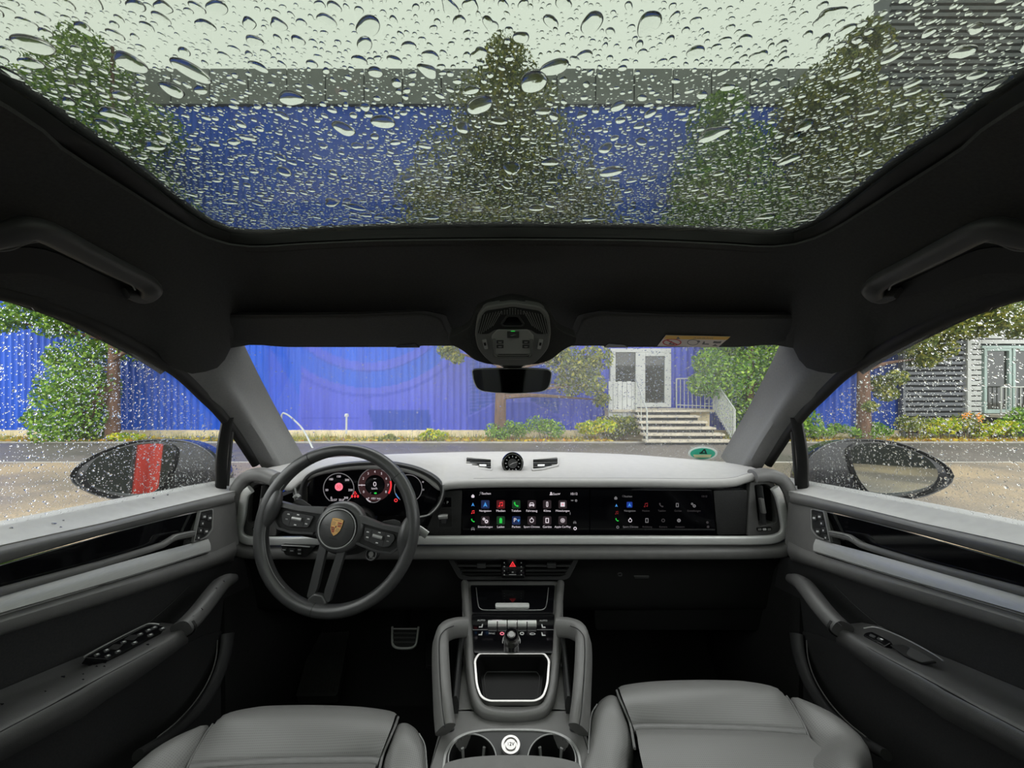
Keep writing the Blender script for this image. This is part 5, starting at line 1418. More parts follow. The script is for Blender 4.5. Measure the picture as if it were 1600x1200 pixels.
# hub
lathe('hub_shell', [(.026, -.05), (.046, -.035), (.056, -.012), (.0565, .004), (.051, .013), (.0445, .015), (.0415, .0125)], 'leather', SW, k=48, mtx=WMX @ Matrix.Translation((.004, .000, -.012)))
hub = lathe('hub_cap', [(.0, .0155), (.020, .0150), (.036, .0125), (.0392, .0105), (.0398, .004)], 'leather', SW, k=48, mtx=WMX @ Matrix.Translation((.0, -.002, -.010)))
lathe('hub_ring', [(.0432, .0118), (.0428, .0142), (.0408, .0142), (.0402, .0112)], 'silver2', SW, k=48, mtx=WMX @ Matrix.Translation((.001, -.002, -.011)))
HM = WMX @ Matrix.Translation((.0, .002, .0062))
def wpoly(nm, pts, z, th, m, par=SW, mtx=WMX, **kw):
    return prism3(nm, [Vector((x, y, z)) for x, y in pts], Vector((0, 0, -th)), m, par, mtx=mtx, **kw)
# crest: shield, quarters, stripes, antlers, horse
def shield(k):
    pts = [(-.0125, .0165), (-.006, .0175), (0, .0178), (.006, .0175), (.0125, .0165), (.0122, .004), (.0105, -.006), (.006, -.0135), (0, -.0185), (-.006, -.0135), (-.0105, -.006), (-.0122, .004)]
    return [(x * k, y * k) for x, y in pts]
CR = wpoly('crest', shield(1.0), .0012, .003, 'gold', SW, HM, bevel=.0006, label='gold, red and black crest')
pring_ = [Vector((x, y, .0017)) for x, y in shield(1.0)]
sweep('crest_rim', pring_, .0006, .0006, 'gold', CR, raw=True, k=6, closed=True, up=(0, 0, 1), mtx=HM)
def clipst(x0, x1, y0, y1, m, nm='crest_stripe'): wpoly(nm, [(x0, y0), (x1, y0), (x1, y1), (x0, y1)], .0018, .0004, m, CR, HM, smooth=False)
for y0, y1, m_ in ((.0075, .0105, 'crest_red'), (.0048, .0062, 'crest_black'), (.0012, .0038, 'crest_red')): clipst(.0022, .0110, y0, y1, m_)
for y0, y1, m_, xl in ((-.0035, -.0012, 'crest_red', -.0106), (-.0055, -.0042, 'crest_black', -.0098), (-.0085, -.0062, 'crest_red', -.0086), (-.0118, -.0094, 'crest_red', -.0062)): clipst(xl, -.0014, y0, y1, m_)
for (ax, ay) in ((-.0065, .009), (-.0065, .0062), (-.0065, .0034), (.0058, -.0032), (.0052, -.0058), (.0038, -.0085)):
    w = .0038 if ax < 0 else .0034
    sweep('crest_antler', [Vector((ax - w, ay - .0006, .002)), Vector((ax, ay + .0008, .002)), Vector((ax + w, ay - .0006, .002))], .00035, .0003, 'crest_black', CR, n=8, k=5, up=(0, 0, 1), mtx=HM)
wpoly('crest_inner_shield', [(-.0035, .0038), (.0035, .0038), (.0032, -.0012), (0, -.0045), (-.0032, -.0012)], .0022, .0004, 'gold', CR, HM, smooth=False)
wpoly('crest_horse', [(-.0016, -.0022), (-.0010, .0002), (-.0018, .0014), (-.0002, .0018), (.0006, .0032), (.0012, .0028), (.0010, .0016), (.0020, .0012), (.0012, .0004), (.0014, -.0018), (.0004, -.0008), (-.0006, -.0026)], .0025, .0004, 'crest_black', CR, HM, smooth=False)
cu = bpy.data.curves.new('lettering', 'FONT'); cu.body = 'PORSCHE'; cu.size = .0032; cu.align_x = 'CENTER'; cu.align_y = 'CENTER'; cu.materials.append(M['crest_black'])
o = solid_text(bpy.data.objects.new('lettering', cu)); o.matrix_basis = HM @ Matrix.Translation((0, .0138, .0018)) @ Matrix.Diagonal((1.35, 1, 1, 1)); link(o, CR)
cu = bpy.data.curves.new('lettering', 'FONT'); cu.body = 'AIRBAG'; cu.size = .0042; cu.align_x = 'CENTER'; cu.align_y = 'CENTER'; cu.materials.append(M['dark'])
o = solid_text(bpy.data.objects.new('lettering', cu)); o.matrix_basis = HM @ Matrix.Translation((0, -.0255, -.0010)) @ Matrix.Diagonal((1.2, 1, 1, 1)); link(o, hub)
for sx in (-1, 1): wpoly('hub_mark', [(sx * .018, .0003), (sx * .026, .0003), (sx * .026, -.0003), (sx * .018, -.0003)], .0004, .0003, 'dark', SW, HM, smooth=False)
# side spokes with key pads
for sx in (-1, 1):
    def q(pts): return [(sx * x, y) for x, y in pts]
    sp = wpoly('spoke', rp(q([(.045, .032), (.10, .022), (.156, .024), (.160, .012), (.152, -.016), (.135, -.028), (.10, -.030), (.045, -.022)]), .006, 3), -.006, .014, 'dark', SW, bevel=.003, seg=3)
    wpoly('spoke_cover', rp(q([(.040, .036), (.10, .026), (.160, .028), (.160, .0165), (.10, .0160), (.040, .020)]), .004, 3), .001, .016, 'leather', SW, bevel=.004, seg=3)
    wpoly('spoke_rim', rp(q([(.050, -.026), (.10, -.034), (.134, -.031), (.149, -.014), (.145, -.013), (.130, -.0265), (.10, -.0285), (.050, -.021)]), .001, 2), .0, .010, 'dark2', SW, bevel=.0012)
    kp = wpoly('key_pad', rp(q([(.060, .012), (.128, .011), (.134, .002), (.126, -.016), (.110, -.021), (.066, -.014)]), .004, 3), -.001, .006, 'dark2', SW, bevel=.0012)
    sweep('key_roller', [Vector((sx * .084, .000, .001)), Vector((sx * .106, -.001, .001))], .0042, .0036, 'silver2', SW, n=4, k=12, up=(0, 0, 1), power=3, mtx=WMX)
    for (x, y) in ((.070, .004), (.072, -.007), (.118, .005), (.119, -.006), (.096, -.014), (.096, .008)):
        wpoly('key_symbol', [(sx * x - .003, y - .0011), (sx * x + .003, y - .0011), (sx * x + .0024, y + .0013), (sx * x - .0024, y + .0013)], -.0007, .0003, 'ink' if (x * 1000) % 2 < 1 else 'inkdim', kp, smooth=False)
    for xx in (.078, .110): wpoly('key_joint', [(sx * xx - .0003, -.018), (sx * xx + .0003, -.018), (sx * xx + .0003, .011), (sx * xx - .0003, .011)], -.0006, .0003, 'seal', kp, smooth=False)
    # shift paddle peeking above the spoke
    wpoly('shift_paddle', rp(q([(.085, .026), (.112, .036), (.128, .034), (.134, .018), (.10, .006)]), .004, 3), -.030, .004, 'dark2', SW, bevel=.001)
    sweep('paddle_tip', [Vector((sx * .140, .030, -.034)), Vector((sx * .172, .026, -.034)), Vector((sx * .196, .017, -.034))] if sx > 0 else [Vector((-.120, .040, -.03)), Vector((-.128, .043, -.03)), Vector((-.132, .036, -.03))], .009 if sx > 0 else .004, .004, 'silver2', SW, n=8, k=10, up=(0, 0, 1), power=3, mtx=WMX)
# lower twin spoke
for sx in (-1, 1):
    wpoly('lower_spoke', rp([(sx * .013, -.040), (sx * .031, -.034), (sx * .026, -.152), (sx * .0135, -.156), (sx * .0085, -.132)], .003, 3), -.004, .012, 'leather', SW, bevel=.003, seg=3)
wpoly('lower_spoke_foot', rp([(-.022, -.154), (-.009, -.140), (.009, -.140), (.022, -.154), (.018, -.166), (-.018, -.166)], .004, 3), .002, .016, 'leather', SW, bevel=.004, seg=3)
MIR = {1: (14, 5), -1: (14, 2)}
# ================================================================= CENTRE CONSOLE
def lerp_tab(tab, v):
    for (a, fa), (b, fb) in zip(tab[:-1], tab[1:]):
        if v <= b: return fa + (fb - fa) * (v - a) / (b - a)
    return tab[-1][1]
CT = [(880, 1.02), (918, .98), (1025, .80), (1125, .668), (1200, .585)]
def PC(x, y, up=0.): 
    p = P(x, y, lerp_tab(CT, y)); p.z += up; return p
CC = thing('center_console', W(0, .8, -.6), 'centre console with black control panel and two grip handles', 'center console')
pcn = plane3(P(740, 918, .98), P(860, 918, .98), P(800, 1110, .685))       # upper panel plane
def cpoly(nm, pts, th, m, par=CC, lift=0., **kw): return ppoly(nm, pts, pcn, th, m, par, lift=lift, **kw)
# leather U body
ub = rp([(722, 905), (880, 905), (880, 985), (874, 1060), (866, 1096), (846, 1116), (800, 1122), (754, 1116), (738, 1096), (728, 1060), (722, 985)], [2, 2, 6, 20, 24, 20, 10, 20, 24, 20, 6], 4)
cpoly('console_body', rp([(722, 905), (880, 905), (880, 985), (876, 1023), (726, 1023), (722, 985)], 3, 3), .075, 'leather2', lift=-.004, bevel=.003, seg=3)
uo_ = [(726, 1022), (730, 1060), (740, 1096), (755, 1113), (775, 1120), (800, 1122), (825, 1120), (845, 1113), (860, 1096), (871, 1060), (876, 1022)]
ui_ = [(742, 1022), (742.5, 1055), (748, 1083), (757, 1096.5), (776, 1100.5), (800, 1101), (824, 1100.5), (844, 1096.5), (853, 1083), (858, 1055), (859, 1022)]
s2 = lambda q_: [(v.x, v.y) for v in spline([Vector((a, b, 0)) for a, b in q_], 40)]
pring('console_u_body', s2(uo_), s2(ui_), pcn, .060, 'leather2', CC, lift=-.002, closed=False, bevel=.004, seg=3)
uo = [(724, 908), (731, 985), (735, 1045), (742, 1090), (752, 1112), (775, 1120), (800, 1122), (825, 1120), (850, 1112), (861, 1090), (867, 1045), (872, 985), (879, 908)]
sweep('leather_roll', [on(x, y, pcn) + Vector((0, .0, -.006)) for x, y in [(726, 908), (732, 985), (735.5, 1045), (742, 1085), (754, 1106), (775, 1113), (800, 1114.5), (825, 1113), (848, 1106), (860, 1085), (866, 1045), (870, 985), (876, 908)]], .0095, .012, 'leather2', CC, n=110, k=14, up=(0, -.5, .86))
# black control panel
cpoly('upper_bin_lid', rp([(735, 915), (867, 915), (864, 959.5), (738, 959.5)], 2, 2), .006, 'gloss', lift=.002, bevel=.001)
sweep('lid_trim', [on(x, y, pcn) + pcn[1] * .003 for x, y in ((744, 920), (747, 945), (751, 953), (762, 955), (800, 955), (840, 955), (850, 953), (854, 945), (857, 920))], .0010, .0012, 'silver2', CC, n=60, k=6, up=(0, -.5, .86))
cpoly('lid_handle', rp([(774, 946), (827, 946), (827, 952.5), (774, 952.5)], 2.5, 3), .008, 'silver', lift=.008, bevel=.0012)
KP = cpoly('climate_panel', rp([(737, 961), (866, 961), (864, 1022), (741, 1022)], 2, 2), .006, 'gloss', lift=.003, bevel=.001)
cpoly('panel_joint', [(738, 985.5), (762, 985.5), (762, 986.3), (738, 986.3)], .0004, 'inkdim', KP, lift=.0034, smooth=False); cpoly('panel_joint', [(839, 985.5), (865, 985.5), (865, 986.3), (839, 986.3)], .0004, 'inkdim', KP, lift=.0034, smooth=False)
for i in range(5):
    x = 769.5 + i * 15.4
    sweep('toggle_switch', [on(x - 6.9, 979.5, pcn) + pcn[1] * .008, on(x + 6.9, 979.5, pcn) + pcn[1] * .008], .0062, .0075, 'silver', CC, n=3, k=16, up=tuple(pcn[1]), power=2.4, bevel=0)
    cpoly('toggle_base', [(x - 6.6, 981), (x + 6.6, 981), (x + 6.4, 985.5), (x - 6.4, 985.5)], .006, 'dark2', CC, lift=.006)
    cpoly('switch_frame', [(x - 7, 985), (x + 7, 985), (x + 6.4, 988.5), (x - 6.4, 988.5)], .0004, 'dark2', KP, lift=.0036, smooth=False)
for x, y, w in ((777, 971.6, 8), (804, 972.8, 4), (823, 972.2, 8)): cpoly('display_bar', [(x - w, y - 1), (x + w, y - 1), (x + w, y + 1), (x - w, y + 1)], .0004, 'white', KP, lift=.0036, smooth=False)
for s_, x, y, z_ in (('AUTO', 752, 971.5, 4.4), ('AUTO', 849, 972, 4.4), ('A/C', 795.5, 972.8, 3.6), ('SYNC', 768.5, 992, 4.0), ('AUTO', 800, 990.2, 3.4)): text(s_, x, y, z_, pcn, 'ink', KP, lift=.0036)
def seatsym(x, y, f=1):
    cpoly('symbol', [(x - 3.6 * f, y + 2.6), (x - 3 * f, y + .8), (x + .6 * f, y + .8), (x + 1.8 * f, y - 3), (x + 3.4 * f, y - 3), (x + 2.2 * f, y + 2.6)], .0003, 'ink', KP, lift=.0036, smooth=False)
seatsym(751.5, 980); seatsym(751, 992); seatsym(849, 980.5, -1); seatsym(849, 993, -1)
for x in (784.5, 815.5): pring('symbol', ell(x, 992, 3.4, 2.4, 14), ell(x, 992, 2.2, 1.3, 14), pcn, .0003, 'pink' if x < 800 else 'ink', KP, lift=.0036, smooth=False)
pring('symbol', ell(832, 992.5, 4.6, 1.7, 14), ell(832, 992.5, 3.4, .9, 14), pcn, .0003, 'ink', KP, lift=.0036, smooth=False)
km = frame_mtx(on(799, 1004, pcn), Vector((0, -.42, .9)), (0, 1, 0))
lathe('volume_knob', [(.0, -.002), (.0185, -.002), (.0185, .002), (.0160, .003), (.0155, .024), (.0135, .0275), (.0085, .0280), (.0080, .0265), (.0, .0265)], 'chrome', CC, k=36, mtx=km, label='chrome volume knob')
lathe('knob_top', [(.0, .0288), (.0062, .0288), (.0066, .0268)], 'silver2', CC, k=24, mtx=km); lathe('knob_ring', [(.0135, .0278), (.0130, .0290), (.0088, .0290), (.0086, .0280)], 'gloss', CC, k=30, mtx=km)
lathe('knob_collar', [(.0195, .000), (.0195, .0040), (.0182, .0040), (.0182, .000)], 'silver2', CC, k=36, mtx=km)
# storage tray with chrome U
tray_o = rp([(747, 1024.5), (852, 1024.5), (860, 1035), (857, 1075), (850, 1094), (838, 1101), (762, 1101), (750, 1094), (743, 1075), (740, 1035)], [3, 3, 5, 12, 8, 8, 8, 8, 12, 5], 4)
tray_i = rp([(750, 1026.3), (849, 1026.3), (856, 1035), (853, 1074), (847, 1091), (836, 1097.5), (764, 1097.5), (753, 1091), (747, 1074), (744, 1035)], [3, 3, 5, 12, 8, 8, 8, 8, 12, 5], 4)
pring('chrome_surround', tray_o, tray_i, pcn, .010, 'chrome', CC, lift=.0065, bevel=.0008)
deep = (pcn[0] - pcn[1] * .030, pcn[1])
pts_hi = [on(x, y, pcn) for x, y in tray_i]
cen_ = sum(pts_hi, Vector()) / len(pts_hi)
pts_lo = [cen_ + (p - cen_) * .86 - pcn[1] * .026 for p in pts_hi]
surf('tray_wall', [pts_hi, pts_lo], 'traymat', CC, raw=True, closed=True)
prism3('tray_floor', pts_lo, -pcn[1] * .004, 'traymat', CC, smooth=False)
pts_m = [cen_ + (p - cen_) * .78 - pcn[1] * .0250 for p in pts_hi]
sweep('tray_mat_edge', pts_m, .0009, .0009, 'dark2', CC, raw=True, closed=True, k=6, up=(0, -.5, .86))
# lower deck around it
deckz = -.602
dk = [(735, 1000), (867, 1000), (884, 1060), (893, 1110), (897, 1135), (915, 1145), (934, 1215), (668, 1215), (686, 1145), (705, 1135), (710, 1110), (719, 1060)]
def on_deck(x, y, up=0): return PZ(x, y, -.592 + up)
dpl = (P(800, 1100, .592 * 600 / 500), Vector((0, 0, 1)))
dko = [(737, 1108), (760, 1120), (800, 1124), (842, 1120), (865, 1108), (893, 1110), (897, 1135), (915, 1145), (934, 1215), (668, 1215), (686, 1145), (705, 1135), (710, 1110)]
cup_hole = rp([(694.5, 1212), (697.5, 1179), (709, 1160.5), (730, 1149), (761, 1144), (839, 1144), (870, 1149), (891, 1160.5), (902.5, 1179), (905.5, 1212)], [2, 10, 14, 14, 20, 20, 14, 14, 10, 2], 4)
N_ = 120
c0_ = (800, 1180)
pring('console_deck', radial(rp(dko, [2, 4, 4, 4, 2, 2, 6, 6, 2, 2, 6, 6, 2], 3), c0_, N_), radial(cup_hole, c0_, N_), dpl, .09, 'leather2', CC, bevel=0, angle=30)
for s in (1, -1): ppoly('deck_wing', [(709.6, 1111), (719, 1060), (732, 1005), (735.5, 1045), (738, 1080), (742, 1111)], dpl, .09, 'leather2', CC, s=s)
box('console_core', (-.125, .30, H - 1.05), (.125, .86, H - .675), 'leather', CC, bevel=.01)
box('console_front_core', (-.10, .80, H - 1.05), (.10, 1.30, H - .60), 'dark', CC, bevel=.01)
box('console_neck', (-.095, .86, H - .72), (.095, 1.06, H - .57), 'dark', CC, bevel=.01)
# deck seams
for s in (1, -1):
    sweep('deck_seam', [MX(on_deck(x, y, .0006), s) for x, y in ((712, 1100), (702, 1140), (690, 1147), (672, 1200))], .0008, .0008, 'dark2', CC, n=20, k=5, up=(0, 0, 1))
# grip handles either side
for s in (1, -1):
    gp = [P(728, 980, .830), P(712, 981, .820), P(698, 986, .806), P(690, 996, .790), P(688, 1012, .770), P(689, 1050, .725), P(692, 1100, .672), P(696, 1140, .640)]
    GR = sweep('grip_handle', gp, lambda f: .0150 - .002 * f, .0190, 'leather2', CC, n=60, k=18, up=(.25, .45, .85), power=2.8, s=s)
    sweep('grip_seam', [P(709, 978, .802), P(697, 983, .786), P(688, 994, .770), P(686, 1012, .750), P(687, 1050, .706), P(690.5, 1100, .654), P(695, 1136, .628)], .0009, .0009, 'dark', GR, n=50, k=5, up=(.3, .3, .85), s=s)
    sweep('grip_inner_post', [P(722, 1000, .84), P(716, 1050, .78), P(711, 1105, .69)], .007, .02, 'dark2', CC, n=12, k=10, up=(0, .3, 1), s=s)
    pring('grip_foot', ell(696, 1140, 14, 5, 18), ell(696, 1140, 10.5, 3.6, 18), dpl, .006, 'dark2', CC, s=s, lift=.003)
# cup holders
cup_o = rp([(691, 1204), (694, 1178), (706, 1158), (728, 1146), (760, 1141), (840, 1141), (872, 1146), (894, 1158), (906, 1178), (909, 1204)], [2, 10, 14, 14, 20, 20, 14, 14, 10, 2], 4)
cup_i = rp([(694.5, 1204), (697.5, 1179), (709, 1160.5), (730, 1149), (761, 1144), (839, 1144), (870, 1149), (891, 1160.5), (902.5, 1179), (905.5, 1204)], [2, 10, 14, 14, 20, 20, 14, 14, 10, 2], 4)
pring('cup_holder_rim', cup_o, cup_i, dpl, .006, 'silver2', CC, lift=.003, bevel=.0008)
# plate with two round holes, each half cut around its own well
for s in (1, -1):
    cx_, cy_, cr_ = 738, 1188, 37.5
    hole = radial(ell(cx_, cy_, cr_, cr_ * 1.06, 60), (cx_, cy_), 72)
    halfp = [(x, y) for x, y in cup_hole if x < 799] + [(800, 1144), (800, 1212)]
    halfp = sorted(halfp, key=lambda p: math.atan2(p[1] - cy_, p[0] - cx_))
    outh = radial(halfp, (cx_, cy_), 72)
    pring('cup_holder_plate', outh, hole, dpl, .004, 'grille', CC, s=s, lift=.0008, smooth=False)
    hw = [MX(on(x, y, dpl), s) for x, y in hole]
    cw = sum(hw, Vector()) / 72
    lo = [cw + (p - cw) * .9 + Vector((0, 0, -.065)) for p in hw]
    surf('cup_well', [[p + Vector((0, 0, .0006)) for p in hw], lo, [cw + (p - cw) * .02 + Vector((0, 0, -.066)) for p in hw]], 'seal', CC, raw=True, closed=True)
    sweep('cup_well_rim', [cw + (p - cw) * 1.0 + Vector((0, 0, .0012)) for p in hw], .0011, .0011, 'silver2', CC, raw=True, closed=True, k=6, up=(0, 0, 1))
    for a in (60, 125):
        t = math.radians(a if s == 1 else 180 - a)
        b0 = cw + Vector((.0335 * math.cos(t), .0335 * math.sin(t), -.008))
        sweep('cup_spring', [b0, b0 + Vector((-math.cos(t) * .003, -math.sin(t) * .003, -.022))], .0026, .0018, 'silver2', CC, n=3, k=8, up=(math.cos(t), math.sin(t), 0), power=4)
sm_ = frame_mtx(on_deck(798, 1168, .004), (0, -.1, 1), (0, 1, 0))
lathe('power_socket', [(.0, .000), (.0145, .000), (.0160, .003), (.0150, .006), (.0112, .006), (.0108, .0035), (.0088, .0035), (.0084, .0060), (.0, .0062)], 'chrome', CC, k=32, mtx=sm_, label='chrome socket cap marked 12V')
cu = bpy.data.curves.new('lettering', 'FONT'); cu.body = '12V'; cu.size = .0075; cu.align_x = 'CENTER'; cu.align_y = 'CENTER'; cu.materials.append(M['dark'])
o = solid_text(bpy.data.objects.new('lettering', cu)); o.matrix_basis = sm_ @ Matrix.Translation((0, 0, .0066)); link(o, CC)
# armrest lid, lower edge of the photo
AL = thing('armrest_lid', W(0, .5, -.58), 'grey leather armrest lid at the rear of the cup holders', 'armrest')
al = rp([(688, 1215), (694, 1192), (722, 1184), (760, 1180), (800, 1179), (840, 1180), (878, 1184), (906, 1192), (912, 1215), (960, 1500), (640, 1500)], [4, 8, 20, 20, 20, 20, 20, 8, 4, 4, 4], 3)
ppoly('lid_pad', al, (P(800, 1180, .567 * 600 / 580), Vector((0, -.02, 1)).normalized()), .04, 'leather2', AL, bevel=.008, seg=4)

# ================================================================= DOORS
def rowx(pts): return [SX(x, y, -w) for x, y, w in pts]
def ext(r, y=-.85):
    """continue a row backwards out of the picture"""
    d = (r[0] - r[1]); k = (y - r[0].y) / d.y
    return [r[0] + d * k] + r
for s in (1, -1):
    side = 'driver' if s == 1 else 'passenger'
    DR_ = thing('door_lining', MX(W(-.72, .5, -.6), s), '%s-side door lining with armrest, pull handle, %s' % (side, 'four window switches' if s == 1 else 'one window switch'), 'car door', 'front door linings')
    # cap under the window
    r0 = ext(rowx([(0, 814, .748), (150, 785, .748), (345, 750, .748), (372, 745, .745)]))
    r1 = ext(rowx([(0, 822, .735), (150, 793, .735), (345, 758, .735), (376, 752, .732)]))
    r2 = ext(rowx([(0, 838, .712), (150, 808, .712), (345, 768, .712), (376, 761, .712)]))
    r3 = ext(rowx([(0, 852, .690), (150, 819, .690), (300, 783, .690), (368, 767, .690)]))
    r4 = ext(rowx([(0, 866, .680), (150, 829, .680), (300, 791, .680), (366, 777, .680)]))
    r5 = ext(rowx([(0, 880, .684), (150, 838, .684), (300, 800, .684), (366, 785, .684)]))
    surf('door_cap', [r0, r1, r2, r3], 'doortop', DR_, byy=True, n=30, mrows=10, s=s, solid=.012, away=W(0, .3, 0))
    surf('cap_face', [[p + Vector((0, 0, -.0015)) for p in r3], r4, r5, [p + Vector((-.01, 0, -.003)) for p in r5]], 'door', DR_, byy=True, n=30, mrows=10, s=s, solid=.006, away=W(0, .3, -.3))
    # backing of the whole lining
    q0 = ext(rowx([(0, 884, .697), (150, 842, .697), (300, 803, .697), (368, 786, .697)]))
    q1 = ext(rowx([(0, 1010, .697), (150, 950, .697), (300, 890, .697), (372, 872, .697)]))
    surf('lining_board', [q0, q1], 'gloss', DR_, byy=True, n=20, mrows=3, s=s, solid=.01, away=W(0, .3, -.3))
    # long black inlay + its bright upper line
    a0 = ext(rowx([(0, 883, .690), (157, 838, .690), (225, 819, .690), (313, 799, .690)])); a1 = ext(rowx([(0, 922, .690), (150, 882, .690), (225, 860, .690), (300, 836, .690)]))
    surf('inlay_strip', [a0, a1], 'gloss', DR_, byy=True, n=20, mrows=3, s=s, solid=.004, away=W(0, .3, -.3))
    sweep('inlay_line', [p + Vector((.003, 0, .0)) for p in a0], .0011, .0011, 'silver2', DR_, n=40, k=6, up=(1, 0, 0), s=s)
    # inner release: dished recess and lever
    surf('release_recess', [rowx([(222, 853, .689), (240, 835, .689), (262, 822, .689), (300, 808, .689)]), rowx([(228, 858, .694), (250, 843, .700), (275, 832, .702), (300, 825, .702)]), rowx([(240, 856, .689), (262, 848, .692), (285, 842, .692), (304, 836, .689)])], 'dark2', DR_, n=16, mrows=8, s=s, solid=.003, away=W(0, .3, -.3))
    ppoly('release_pocket', rp([(282, 812), (312, 803), (304, 838), (280, 846)], 3, 3), (W(-.6885, 0, 0), Vector((1, 0, 0))), .004, 'seal', DR_, s=s)
    # rail under the inlay rising into the lever
    b0 = ext(rowx([(0, 925, .678), (150, 884, .678), (230, 859.5, .678), (250, 853, .676), (262, 847, .672), (272, 840, .670), (300, 834, .670)]))
    sweep('release_rail', b0, .0065, .0070, 'door', DR_, n=80, k=12, up=(1, 0, .1), s=s)
    sweep('rail_highlight', [p + Vector((.0065, 0, .0045)) for p in b0[5:]], .0010, .0010, 'silver2', DR_, n=20, k=6, up=(1, 0, 0), s=s)
    # silver band
    c0 = ext(rowx([(0, 937, .676), (150, 893, .676), (240, 867, .676), (322, 845, .676)]))
    c1 = ext(rowx([(0, 948, .668), (150, 903, .668), (240, 877, .668), (325, 853, .668)]))
    c2 = ext(rowx([(0, 959, .664), (150, 915, .664), (240, 888, .664), (325, 861.5, .664)]))
    surf('silver_band', [c0, c1, c2], 'silverdoor', DR_, byy=True, n=30, mrows=6, s=s, solid=.006, away=W(0, .3, -.3), label='brushed silver trim band')
    sweep('bright_line', [p + Vector((.0015, 0, -.001)) for p in c2], .0013, .0013, 'silver2', DR_, n=40, k=6, up=(1, 0, 0), s=s)
    # lower roll under the band
    d0 = ext(rowx([(0, 962, .664), (150, 918, .664), (240, 891, .664), (333, 862, .664), (368, 846, .668)]))
    d1 = ext(rowx([(0, 975, .654), (150, 928, .654), (240, 902, .654), (333, 874, .656), (370, 860, .664)]))
    d2 = ext(rowx([(0, 990, .660), (150, 943, .660), (240, 914, .660), (320, 887, .662), (366, 872, .670)]))
    d3 = ext(rowx([(0, 993, .684), (150, 947, .684), (240, 918, .684), (320, 890, .684), (366, 876, .684)]))
    surf('lower_roll', [d0, d1, d2, d3], 'door', DR_, byy=True, n=30, mrows=12, s=s, solid=.004, away=W(0, .3, -.3))
    # front end panel with the seat switches
    ppoly('end_panel', rp([(312, 798), (368, 784), (374, 850), (336, 868), (322, 862), (326, 846), (300, 852), (306, 820)], [2, 3, 4, 6, 4, 6, 2, 2], 3), plane3(SX(312, 798, -.684), SX(368, 784, -.690), SX(330, 866, -.668)), .02, 'door', DR_, s=s, bevel=.002)
    SW_ = ppoly('switch_plate', rp([(314, 800), (331, 796), (330, 826), (322, 838), (304, 845)], [1, 3, 3, 6, 1], 3), plane3(SX(312, 800, -.676), SX(332, 796, -.679), SX(304, 845, -.668)), .008, 'dark', DR_, s=s, bevel=.001)
    psw = plane3(SX(312, 800, -.676), SX(332, 796, -.679), SX(304, 845, -.668))
    pring('plate_frame', rp([(312, 798.5), (333, 794.5), (332, 828), (323, 840), (302, 847)], [1, 3, 3, 6, 1], 3), rp([(313.5, 800), (331.5, 796), (330.5, 826.5), (322, 838.4), (303.6, 845.4)], [1, 3, 3, 6, 1], 3), psw, .006, 'silver2', DR_, s=s, lift=.001)
    for x, y in ((318.5, 807.5), (327, 809.5), (315.5, 818), (312.5, 829), (321.5, 830.5), (309, 840.5)):
        ppoly('key', rp([(x - 3.6, y - 4.2), (x + 3.2, y - 5), (x + 2.8, y + 3.6), (x - 4, y + 4.4)], 1, 2), psw, .003, 'dark2', SW_, s=s, lift=.0015, bevel=.0005)
        w = 1.9 if (x, y) in ((318.5, 807.5), (327, 809.5), (321.5, 830.5)) else .9
        ppoly('symbol', [(x - w, y - 1.3), (x + w, y - 1.6), (x + w, y + 1.2), (x - w, y + 1.5)], psw, .0003, 'ink', SW_, s=s, lift=.0019, smooth=False)
    # fabric panel
    e0 = ext(rowx([(0, 985, .684), (150, 940, .684), (300, 892, .684), (380, 868, .688)])); e1 = ext(rowx([(0, 1100, .700), (150, 1022, .700), (300, 968, .700), (392, 930, .70)])); e2 = ext(rowx([(0, 1210, .71), (150, 1140, .71), (300, 1030, .71), (392, 985, .71)]))
    surf('fabric_panel', [e0, e1, e2], 'fabric', DR_, byy=True, n=24, mrows=10, s=s, solid=.008, away=W(0, .3, -.3))
    sweep('fabric_crease', rowx([(296, 915, .686), (262, 948, .690), (226, 978, .694)]), .0007, .0007, 'dark2', DR_, n=12, k=5, up=(1, 0, 0), s=s)
    # lower pocket panel
    f0 = ext(rowx([(0, 1170, .702), (150, 1090, .702), (300, 1000, .702), (392, 975, .705)]))
    surf('lower_panel', [f0, [Vector((-.705, p.y, H - .75)) for p in yspline(f0, 24)], [Vector((-.70, p.y, H - 1.06)) for p in yspline(f0, 24)]], 'fabric', DR_, byy=True, n=24, mrows=8, s=s, solid=.02, away=W(0, .3, -.3))
    # curved edge of the pocket
    sweep('pocket_edge', [SX(x, y, -w) for x, y, w in ((356, 990, .690), (352, 1020, .680), (341, 1056, .668), (322, 1092, .655), (295, 1125, .640), (255, 1156, .625), (215, 1180, .61))], lambda f: .016 - .008 * f, .008, 'dark2', DR_, n=40, k=12, up=(1, -.3, .3), s=s)
    sweep('pocket_highlight', [SX(x, y, -w) for x, y, w in ((340, 1000, .672), (337, 1030, .664), (326, 1062, .654), (305, 1096, .64), (276, 1128, .626), (246, 1152, .612))], .0012, .0012, 'door', DR_, n=30, k=6, up=(1, -.3, .3), s=s)
    # armrest: top sheet and front roll
    g0 = ext(rowx([(0, 1078, .692), (60, 1053, .692), (100, 1036, .692), (130, 1028, .690), (180, 1002, .690), (230, 976, .690), (262, 973, .690), (284, 976, .684)]))
    g1 = ext(rowx([(0, 1100, .668), (60, 1072, .668), (110, 1049, .668), (150, 1036, .662), (200, 1012, .658), (240, 993, .655), (268, 983, .652), (286, 979, .650)]))
    g2 = ext(rowx([(0, 1136, .612), (60, 1105, .612), (110, 1078, .612), (150, 1056, .612), (200, 1030, .612), (240, 1008, .612), (268, 992, .612), (288, 981, .614)]))
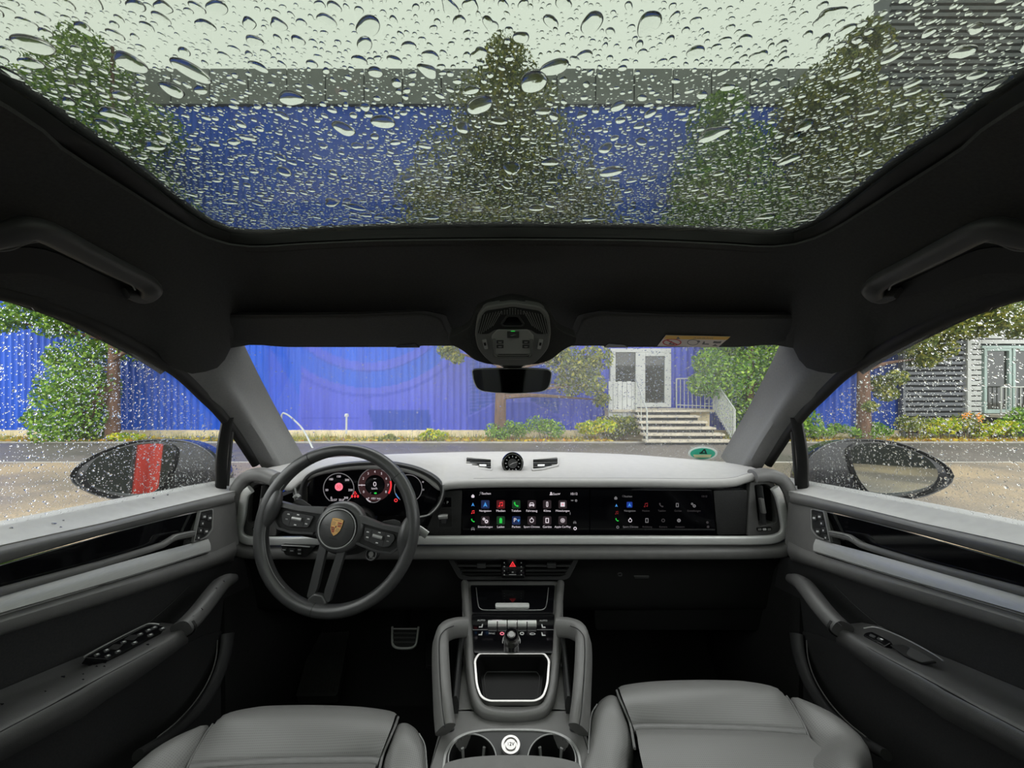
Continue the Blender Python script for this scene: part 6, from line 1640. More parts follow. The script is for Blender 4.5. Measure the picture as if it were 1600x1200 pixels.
    g3 = ext(rowx([(0, 1150, .602), (60, 1118, .602), (110, 1090, .602), (150, 1068, .602), (200, 1041, .602), (240, 1019, .602), (270, 1002, .603), (292, 990, .606)]))
    g4 = ext(rowx([(0, 1172, .606), (60, 1140, .606), (110, 1112, .606), (150, 1089, .606), (200, 1060, .606), (240, 1035, .606), (270, 1015, .608), (294, 999, .612)]))
    g5 = ext(rowx([(0, 1190, .640), (60, 1158, .640), (110, 1128, .640), (150, 1104, .640), (200, 1072, .640), (240, 1044, .640), (270, 1022, .640), (294, 1004, .640)]))
    g6 = ext(rowx([(0, 1186, .695), (60, 1150, .695), (110, 1120, .695), (150, 1096, .695), (200, 1066, .695), (240, 1040, .695), (270, 1018, .690), (294, 1000, .680)]))
    surf('armrest_pad', [g0, g1, g2, g3, g4, g5, g6], 'arm', DR_, byy=True, n=44, mrows=34, s=s, solid=.003, away=W(0, .3, -.2), angle=80)
    sweep('armrest_seam', [p + Vector((.0012, 0, .0006)) for p in [a.lerp(b, .55) for a, b in zip(g2, g3)]], .0008, .0008, 'dark', DR_, n=60, k=5, up=(1, 0, 1), s=s)
    # pull handle
    PH = [SX(283, 984, -.612), SX(300, 968, -.612), SX(318, 947, -.618), SX(334, 926, -.630), SX(346, 912, -.645), SX(356, 908, -.668)]
    sweep('pull_handle', PH, lambda f: .0155 if f < .75 else .0155 - .004 * (f - .75) * 4, .021, 'arm', DR_, n=50, k=18, up=(1, -.2, .5), power=2.8, s=s)
    sweep('pull_seam', [p + Vector((.012, -.012, .014)) for p in PH[:-1]], .0008, .0008, 'dark', DR_, n=30, k=5, up=(1, -.2, .5), s=s)
    sweep('handle_collar', [SX(286, 983, -.612), SX(289.5, 980, -.612)], .0175, .0225, 'dark', DR_, n=3, k=18, up=(1, -.2, .5), power=2.8, s=s)
    # window switches on the armrest
    psx = plane3(SX(130, 1031, -.660), SX(228, 981, -.668), SX(165, 1035, -.640))
    if s == 1:
        SP = ppoly('window_switch_panel', rp([(130, 1031.5), (228, 981), (240, 979), (256, 983), (254, 987), (166, 1034)], [3, 8, 4, 3, 3, 3], 3), psx, .010, 'gloss', DR_, lift=.004, bevel=.001)
        sweep('panel_trim', [on(x, y, psx) + psx[1] * .005 for x, y in ((129, 1032), (132, 1028.5), (180, 1002.5), (222, 981.5), (234, 978.5), (246, 979.5))], .0012, .0012, 'silver2', SP, n=40, k=6, up=(0, 0, 1))
        for x, y in ((148, 1028), (163, 1021), (181, 1023), (190, 1008), (207, 1009), (216, 995.5), (232, 996.5), (229, 989), (238, 985), (251, 986.5), (165, 1030)):
            ppoly('rocker', rp([(x - 6, y + .4), (x + 3, y - 3.6), (x + 6, y - .4), (x - 3, y + 3.6)], 1.2, 2), psx, .003, 'dark2', SP, lift=.0055, bevel=.0008)
            ppoly('symbol', [(x - 2.8, y + .2), (x + .8, y - 1.1), (x + 2.8, y - .2), (x - .8, y + 1.1)], psx, .0003, 'ink', SP, lift=.0062, smooth=False)
        for x, y in ((172, 1015), (198, 1000)):
            ppoly('switch_gap', rp([(x - 8, y + 4), (x + 2, y - 3.5), (x + 18, y - 4), (x + 8, y + 5)], 1.5, 2), psx, .001, 'seal', SP, lift=.0050)
    else:
        SP = ppoly('window_switch_panel', rp([(204, 1007), (222, 997), (236, 990), (246, 992), (250, 996), (216, 1014)], [3, 3, 3, 3, 3, 3], 3), psx, .008, 'gloss', DR_, s=s, lift=.004, bevel=.001)
        for x, y in ((222, 1003), (234, 998)):
            ppoly('rocker', rp([(x - 6, y + .6), (x + 3, y - 3.6), (x + 6, y - .4), (x - 3, y + 3.6)], 1.2, 2), psx, .003, 'dark2', SP, s=s, lift=.0055, bevel=.0008)
        ppoly('symbol', [(216, 1004.6), (220, 1002.6), (222, 1003.4), (218, 1005.4)], psx, .0003, 'ink', SP, s=s, lift=.0062, smooth=False)
        sweep('panel_trim', [on(x, y, psx) + psx[1] * .005 for x, y in ((122, 1038), (140, 1026), (180, 1004), (214, 989), (232, 984), (248, 986))], .0012, .0012, 'silver2', DR_, n=40, k=6, up=(0, 0, 1), s=s)
        ppoly('pull_pocket', rp([(134, 1038), (160, 1023), (186, 1011), (208, 1011), (182, 1030), (156, 1041)], [3, 3, 5, 3, 6, 6], 3), psx, .002, 'seal', DR_, s=s, lift=.004)
        surf('pocket_wall', [[on(x, y, psx) + psx[1] * .005 for x, y in ((136, 1037), (150, 1029), (172, 1017), (178, 1015))], [on(x, y, psx) + psx[1] * .005 for x, y in ((156, 1040), (166, 1036), (180, 1027), (176, 1018))]], 'dark2', DR_, n=10, mrows=4, s=s)
    # dried water spots on the armrest / wet drops on the cap
V_, F_ = [], []
for nm_, lst in (('door_cap', ((18, 824.5, 3.2, 1.2), (84, 818, 4.5, 1.2), (99, 813, 2, .8), (95, 823.5, 2.4, .9), (240, 778, 2, .8), (262, 773, 1.6, .7))),
                 ('armrest_pad', ((140, 1039, 3.6, 1.6), (151, 1041, 2, 1.2), (163, 1041, 2, 1), (99, 1057, 3.4, 1.6), (130, 1061.5, 2, 1), (71, 1080, 1.6, 1), (231, 1007, 2.6, 1.4), (130, 1053, 1.4, .8), (3, 1100, 3, 1.5), (163, 1035, 3, 1.5))),
                 ('pull_handle', ((350, 908, 1.6, 1), (338, 919, 1.6, 1), (315, 952, 2.2, 1.8), (302, 962, 1.4, 1)))):
    ob_ = next(o_ for o_ in bpy.data.objects if o_.name == nm_)
    bt_ = BVHTree.FromPolygons([v.co.copy() for v in ob_.data.vertices], [tuple(p.vertices) for p in ob_.data.polygons])
    for x, y, rx_, ry_ in lst:
        base_ = len(V_); ok_ = True; ring_ = []
        for k in range(10):
            a = 2 * math.pi * k / 10; rr_ = 1 + .25 * math.sin(3 * a + x)
            dd = Vector(((x + rx_ * rr_ * math.cos(a) - 800) / F, 1, (600 - y - ry_ * rr_ * math.sin(a)) / F)).normalized()
            q, n_, i_, t_ = bt_.ray_cast(CAM, dd)
            if q is None: ok_ = False; break
            ring_.append(q - dd * .0006)
        if ok_:
            cc = sum(ring_, Vector()) / 10
            V_ += ring_ + [cc + (CAM - cc).normalized() * .0008]
            F_ += [[base_ + k, base_ + (k + 1) % 10, base_ + 10] for k in range(10)]
o = part('water_drops', V_, F_, mat('wet_spot', (.02, .02, .022, 1), .1, spec=.6)); setprops(o, 'dark water drops splashed on the driver door armrest and window sill', 'water drops', None, 'stuff')
M['spot'] = mat('water_spot', (.03, .03, .032, 1), .15, spec=.6)
ws_spots = ((176, 1035.5, 1.6), (141, 1039, 3.6), (151, 1040.5, 2), (163, 1041, 2), (99, 1057, 3.4), (130, 1061.5, 2), (71, 1080, 1.4), (232, 1007, 3), (130, 1053, 1.2))
pas = plane3(SX(0, 1118, -.640), SX(110, 1064, -.640), SX(60, 1105, -.612))

# ================================================================= SEATS
def make_seat(s):
    side = 'driver' if s == 1 else 'passenger'
    ST_ = thing('seat_cushion', MX(P(490, 1150, .6), s), 'grey perforated leather seat cushion on the %s side' % side, 'car seat', 'front seats')
    x0 = -.335                               # centre of the cushion
    def cush(w0, w1, zc, crown, ys, drop):
        rows = []
        for y, dz in ys:
            r = []
            for i in range(25):
                u = -1 + 2 * i / 24
                w = w0 + (w1 - w0) * ((y - .1) / .6)
                r.append(Vector((x0 + u * w, y, H + zc + dz - crown * abs(u) ** 2.5)))
            rows.append(r)
        return rows
    # front section of the insert (thigh support), read from the photo
    top = [(334, 1132, .640), (352, 1116, .658), (400, 1106, .672), (450, 1103.5, .676), (500, 1103.5, .677), (560, 1106, .673), (606, 1112, .667), (618, 1118, .660)]
    t2 = [(326, 1142, .632), (352, 1128, .640), (400, 1122, .645), (450, 1120, .648), (500, 1120, .648), (560, 1121, .646), (600, 1124, .642), (614, 1130, .636)]
    t3 = [(310, 1168, .612), (345, 1160, .616), (400, 1155, .618), (450, 1153, .618), (500, 1152, .618), (560, 1151, .616), (590, 1152, .614), (604, 1156, .610)]
    t4 = [(298, 1191, .594), (340, 1187, .596), (400, 1183.5, .598), (450, 1181.8, .599), (500, 1181, .599), (560, 1180.5, .599), (584, 1181, .598), (594, 1183, .596)]
    pr = lambda r, dz=0, dy=0: [P(*q) + Vector((0, dy, dz)) for q in r]
    under = [P(x, y, d) + Vector((0, .018, -.05)) for x, y, d in top]
    under2 = [P(x, y, d) + Vector((0, .0, -.20)) for x, y, d in top]
    nose = [P(x, y, d) + Vector((0, .014, -.014)) for x, y, d in top]
    t4b = [p + Vector((0, -.004, -.010)) for p in pr(t4)]
    surf('thigh_cushion', [under2, under, nose, pr(top), pr(t2), pr(t3), pr(t4), t4b], 'seat', ST_, n=40, mrows=60, s=s, angle=80)
    # plain strip between the two seams
    t5 = [P(x, y + 1.5, d - .001) for x, y, d in t4]
    t6 = [P(x - 4, y + 12, d - .011) for x, y, d in t4]
    mid_ = [a.lerp(b, .5) + Vector((0, 0, .0022)) for a, b in zip(t5, t6)]
    surf('seam_strip', [[p + Vector((0, 0, -.006)) for p in t5], t5, mid_, t6, [p + Vector((0, 0, -.006)) for p in t6]], 'seatp', ST_, n=40, mrows=14, s=s, angle=80)
    # main insert behind
    t7 = [P(x - 5, y + 14, d - .013) for x, y, d in t4]
    t8 = [p + Vector((-.01 + .02 * i / 7, -.09, .002)) for i, p in enumerate(t7)]
    t9 = [p + Vector((-.0 + .01 * i / 7, -.28, -.03)) for i, p in enumerate(t8)]
    surf('seat_insert', [[p + Vector((0, .003, -.008)) for p in t7], t7, [p + Vector((0, -.01, .004)) for p in t7], t8, t9], 'seat', ST_, n=40, mrows=30, s=s, angle=80)
    def bol(nm, rows):
        surf(nm, [[P(*q) + Vector((0, 0, dz)) for q in r] + [P(*r[-1]) + Vector((0, -.34, dz - .02))] for r, dz in rows], 'seat', ST_, n=40, mrows=40, s=s, angle=80)
    bol('outer_bolster', [([(326, 1139, .655), (328, 1141, .646), (310, 1168, .614), (297, 1192, .596), (282, 1230, .565), (262, 1330, .49)], -.05),
                          ([(326, 1139, .655), (328, 1141, .646), (310, 1168, .614), (297, 1192, .596), (282, 1230, .565), (262, 1330, .49)], -.006),
                          ([(325, 1137, .655), (320, 1139, .644), (296, 1160, .613), (276, 1186, .588), (255, 1225, .555), (236, 1330, .475)], .004),
                          ([(318, 1136, .655), (308, 1136, .642), (272, 1154, .610), (240, 1178, .580), (214, 1212, .548), (190, 1320, .46)], .0),
                          ([(310, 1138, .655), (298, 1140, .642), (252, 1161, .608), (212, 1190, .575), (180, 1226, .54), (150, 1330, .45)], -.010),
                          ([(306, 1150, .655), (292, 1156, .642), (246, 1180, .606), (206, 1210, .573), (174, 1245, .54), (146, 1350, .45)], -.06)])
    bol('inner_bolster', [([(618, 1140, .660), (616, 1141, .646), (607, 1165, .614), (598, 1190, .596), (592, 1225, .567), (590, 1330, .49)], -.05),
                          ([(618, 1140, .660), (616, 1141, .646), (607, 1165, .614), (598, 1190, .596), (592, 1225, .567), (590, 1330, .49)], -.006),
                          ([(624, 1137, .660), (624, 1136, .646), (620, 1158, .615), (616, 1184, .592), (614, 1220, .562), (614, 1330, .482)], .004),
                          ([(640, 1135, .660), (641, 1133, .646), (645, 1154, .616), (646, 1182, .592), (647, 1218, .562), (650, 1330, .482)], .0),
                          ([(655, 1145, .660), (657, 1146, .646), (665, 1166, .616), (668, 1192, .592), (670, 1225, .562), (675, 1330, .482)], -.008),
                          ([(655, 1155, .660), (657, 1156, .646), (666, 1176, .616), (669, 1202, .592), (672, 1235, .562), (678, 1340, .482)], -.06)])
    sweep('piping', [P(622, 1121, .664), P(617, 1135, .640), P(607, 1158, .615), P(597, 1184, .597), P(588, 1230, .55)], .0022, .0022, 'seatp', ST_, n=40, k=8, up=(0, 0, 1), s=s)
    sweep('piping', [P(333, 1131, .645), P(322, 1146, .632), P(308, 1170, .612), P(296, 1192, .594), P(280, 1230, .56)], .0018, .0018, 'seatp', ST_, n=40, k=8, up=(0, 0, 1), s=s)
    sweep('bolster_seam', [P(655, 1146, .634), P(664, 1165, .612), P(667, 1200, .578), P(668, 1240, .54)], .0009, .0009, 'thread', ST_, n=30, k=5, up=(0, 0, 1), s=s)
    # backrest and headrest, just behind the camera
    surf('backrest', [[W(-.60, .02, z_ ) for z_ in (-.60, -.30, -.05)], [W(-.54, -.10, -.60), W(-.53, -.17, -.30), W(-.50, -.24, -.05)], [W(-.34, -.11, -.60), W(-.34, -.19, -.30), W(-.34, -.26, -.03)], [W(-.16, -.10, -.60), W(-.165, -.17, -.30), W(-.19, -.24, -.05)], [W(-.11, .0, -.60), W(-.12, -.08, -.30), W(-.16, -.20, -.05)]], 'seat', ST_, n=14, mrows=20, s=s, solid=.08, away=W(-.34, .6, -.3))
    sweep('headrest', [W(-.46, -.30, .08), W(-.34, -.31, .085), W(-.22, -.30, .08)], .085, .05, 'seatp', ST_, n=12, k=18, up=(0, 1, .2), power=3, s=s)
    # base below
    box('seat_base', (*sorted((s * -.55, s * -.14)), 0)[:1] + (.0, H - .98), (sorted((s * -.55, s * -.14))[1], .60, H - .62), 'fabric', ST_, bevel=.02)
    for xx in (-.50, -.19): box('seat_rail', (min(s * xx - .015, s * xx + .015), -.05, H - 1.05), (max(s * xx - .015, s * xx + .015), .66, H - .97), 'dark', ST_, bevel=.003)
    return ST_
make_seat(1)
ps_ = make_seat(-1)
ps_.location.y += .058          # the passenger seat is slid further forward

# ================================================================= PEDALS, MATS
BP = thing('brake_pedal', P(633, 1000, 1.2), 'steel-edged brake pedal in the driver footwell', 'pedal')
pbk = plane3(P(612, 980, 1.21), P(656, 980, 1.21), P(633, 1013, 1.17))
ppoly('pedal_pad', rp([(612, 982), (654, 982), (650, 1010), (645, 1013), (620, 1013), (614, 1010)], 4, 3), pbk, .012, 'dark', BP, bevel=.002)
sweep('pedal_frame', [on(x, y, pbk) + pbk[1] * .004 for x, y in ((613.5, 980), (613.5, 1004), (617, 1011), (625, 1013.5), (640, 1013.5), (647, 1011), (651, 1004), (654.5, 980))], .0035, .005, 'silver', BP, n=50, k=8, up=(0, -.6, .8))
for y in (983, 990, 997, 1004): sweep('pedal_bar', [on(615, y, pbk) + pbk[1] * .004, on(652, y, pbk) + pbk[1] * .004], .0028, .003, 'silver2' if y < 990 else 'grille', BP, n=3, k=8, up=(0, -.6, .8))
sweep('pedal_arm', [P(634, 985, 1.22), P(636, 950, 1.30), P(640, 905, 1.36)], .010, .016, 'dark', BP, n=10, k=10, up=(0, -1, 0))
AP = thing('footrest', P(505, 1040, 1.3), 'ribbed black rubber footrest in the driver footwell', 'footrest')
pf = plane3(P(461, 1088, 1.18), P(528, 1084, 1.18), P(520, 985, 1.40))
ppoly('footrest_plate', rp([(490, 984), (546, 986), (528, 1083), (524, 1087), (462, 1088)], [3, 3, 2, 4, 3], 3), pf, .03, 'rubber', AP, bevel=.003)
for i in range(13):
    t = i / 12
    sweep('rib', [on(492 + 50 * t, 988, pf) + pf[1] * .001, on(466 + 58 * t, 1082, pf) + pf[1] * .001], .0022, .0022, 'rubber', AP, n=3, k=6, up=(0, -.5, .8))
GP = thing('accelerator_pedal', P(700, 1010, 1.25), 'black accelerator pedal close to the console', 'pedal')
pg = plane3(P(678, 1040, 1.14), P(700, 1040, 1.14), P(690, 985, 1.28))
o = ppoly('pedal_pad', rp([(664, 988), (682, 988), (680, 1040), (666, 1040)], 3, 3), pg, .012, 'dark', GP, bevel=.002)
FM = thing('driver_floor_mat', P(600, 1100, 1.2), 'black carpet mat in the driver footwell', 'floor mat')
mz = (W(0, 1, -1.04), Vector((0, 0, 1)))
ppoly('mat_pile', rp([(440, 1200), (452, 1120), (540, 1112), (575, 1079), (700, 1073), (714, 1200)], 4, 3), (W(0, 1, -1.035), Vector((0, 0, 1))), .008, 'carpet', FM, bevel=.002)
sweep('mat_binding', [on(x, y, mz) for x, y in ((560, 1082), (578, 1078), (640, 1075), (700, 1073))], .0025, .0025, 'rubber', FM, n=20, k=6, up=(0, 0, 1))
FM2 = thing('passenger_floor_mat', P(1050, 1100, 1.2), 'black carpet mat in the passenger footwell', 'floor mat')
ppoly('mat_pile', rp([(900, 1200), (930, 1060), (1180, 1060), (1230, 1200)], 6, 3), (W(0, 1, -1.035), Vector((0, 0, 1))), .008, 'carpet', FM2, bevel=.002)

# ================================================================= STICKER, DOOR MIRRORS
def ws_at(px, py):
    """point on the windshield seen at that pixel"""
    best = None
    d = Vector(((px - 800) / F, 1, (600 - py) / F))
    for i in range(40):
        for r in range(2):
            a, b, e = WS_ROWS[r][i], WS_ROWS[r][i + 1], WS_ROWS[r + 1][i]
            n = (b - a).cross(e - a)
            if n.length < 1e-9: continue
            t = (a - CAM).dot(n) / d.dot(n)
            q = CAM + d * t
            u = min(a.x, b.x) - .01 <= q.x <= max(a.x, b.x) + .01
            if u and min(a.z, e.z) - .03 <= q.z <= max(a.z, e.z) + .03 and best is None: best = (q, n.normalized())
    return best
q, n_ = ws_at(1098, 706)
if n_.dot(CAM - q) < 0: n_ = -n_
EP = thing('environment_sticker', q, 'round green and white emissions sticker low on the windshield', 'sticker')
pe = (q + n_ * .004, n_)
ppoly('sticker_edge', ell(1098, 708.5, 23, 10.2, 36), pe, .0006, mat('sticker_white', c(225, 235, 232), .5), EP, smooth=False)
ppoly('green_field', ell(1098, 708.5, 19.6, 8.2, 36), pe, .0004, mat('sticker_green', c(52, 180, 150), .5), EP, lift=.0006, smooth=False)
ppoly('plate_field', rp([(1083, 710), (1112, 710), (1110, 714.6), (1085, 714.6)], .8, 2), pe, .0004, mat('sticker_cream', c(225, 225, 180), .5), EP, lift=.0012, smooth=False)
for pts in ([(1093, 708.5), (1100, 701.2), (1102, 701.2), (1096, 708.5)], [(1099.4, 702), (1102, 701.2), (1105, 709), (1102.5, 709)], [(1093, 706.6), (1104, 707.2), (1104, 708.4), (1092.6, 708.2)]):
    ppoly('sticker_sign', pts, pe, .0004, mat('sticker_ink', c(22, 50, 46), .5), EP, lift=.0014, smooth=False)
# small sensor/label marks at the top of the passenger dash
for s in (1, -1):
    side = 'driver' if s == 1 else 'passenger'
    DM = thing('door_mirror', MX(P(240, 735, 1.0), s), 'black %s-side door mirror outside, %s' % (side, 'a red banner in its glass' if s == 1 else 'pale road in its glass'), 'door mirror', 'outside door mirrors')
    pmz = plane3(P(114, 742, .97), P(330, 700, 1.02), P(330, 775, 1.0))
    oc = [(114, 743), (118, 734), (130, 723), (150, 711), (175, 700), (203, 691), (235, 687), (270, 687), (298, 691), (322, 702), (340, 720), (350, 745), (345, 770), (320, 781), (270, 786), (230, 784), (190, 780), (155, 773), (128, 761), (117, 752)]
    R0 = spline([on(x, y, pmz) for x, y in oc], 48, True)
    ce = sum(R0, Vector()) / 48
    rows = [[ce + (p - ce) * .965 + Vector((0, .004, 0)) for p in R0], [p + Vector((0, -.002, 0)) for p in R0], [p + Vector((0, .012, 0)) for p in R0]]
    for k_, dy in ((.98, .04), (.90, .075), (.74, .11), (.48, .135), (.02, .145)): rows.append([ce + Vector(((p - ce).x * k_, 0, (p - ce).z * k_)) + Vector((.0, dy, 0)) for p in R0])
    surf('housing', rows, 'paint', DM, raw=True, closed=True, s=s)
    sweep('housing_edge', [p + Vector((0, -.004, 0)) for p in R0], .0022, .0035, 'paint', DM, raw=True, closed=True, k=8, up=(0, -1, 0), s=s)
    gl = [(143, 741), (148, 728), (163, 713), (190, 701), (222, 693), (250, 691), (268, 694), (277, 702), (276, 715), (272, 730), (264, 748), (254, 761), (244, 769), (220, 774), (190, 772), (162, 764), (148, 754)]
    ginn = [on(x, y, pmz) + Vector((0, -.005, 0)) for x, y in gl]
    gsp = spline(ginn, 48, True)
    gc = sum(gsp, Vector()) / 48
    if s == 1:
        BN_ = True
    yaw, pit = (math.radians(MIR[s][0]), math.radians(MIR[s][1]))
    nrm = Vector((math.sin(yaw) * math.cos(pit), -math.cos(yaw) * math.cos(pit), math.sin(pit)))
    gq = [p - nrm * ((p - gc).dot(nrm)) * 1.0 for p in gsp]          # glass tilts inside its rim
    if s == 1:       # the banner that this mirror shows, standing behind the car
        aim = sum([on(x, y, pmz) for x, y in ((236, 700), (230, 735), (226, 768))], Vector()) / 3
        v_ = (aim - CAM).normalized(); r_ = v_ - nrm * 2 * v_.dot(nrm)
        bp_ = aim + r_ * ((-4.6 - aim.y) / r_.y)
        rb = thing('red_banner', (bp_.x, -4.6, 0), 'red banner seen reflected in the driver-side door mirror', 'banner')
        part('banner_cloth', [Vector((bp_.x - .13 + .043 * i, -4.6 + .03 * math.sin(i * 1.6), z)) for z in (.12, 1.2, 2.6) for i in range(7)], grid_faces(3, 7), 'redcloth', rb, solid=.004)
        sweep('banner_pole', [Vector((bp_.x - .15, -4.6, 0)), Vector((bp_.x - .15, -4.6, 2.7))], .02, .02, 'dark2', rb, n=3, k=10, up=(0, -1, 0))
    prism3('mirror_glass', [MX(p, s) for p in gq], MX(-nrm * .003, s), 'mirror', DM, smooth=False)
    sweep('glass_rim', gsp, .0028, .0075, 'dark', DM, raw=True, closed=True, k=8, up=(0, -1, 0), s=s)
    surf('mirror_bezel', [[ce + (p - ce) * .972 + Vector((0, .0, 0)) for p in R0], [p + Vector((0, .004, 0)) for p in [min(gsp, key=lambda g: ((g - gc).normalized() - (p - ce).normalized()).length) for p in R0]]], 'paint', DM, raw=True, closed=True, s=s)
    sweep('mirror_arm', [P(330, 760, 1.04), P(350, 772, 1.02), P(362, 785, 1.00)], .030, .018, 'paint', DM, n=10, k=14, up=(0, -1, .2), s=s)
# ================================================================= RAINDROPS
def dome(k, r, h):
    """flat-bottomed drop: k around, r rings; returns unit verts (rho, angle, z) and faces"""
    V = [(0., 0., 0.)]
    for j in range(k): V.append((1., 2 * math.pi * j / k, 0.))
    for i in range(1, r):
        t = i / r
        for j in range(k): V.append((math.cos(t * math.pi / 2) ** .8, 2 * math.pi * j / k, math.sin(t * math.pi / 2)))
    V.append((0., 0., 1.))
    Fc = []
    for j in range(k): Fc.append((0, 1 + (j + 1) % k, 1 + j))
    for i in range(r - 1):
        a, b = 1 + i * k, 1 + (i + 1) * k
        for j in range(k):
            j2 = (j + 1) % k
            Fc.append((a + j, a + j2, b + j2)); Fc.append((a + j, b + j2, b + j))
    a = 1 + (r - 1) * k; top = len(V) - 1
    for j in range(k): Fc.append((a + j, a + (j + 1) % k, top))
    return np.array(V), np.array(Fc)
def drop_cloud(name, pos, nrm, tang, size, stretch, k, r, hgt, wob, m, parent=None, label=None):
    n = len(pos)
    U, Fc = dome(k, r, hgt)
    nv = len(U)
    ang = U[:, 1][None, :]
    ph = RNG.random((n, 4)) * 6.283
    am = RNG.random((n, 4)) * wob
    rad = 1 + am[:, :1] * np.cos(ang + ph[:, :1]) + am[:, 1:2] * np.cos(2 * ang + ph[:, 1:2]) + .7 * am[:, 2:3] * np.cos(3 * ang + ph[:, 2:3])
    rho = U[:, 0][None, :] * rad
    a = rho * np.cos(ang) * stretch[:, None]; b = rho * np.sin(ang); z = U[:, 2][None, :] * hgt * (.8 + .4 * RNG.random((n, 1)))
    bit = np.cross(nrm, tang)
    V = pos[:, None, :] + size[:, None, None] * (a[..., None] * tang[:, None, :] + b[..., None] * bit[:, None, :] + z[..., None] * nrm[:, None, :])
    Fa = (Fc[None] + (np.arange(n) * nv)[:, None, None]).reshape(-1, 3)
    o = np_mesh(name, V.reshape(-1, 3), Fa, m, parent, smooth=True)
    # flat underside stays flat-shaded
    sm = np.ones((n, len(Fc)), bool); sm[:, :k] = False
    o.data.polygons.foreach_set('use_smooth', sm.ravel())
    try:
        o.data.set_sharp_from_angle(angle=math.radians(60))
    except Exception: pass
    if label: setprops(o, label, 'raindrops', None, 'stuff')
    return o
# ---- glass roof: darts, big ones first
def darts(n, x0, x1, y0, y1, sizes, yfun=None, cell=.008, pts=None, gap=1.15):
    gridd = {} 
    out = []
    maxr = max(sizes)
    def near(x, y, r):
        R = int((r + maxr) / cell) + 1
        ix, iy = int(x / cell), int(y / cell)
        for a in range(ix - R, ix + R + 1):
            for b in range(iy - R, iy + R + 1):
                for (px, py, pr) in gridd.get((a, b), ()):
                    if (px - x) ** 2 + (py - y) ** 2 < (gap * (pr + r)) ** 2: return True
        return False
    big = sorted(sizes, reverse=True)
    i = 0
    for r in big:
        if i > 60: maxr = r * 1.0 if False else maxr
        for _ in range(6):
            x = random.uniform(x0, x1); y = y0 + (y1 - y0) * random.random()
            if not near(x, y, r):
                out.append((x, y, r)); gridd.setdefault((int(x / cell), int(y / cell)), []).append((x, y, r)); break
        i += 1
    return out
sizes = [random.uniform(.0055, .0100) for _ in range(120)] + [random.uniform(.0030, .0055) for _ in range(520)] + [random.uniform(.0018, .0030) for _ in range(1900)] + [random.uniform(.0010, .0018) for _ in range(4200)] + [random.uniform(.0004, .0010) for _ in range(10000)]
dr = darts(0, -.50, .50, .10, .62, sizes, cell=.012)
zt = H + .2502
big = dr[:300]; rest = dr[300:]
shapes = []
for i in range(20):
    k = 28
    p = np.zeros((1, 3)); o = drop_cloud('raindrop', p, np.array([[0., 0, 1]]), np.array([[1., 0, 0]]), np.array([1.0]), np.array([random.uniform(1.0, 1.5)]), k, 7, .36, .24, 'water')
    shapes.append(o)
for i, (x, y, r) in enumerate(big):
    if i < 20: o = shapes[i]
    else:
        o = shapes[i % 20].copy(); COL.objects.link(o)
    o.location = (x, y, zt); o.rotation_euler = (0, 0, random.gauss(0, .9)); o.scale = (r, r, r * random.uniform(.75, 1.1))
    setprops(o, 'one of the largest raindrops lying on the glass roof', 'raindrop', 'large raindrops on the glass roof')
A = np.array(rest)
for lo, hi, k, r_ in ((.0015, .1, 16, 4), (.0009, .0015, 12, 3), (0, .0009, 8, 2)):
    q = A[(A[:, 2] >= lo) & (A[:, 2] < hi)]
    n = len(q)
    if not n: continue
    ta = RNG.normal(size=n) * .8
    pos = np.stack([q[:, 0], q[:, 1], np.full(n, zt)], 1)
    drop_cloud('raindrops_on_roof', pos, np.tile([0., 0, 1], (n, 1)), np.stack([np.cos(ta), np.sin(ta), 0 * ta], 1), q[:, 2], 1 + .5 * RNG.random(n), k, r_, .42, .12, 'water', None,
               {.0015: 'medium raindrops between the largest ones on the glass roof', .0009: 'small raindrops strewn over the glass roof', 0: 'finest rain specks on the glass roof'}[lo])
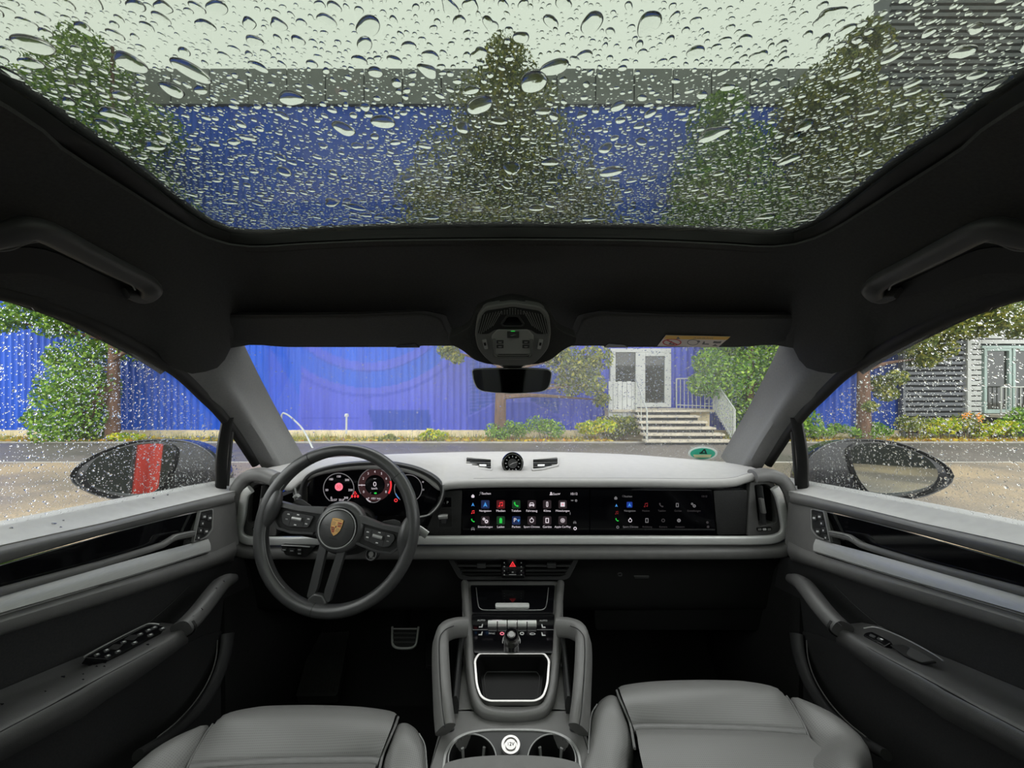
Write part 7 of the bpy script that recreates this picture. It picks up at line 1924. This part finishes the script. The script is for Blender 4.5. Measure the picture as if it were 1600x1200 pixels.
# ---- drops on a grid surface
def on_grid(rows, n, size_lo, size_hi, s_pow, outward_from, along=None, stretch=(1, 1.3), k=8, r=2, name='raindrops', label=None, hgt=.45, yr=None, off=.004, vcut=0., zmax=None):
    R = np.array([[tuple(p) for p in r_] for r_ in rows])
    nr, nc = R.shape[:2]
    a = R[:-1, :-1]; b = R[:-1, 1:]; d = R[1:, :-1]; e = R[1:, 1:]
    area = np.linalg.norm(np.cross(b - a, d - a), axis=2) + np.linalg.norm(np.cross(b - e, d - e), axis=2)
    if yr:
        cy_ = (a + b + d + e)[..., 1] / 4
        area = np.where((cy_ > yr[0]) & (cy_ < yr[1]), area, 0)
    w = area.ravel() / area.sum()
    idx = RNG.choice(len(w), n, p=w)
    i, j = idx // (nc - 1), idx % (nc - 1)
    u, v = RNG.random((2, n, 1))
    if vcut: v = np.where((i == 0)[:, None], vcut + (1 - vcut) * v, v)
    A_, B_, D_, E_ = a[i, j], b[i, j], d[i, j], e[i, j]
    p = A_ * (1 - u) * (1 - v) + B_ * u * (1 - v) + D_ * (1 - u) * v + E_ * u * v
    if zmax is not None:
        keep = p[:, 2] < zmax(p)
        p, A_, B_, D_ = p[keep], A_[keep], B_[keep], D_[keep]; n = len(p)
    nn = np.cross(B_ - A_, D_ - A_); nn /= np.linalg.norm(nn, axis=1)[:, None]
    o_ = np.array(tuple(outward_from))
    sg = np.sign(((p - o_) * nn).sum(1)); nn *= sg[:, None]
    down = np.tile([0., 0, -1], (n, 1)); down -= nn * (down * nn).sum(1)[:, None]; down /= np.linalg.norm(down, axis=1)[:, None]
    sz = size_lo + (size_hi - size_lo) * RNG.random(n) ** s_pow
    st = stretch[0] + (stretch[1] - stretch[0]) * RNG.random(n) ** 2
    return drop_cloud(name, p + nn * off, nn, down, sz, st, k, r, hgt, .12, 'water', None, label)
_we = spline(WEdge, 120)
_wy = np.array([p.y for p in _we]); _wz = np.array([p.z for p in _we])
def zedge(p): return np.interp(p[:, 1], _wy, _wz) - .006 - .012 * np.clip((p[:, 1] - .5) / .4, 0, 1)
def dense(rows, m_):
    cols = [spline([rows[i][j] for i in range(len(rows))], m_) for j in range(len(rows[0]))]
    return [[cols[j][i] for j in range(len(rows[0]))] for i in range(m_)]
for s in (1, -1):
    side = 'driver' if s == 1 else 'passenger'
    D = dense(SIDE[s], 8)
    on_grid(D, 1700, .0010, .0024, 2.5, W(0, .3, -.1), k=10, r=3, name='raindrops_on_side_window', label='coarse raindrops on the %s side window' % side, yr=(.30, 1.12), off=.0008, zmax=zedge)
    on_grid(D, 6500, .0006, .0011, 1.5, W(0, .3, -.1), k=9, r=3, name='raindrops_on_side_window', label='fine rain specks on the %s side window' % side, yr=(.30, 1.12), off=.0008, zmax=zedge)
D = dense(WS_ROWS, 14)
on_grid(D, 5200, .0005, .0013, 2.0, W(0, .3, -.1), stretch=(1, 2.2), k=8, r=2, name='raindrops_on_windshield', label='fine rain specks on the windshield', off=.0008)
on_grid(D, 900, .0011, .0024, 2.0, W(0, .3, -.1), stretch=(1, 2.5), k=10, r=3, name='raindrops_on_windshield', label='coarse raindrops on the windshield', off=.0008)
# window on the right: denser band of drops over the passenger half
half = [[p for p in r if p.x > .05] for r in D]
mn = min(len(r) for r in half); half = [r[-mn:] if r[-1].x > r[0].x else r[:mn] for r in half]
on_grid(half, 2600, .0010, .0024, 2.0, W(0, .3, -.1), stretch=(1, 1.8), k=10, r=3, name='raindrops_on_windshield', label='raindrops gathered on the passenger half of the windshield', off=.0008)
for k in ('_dup',):
    pass
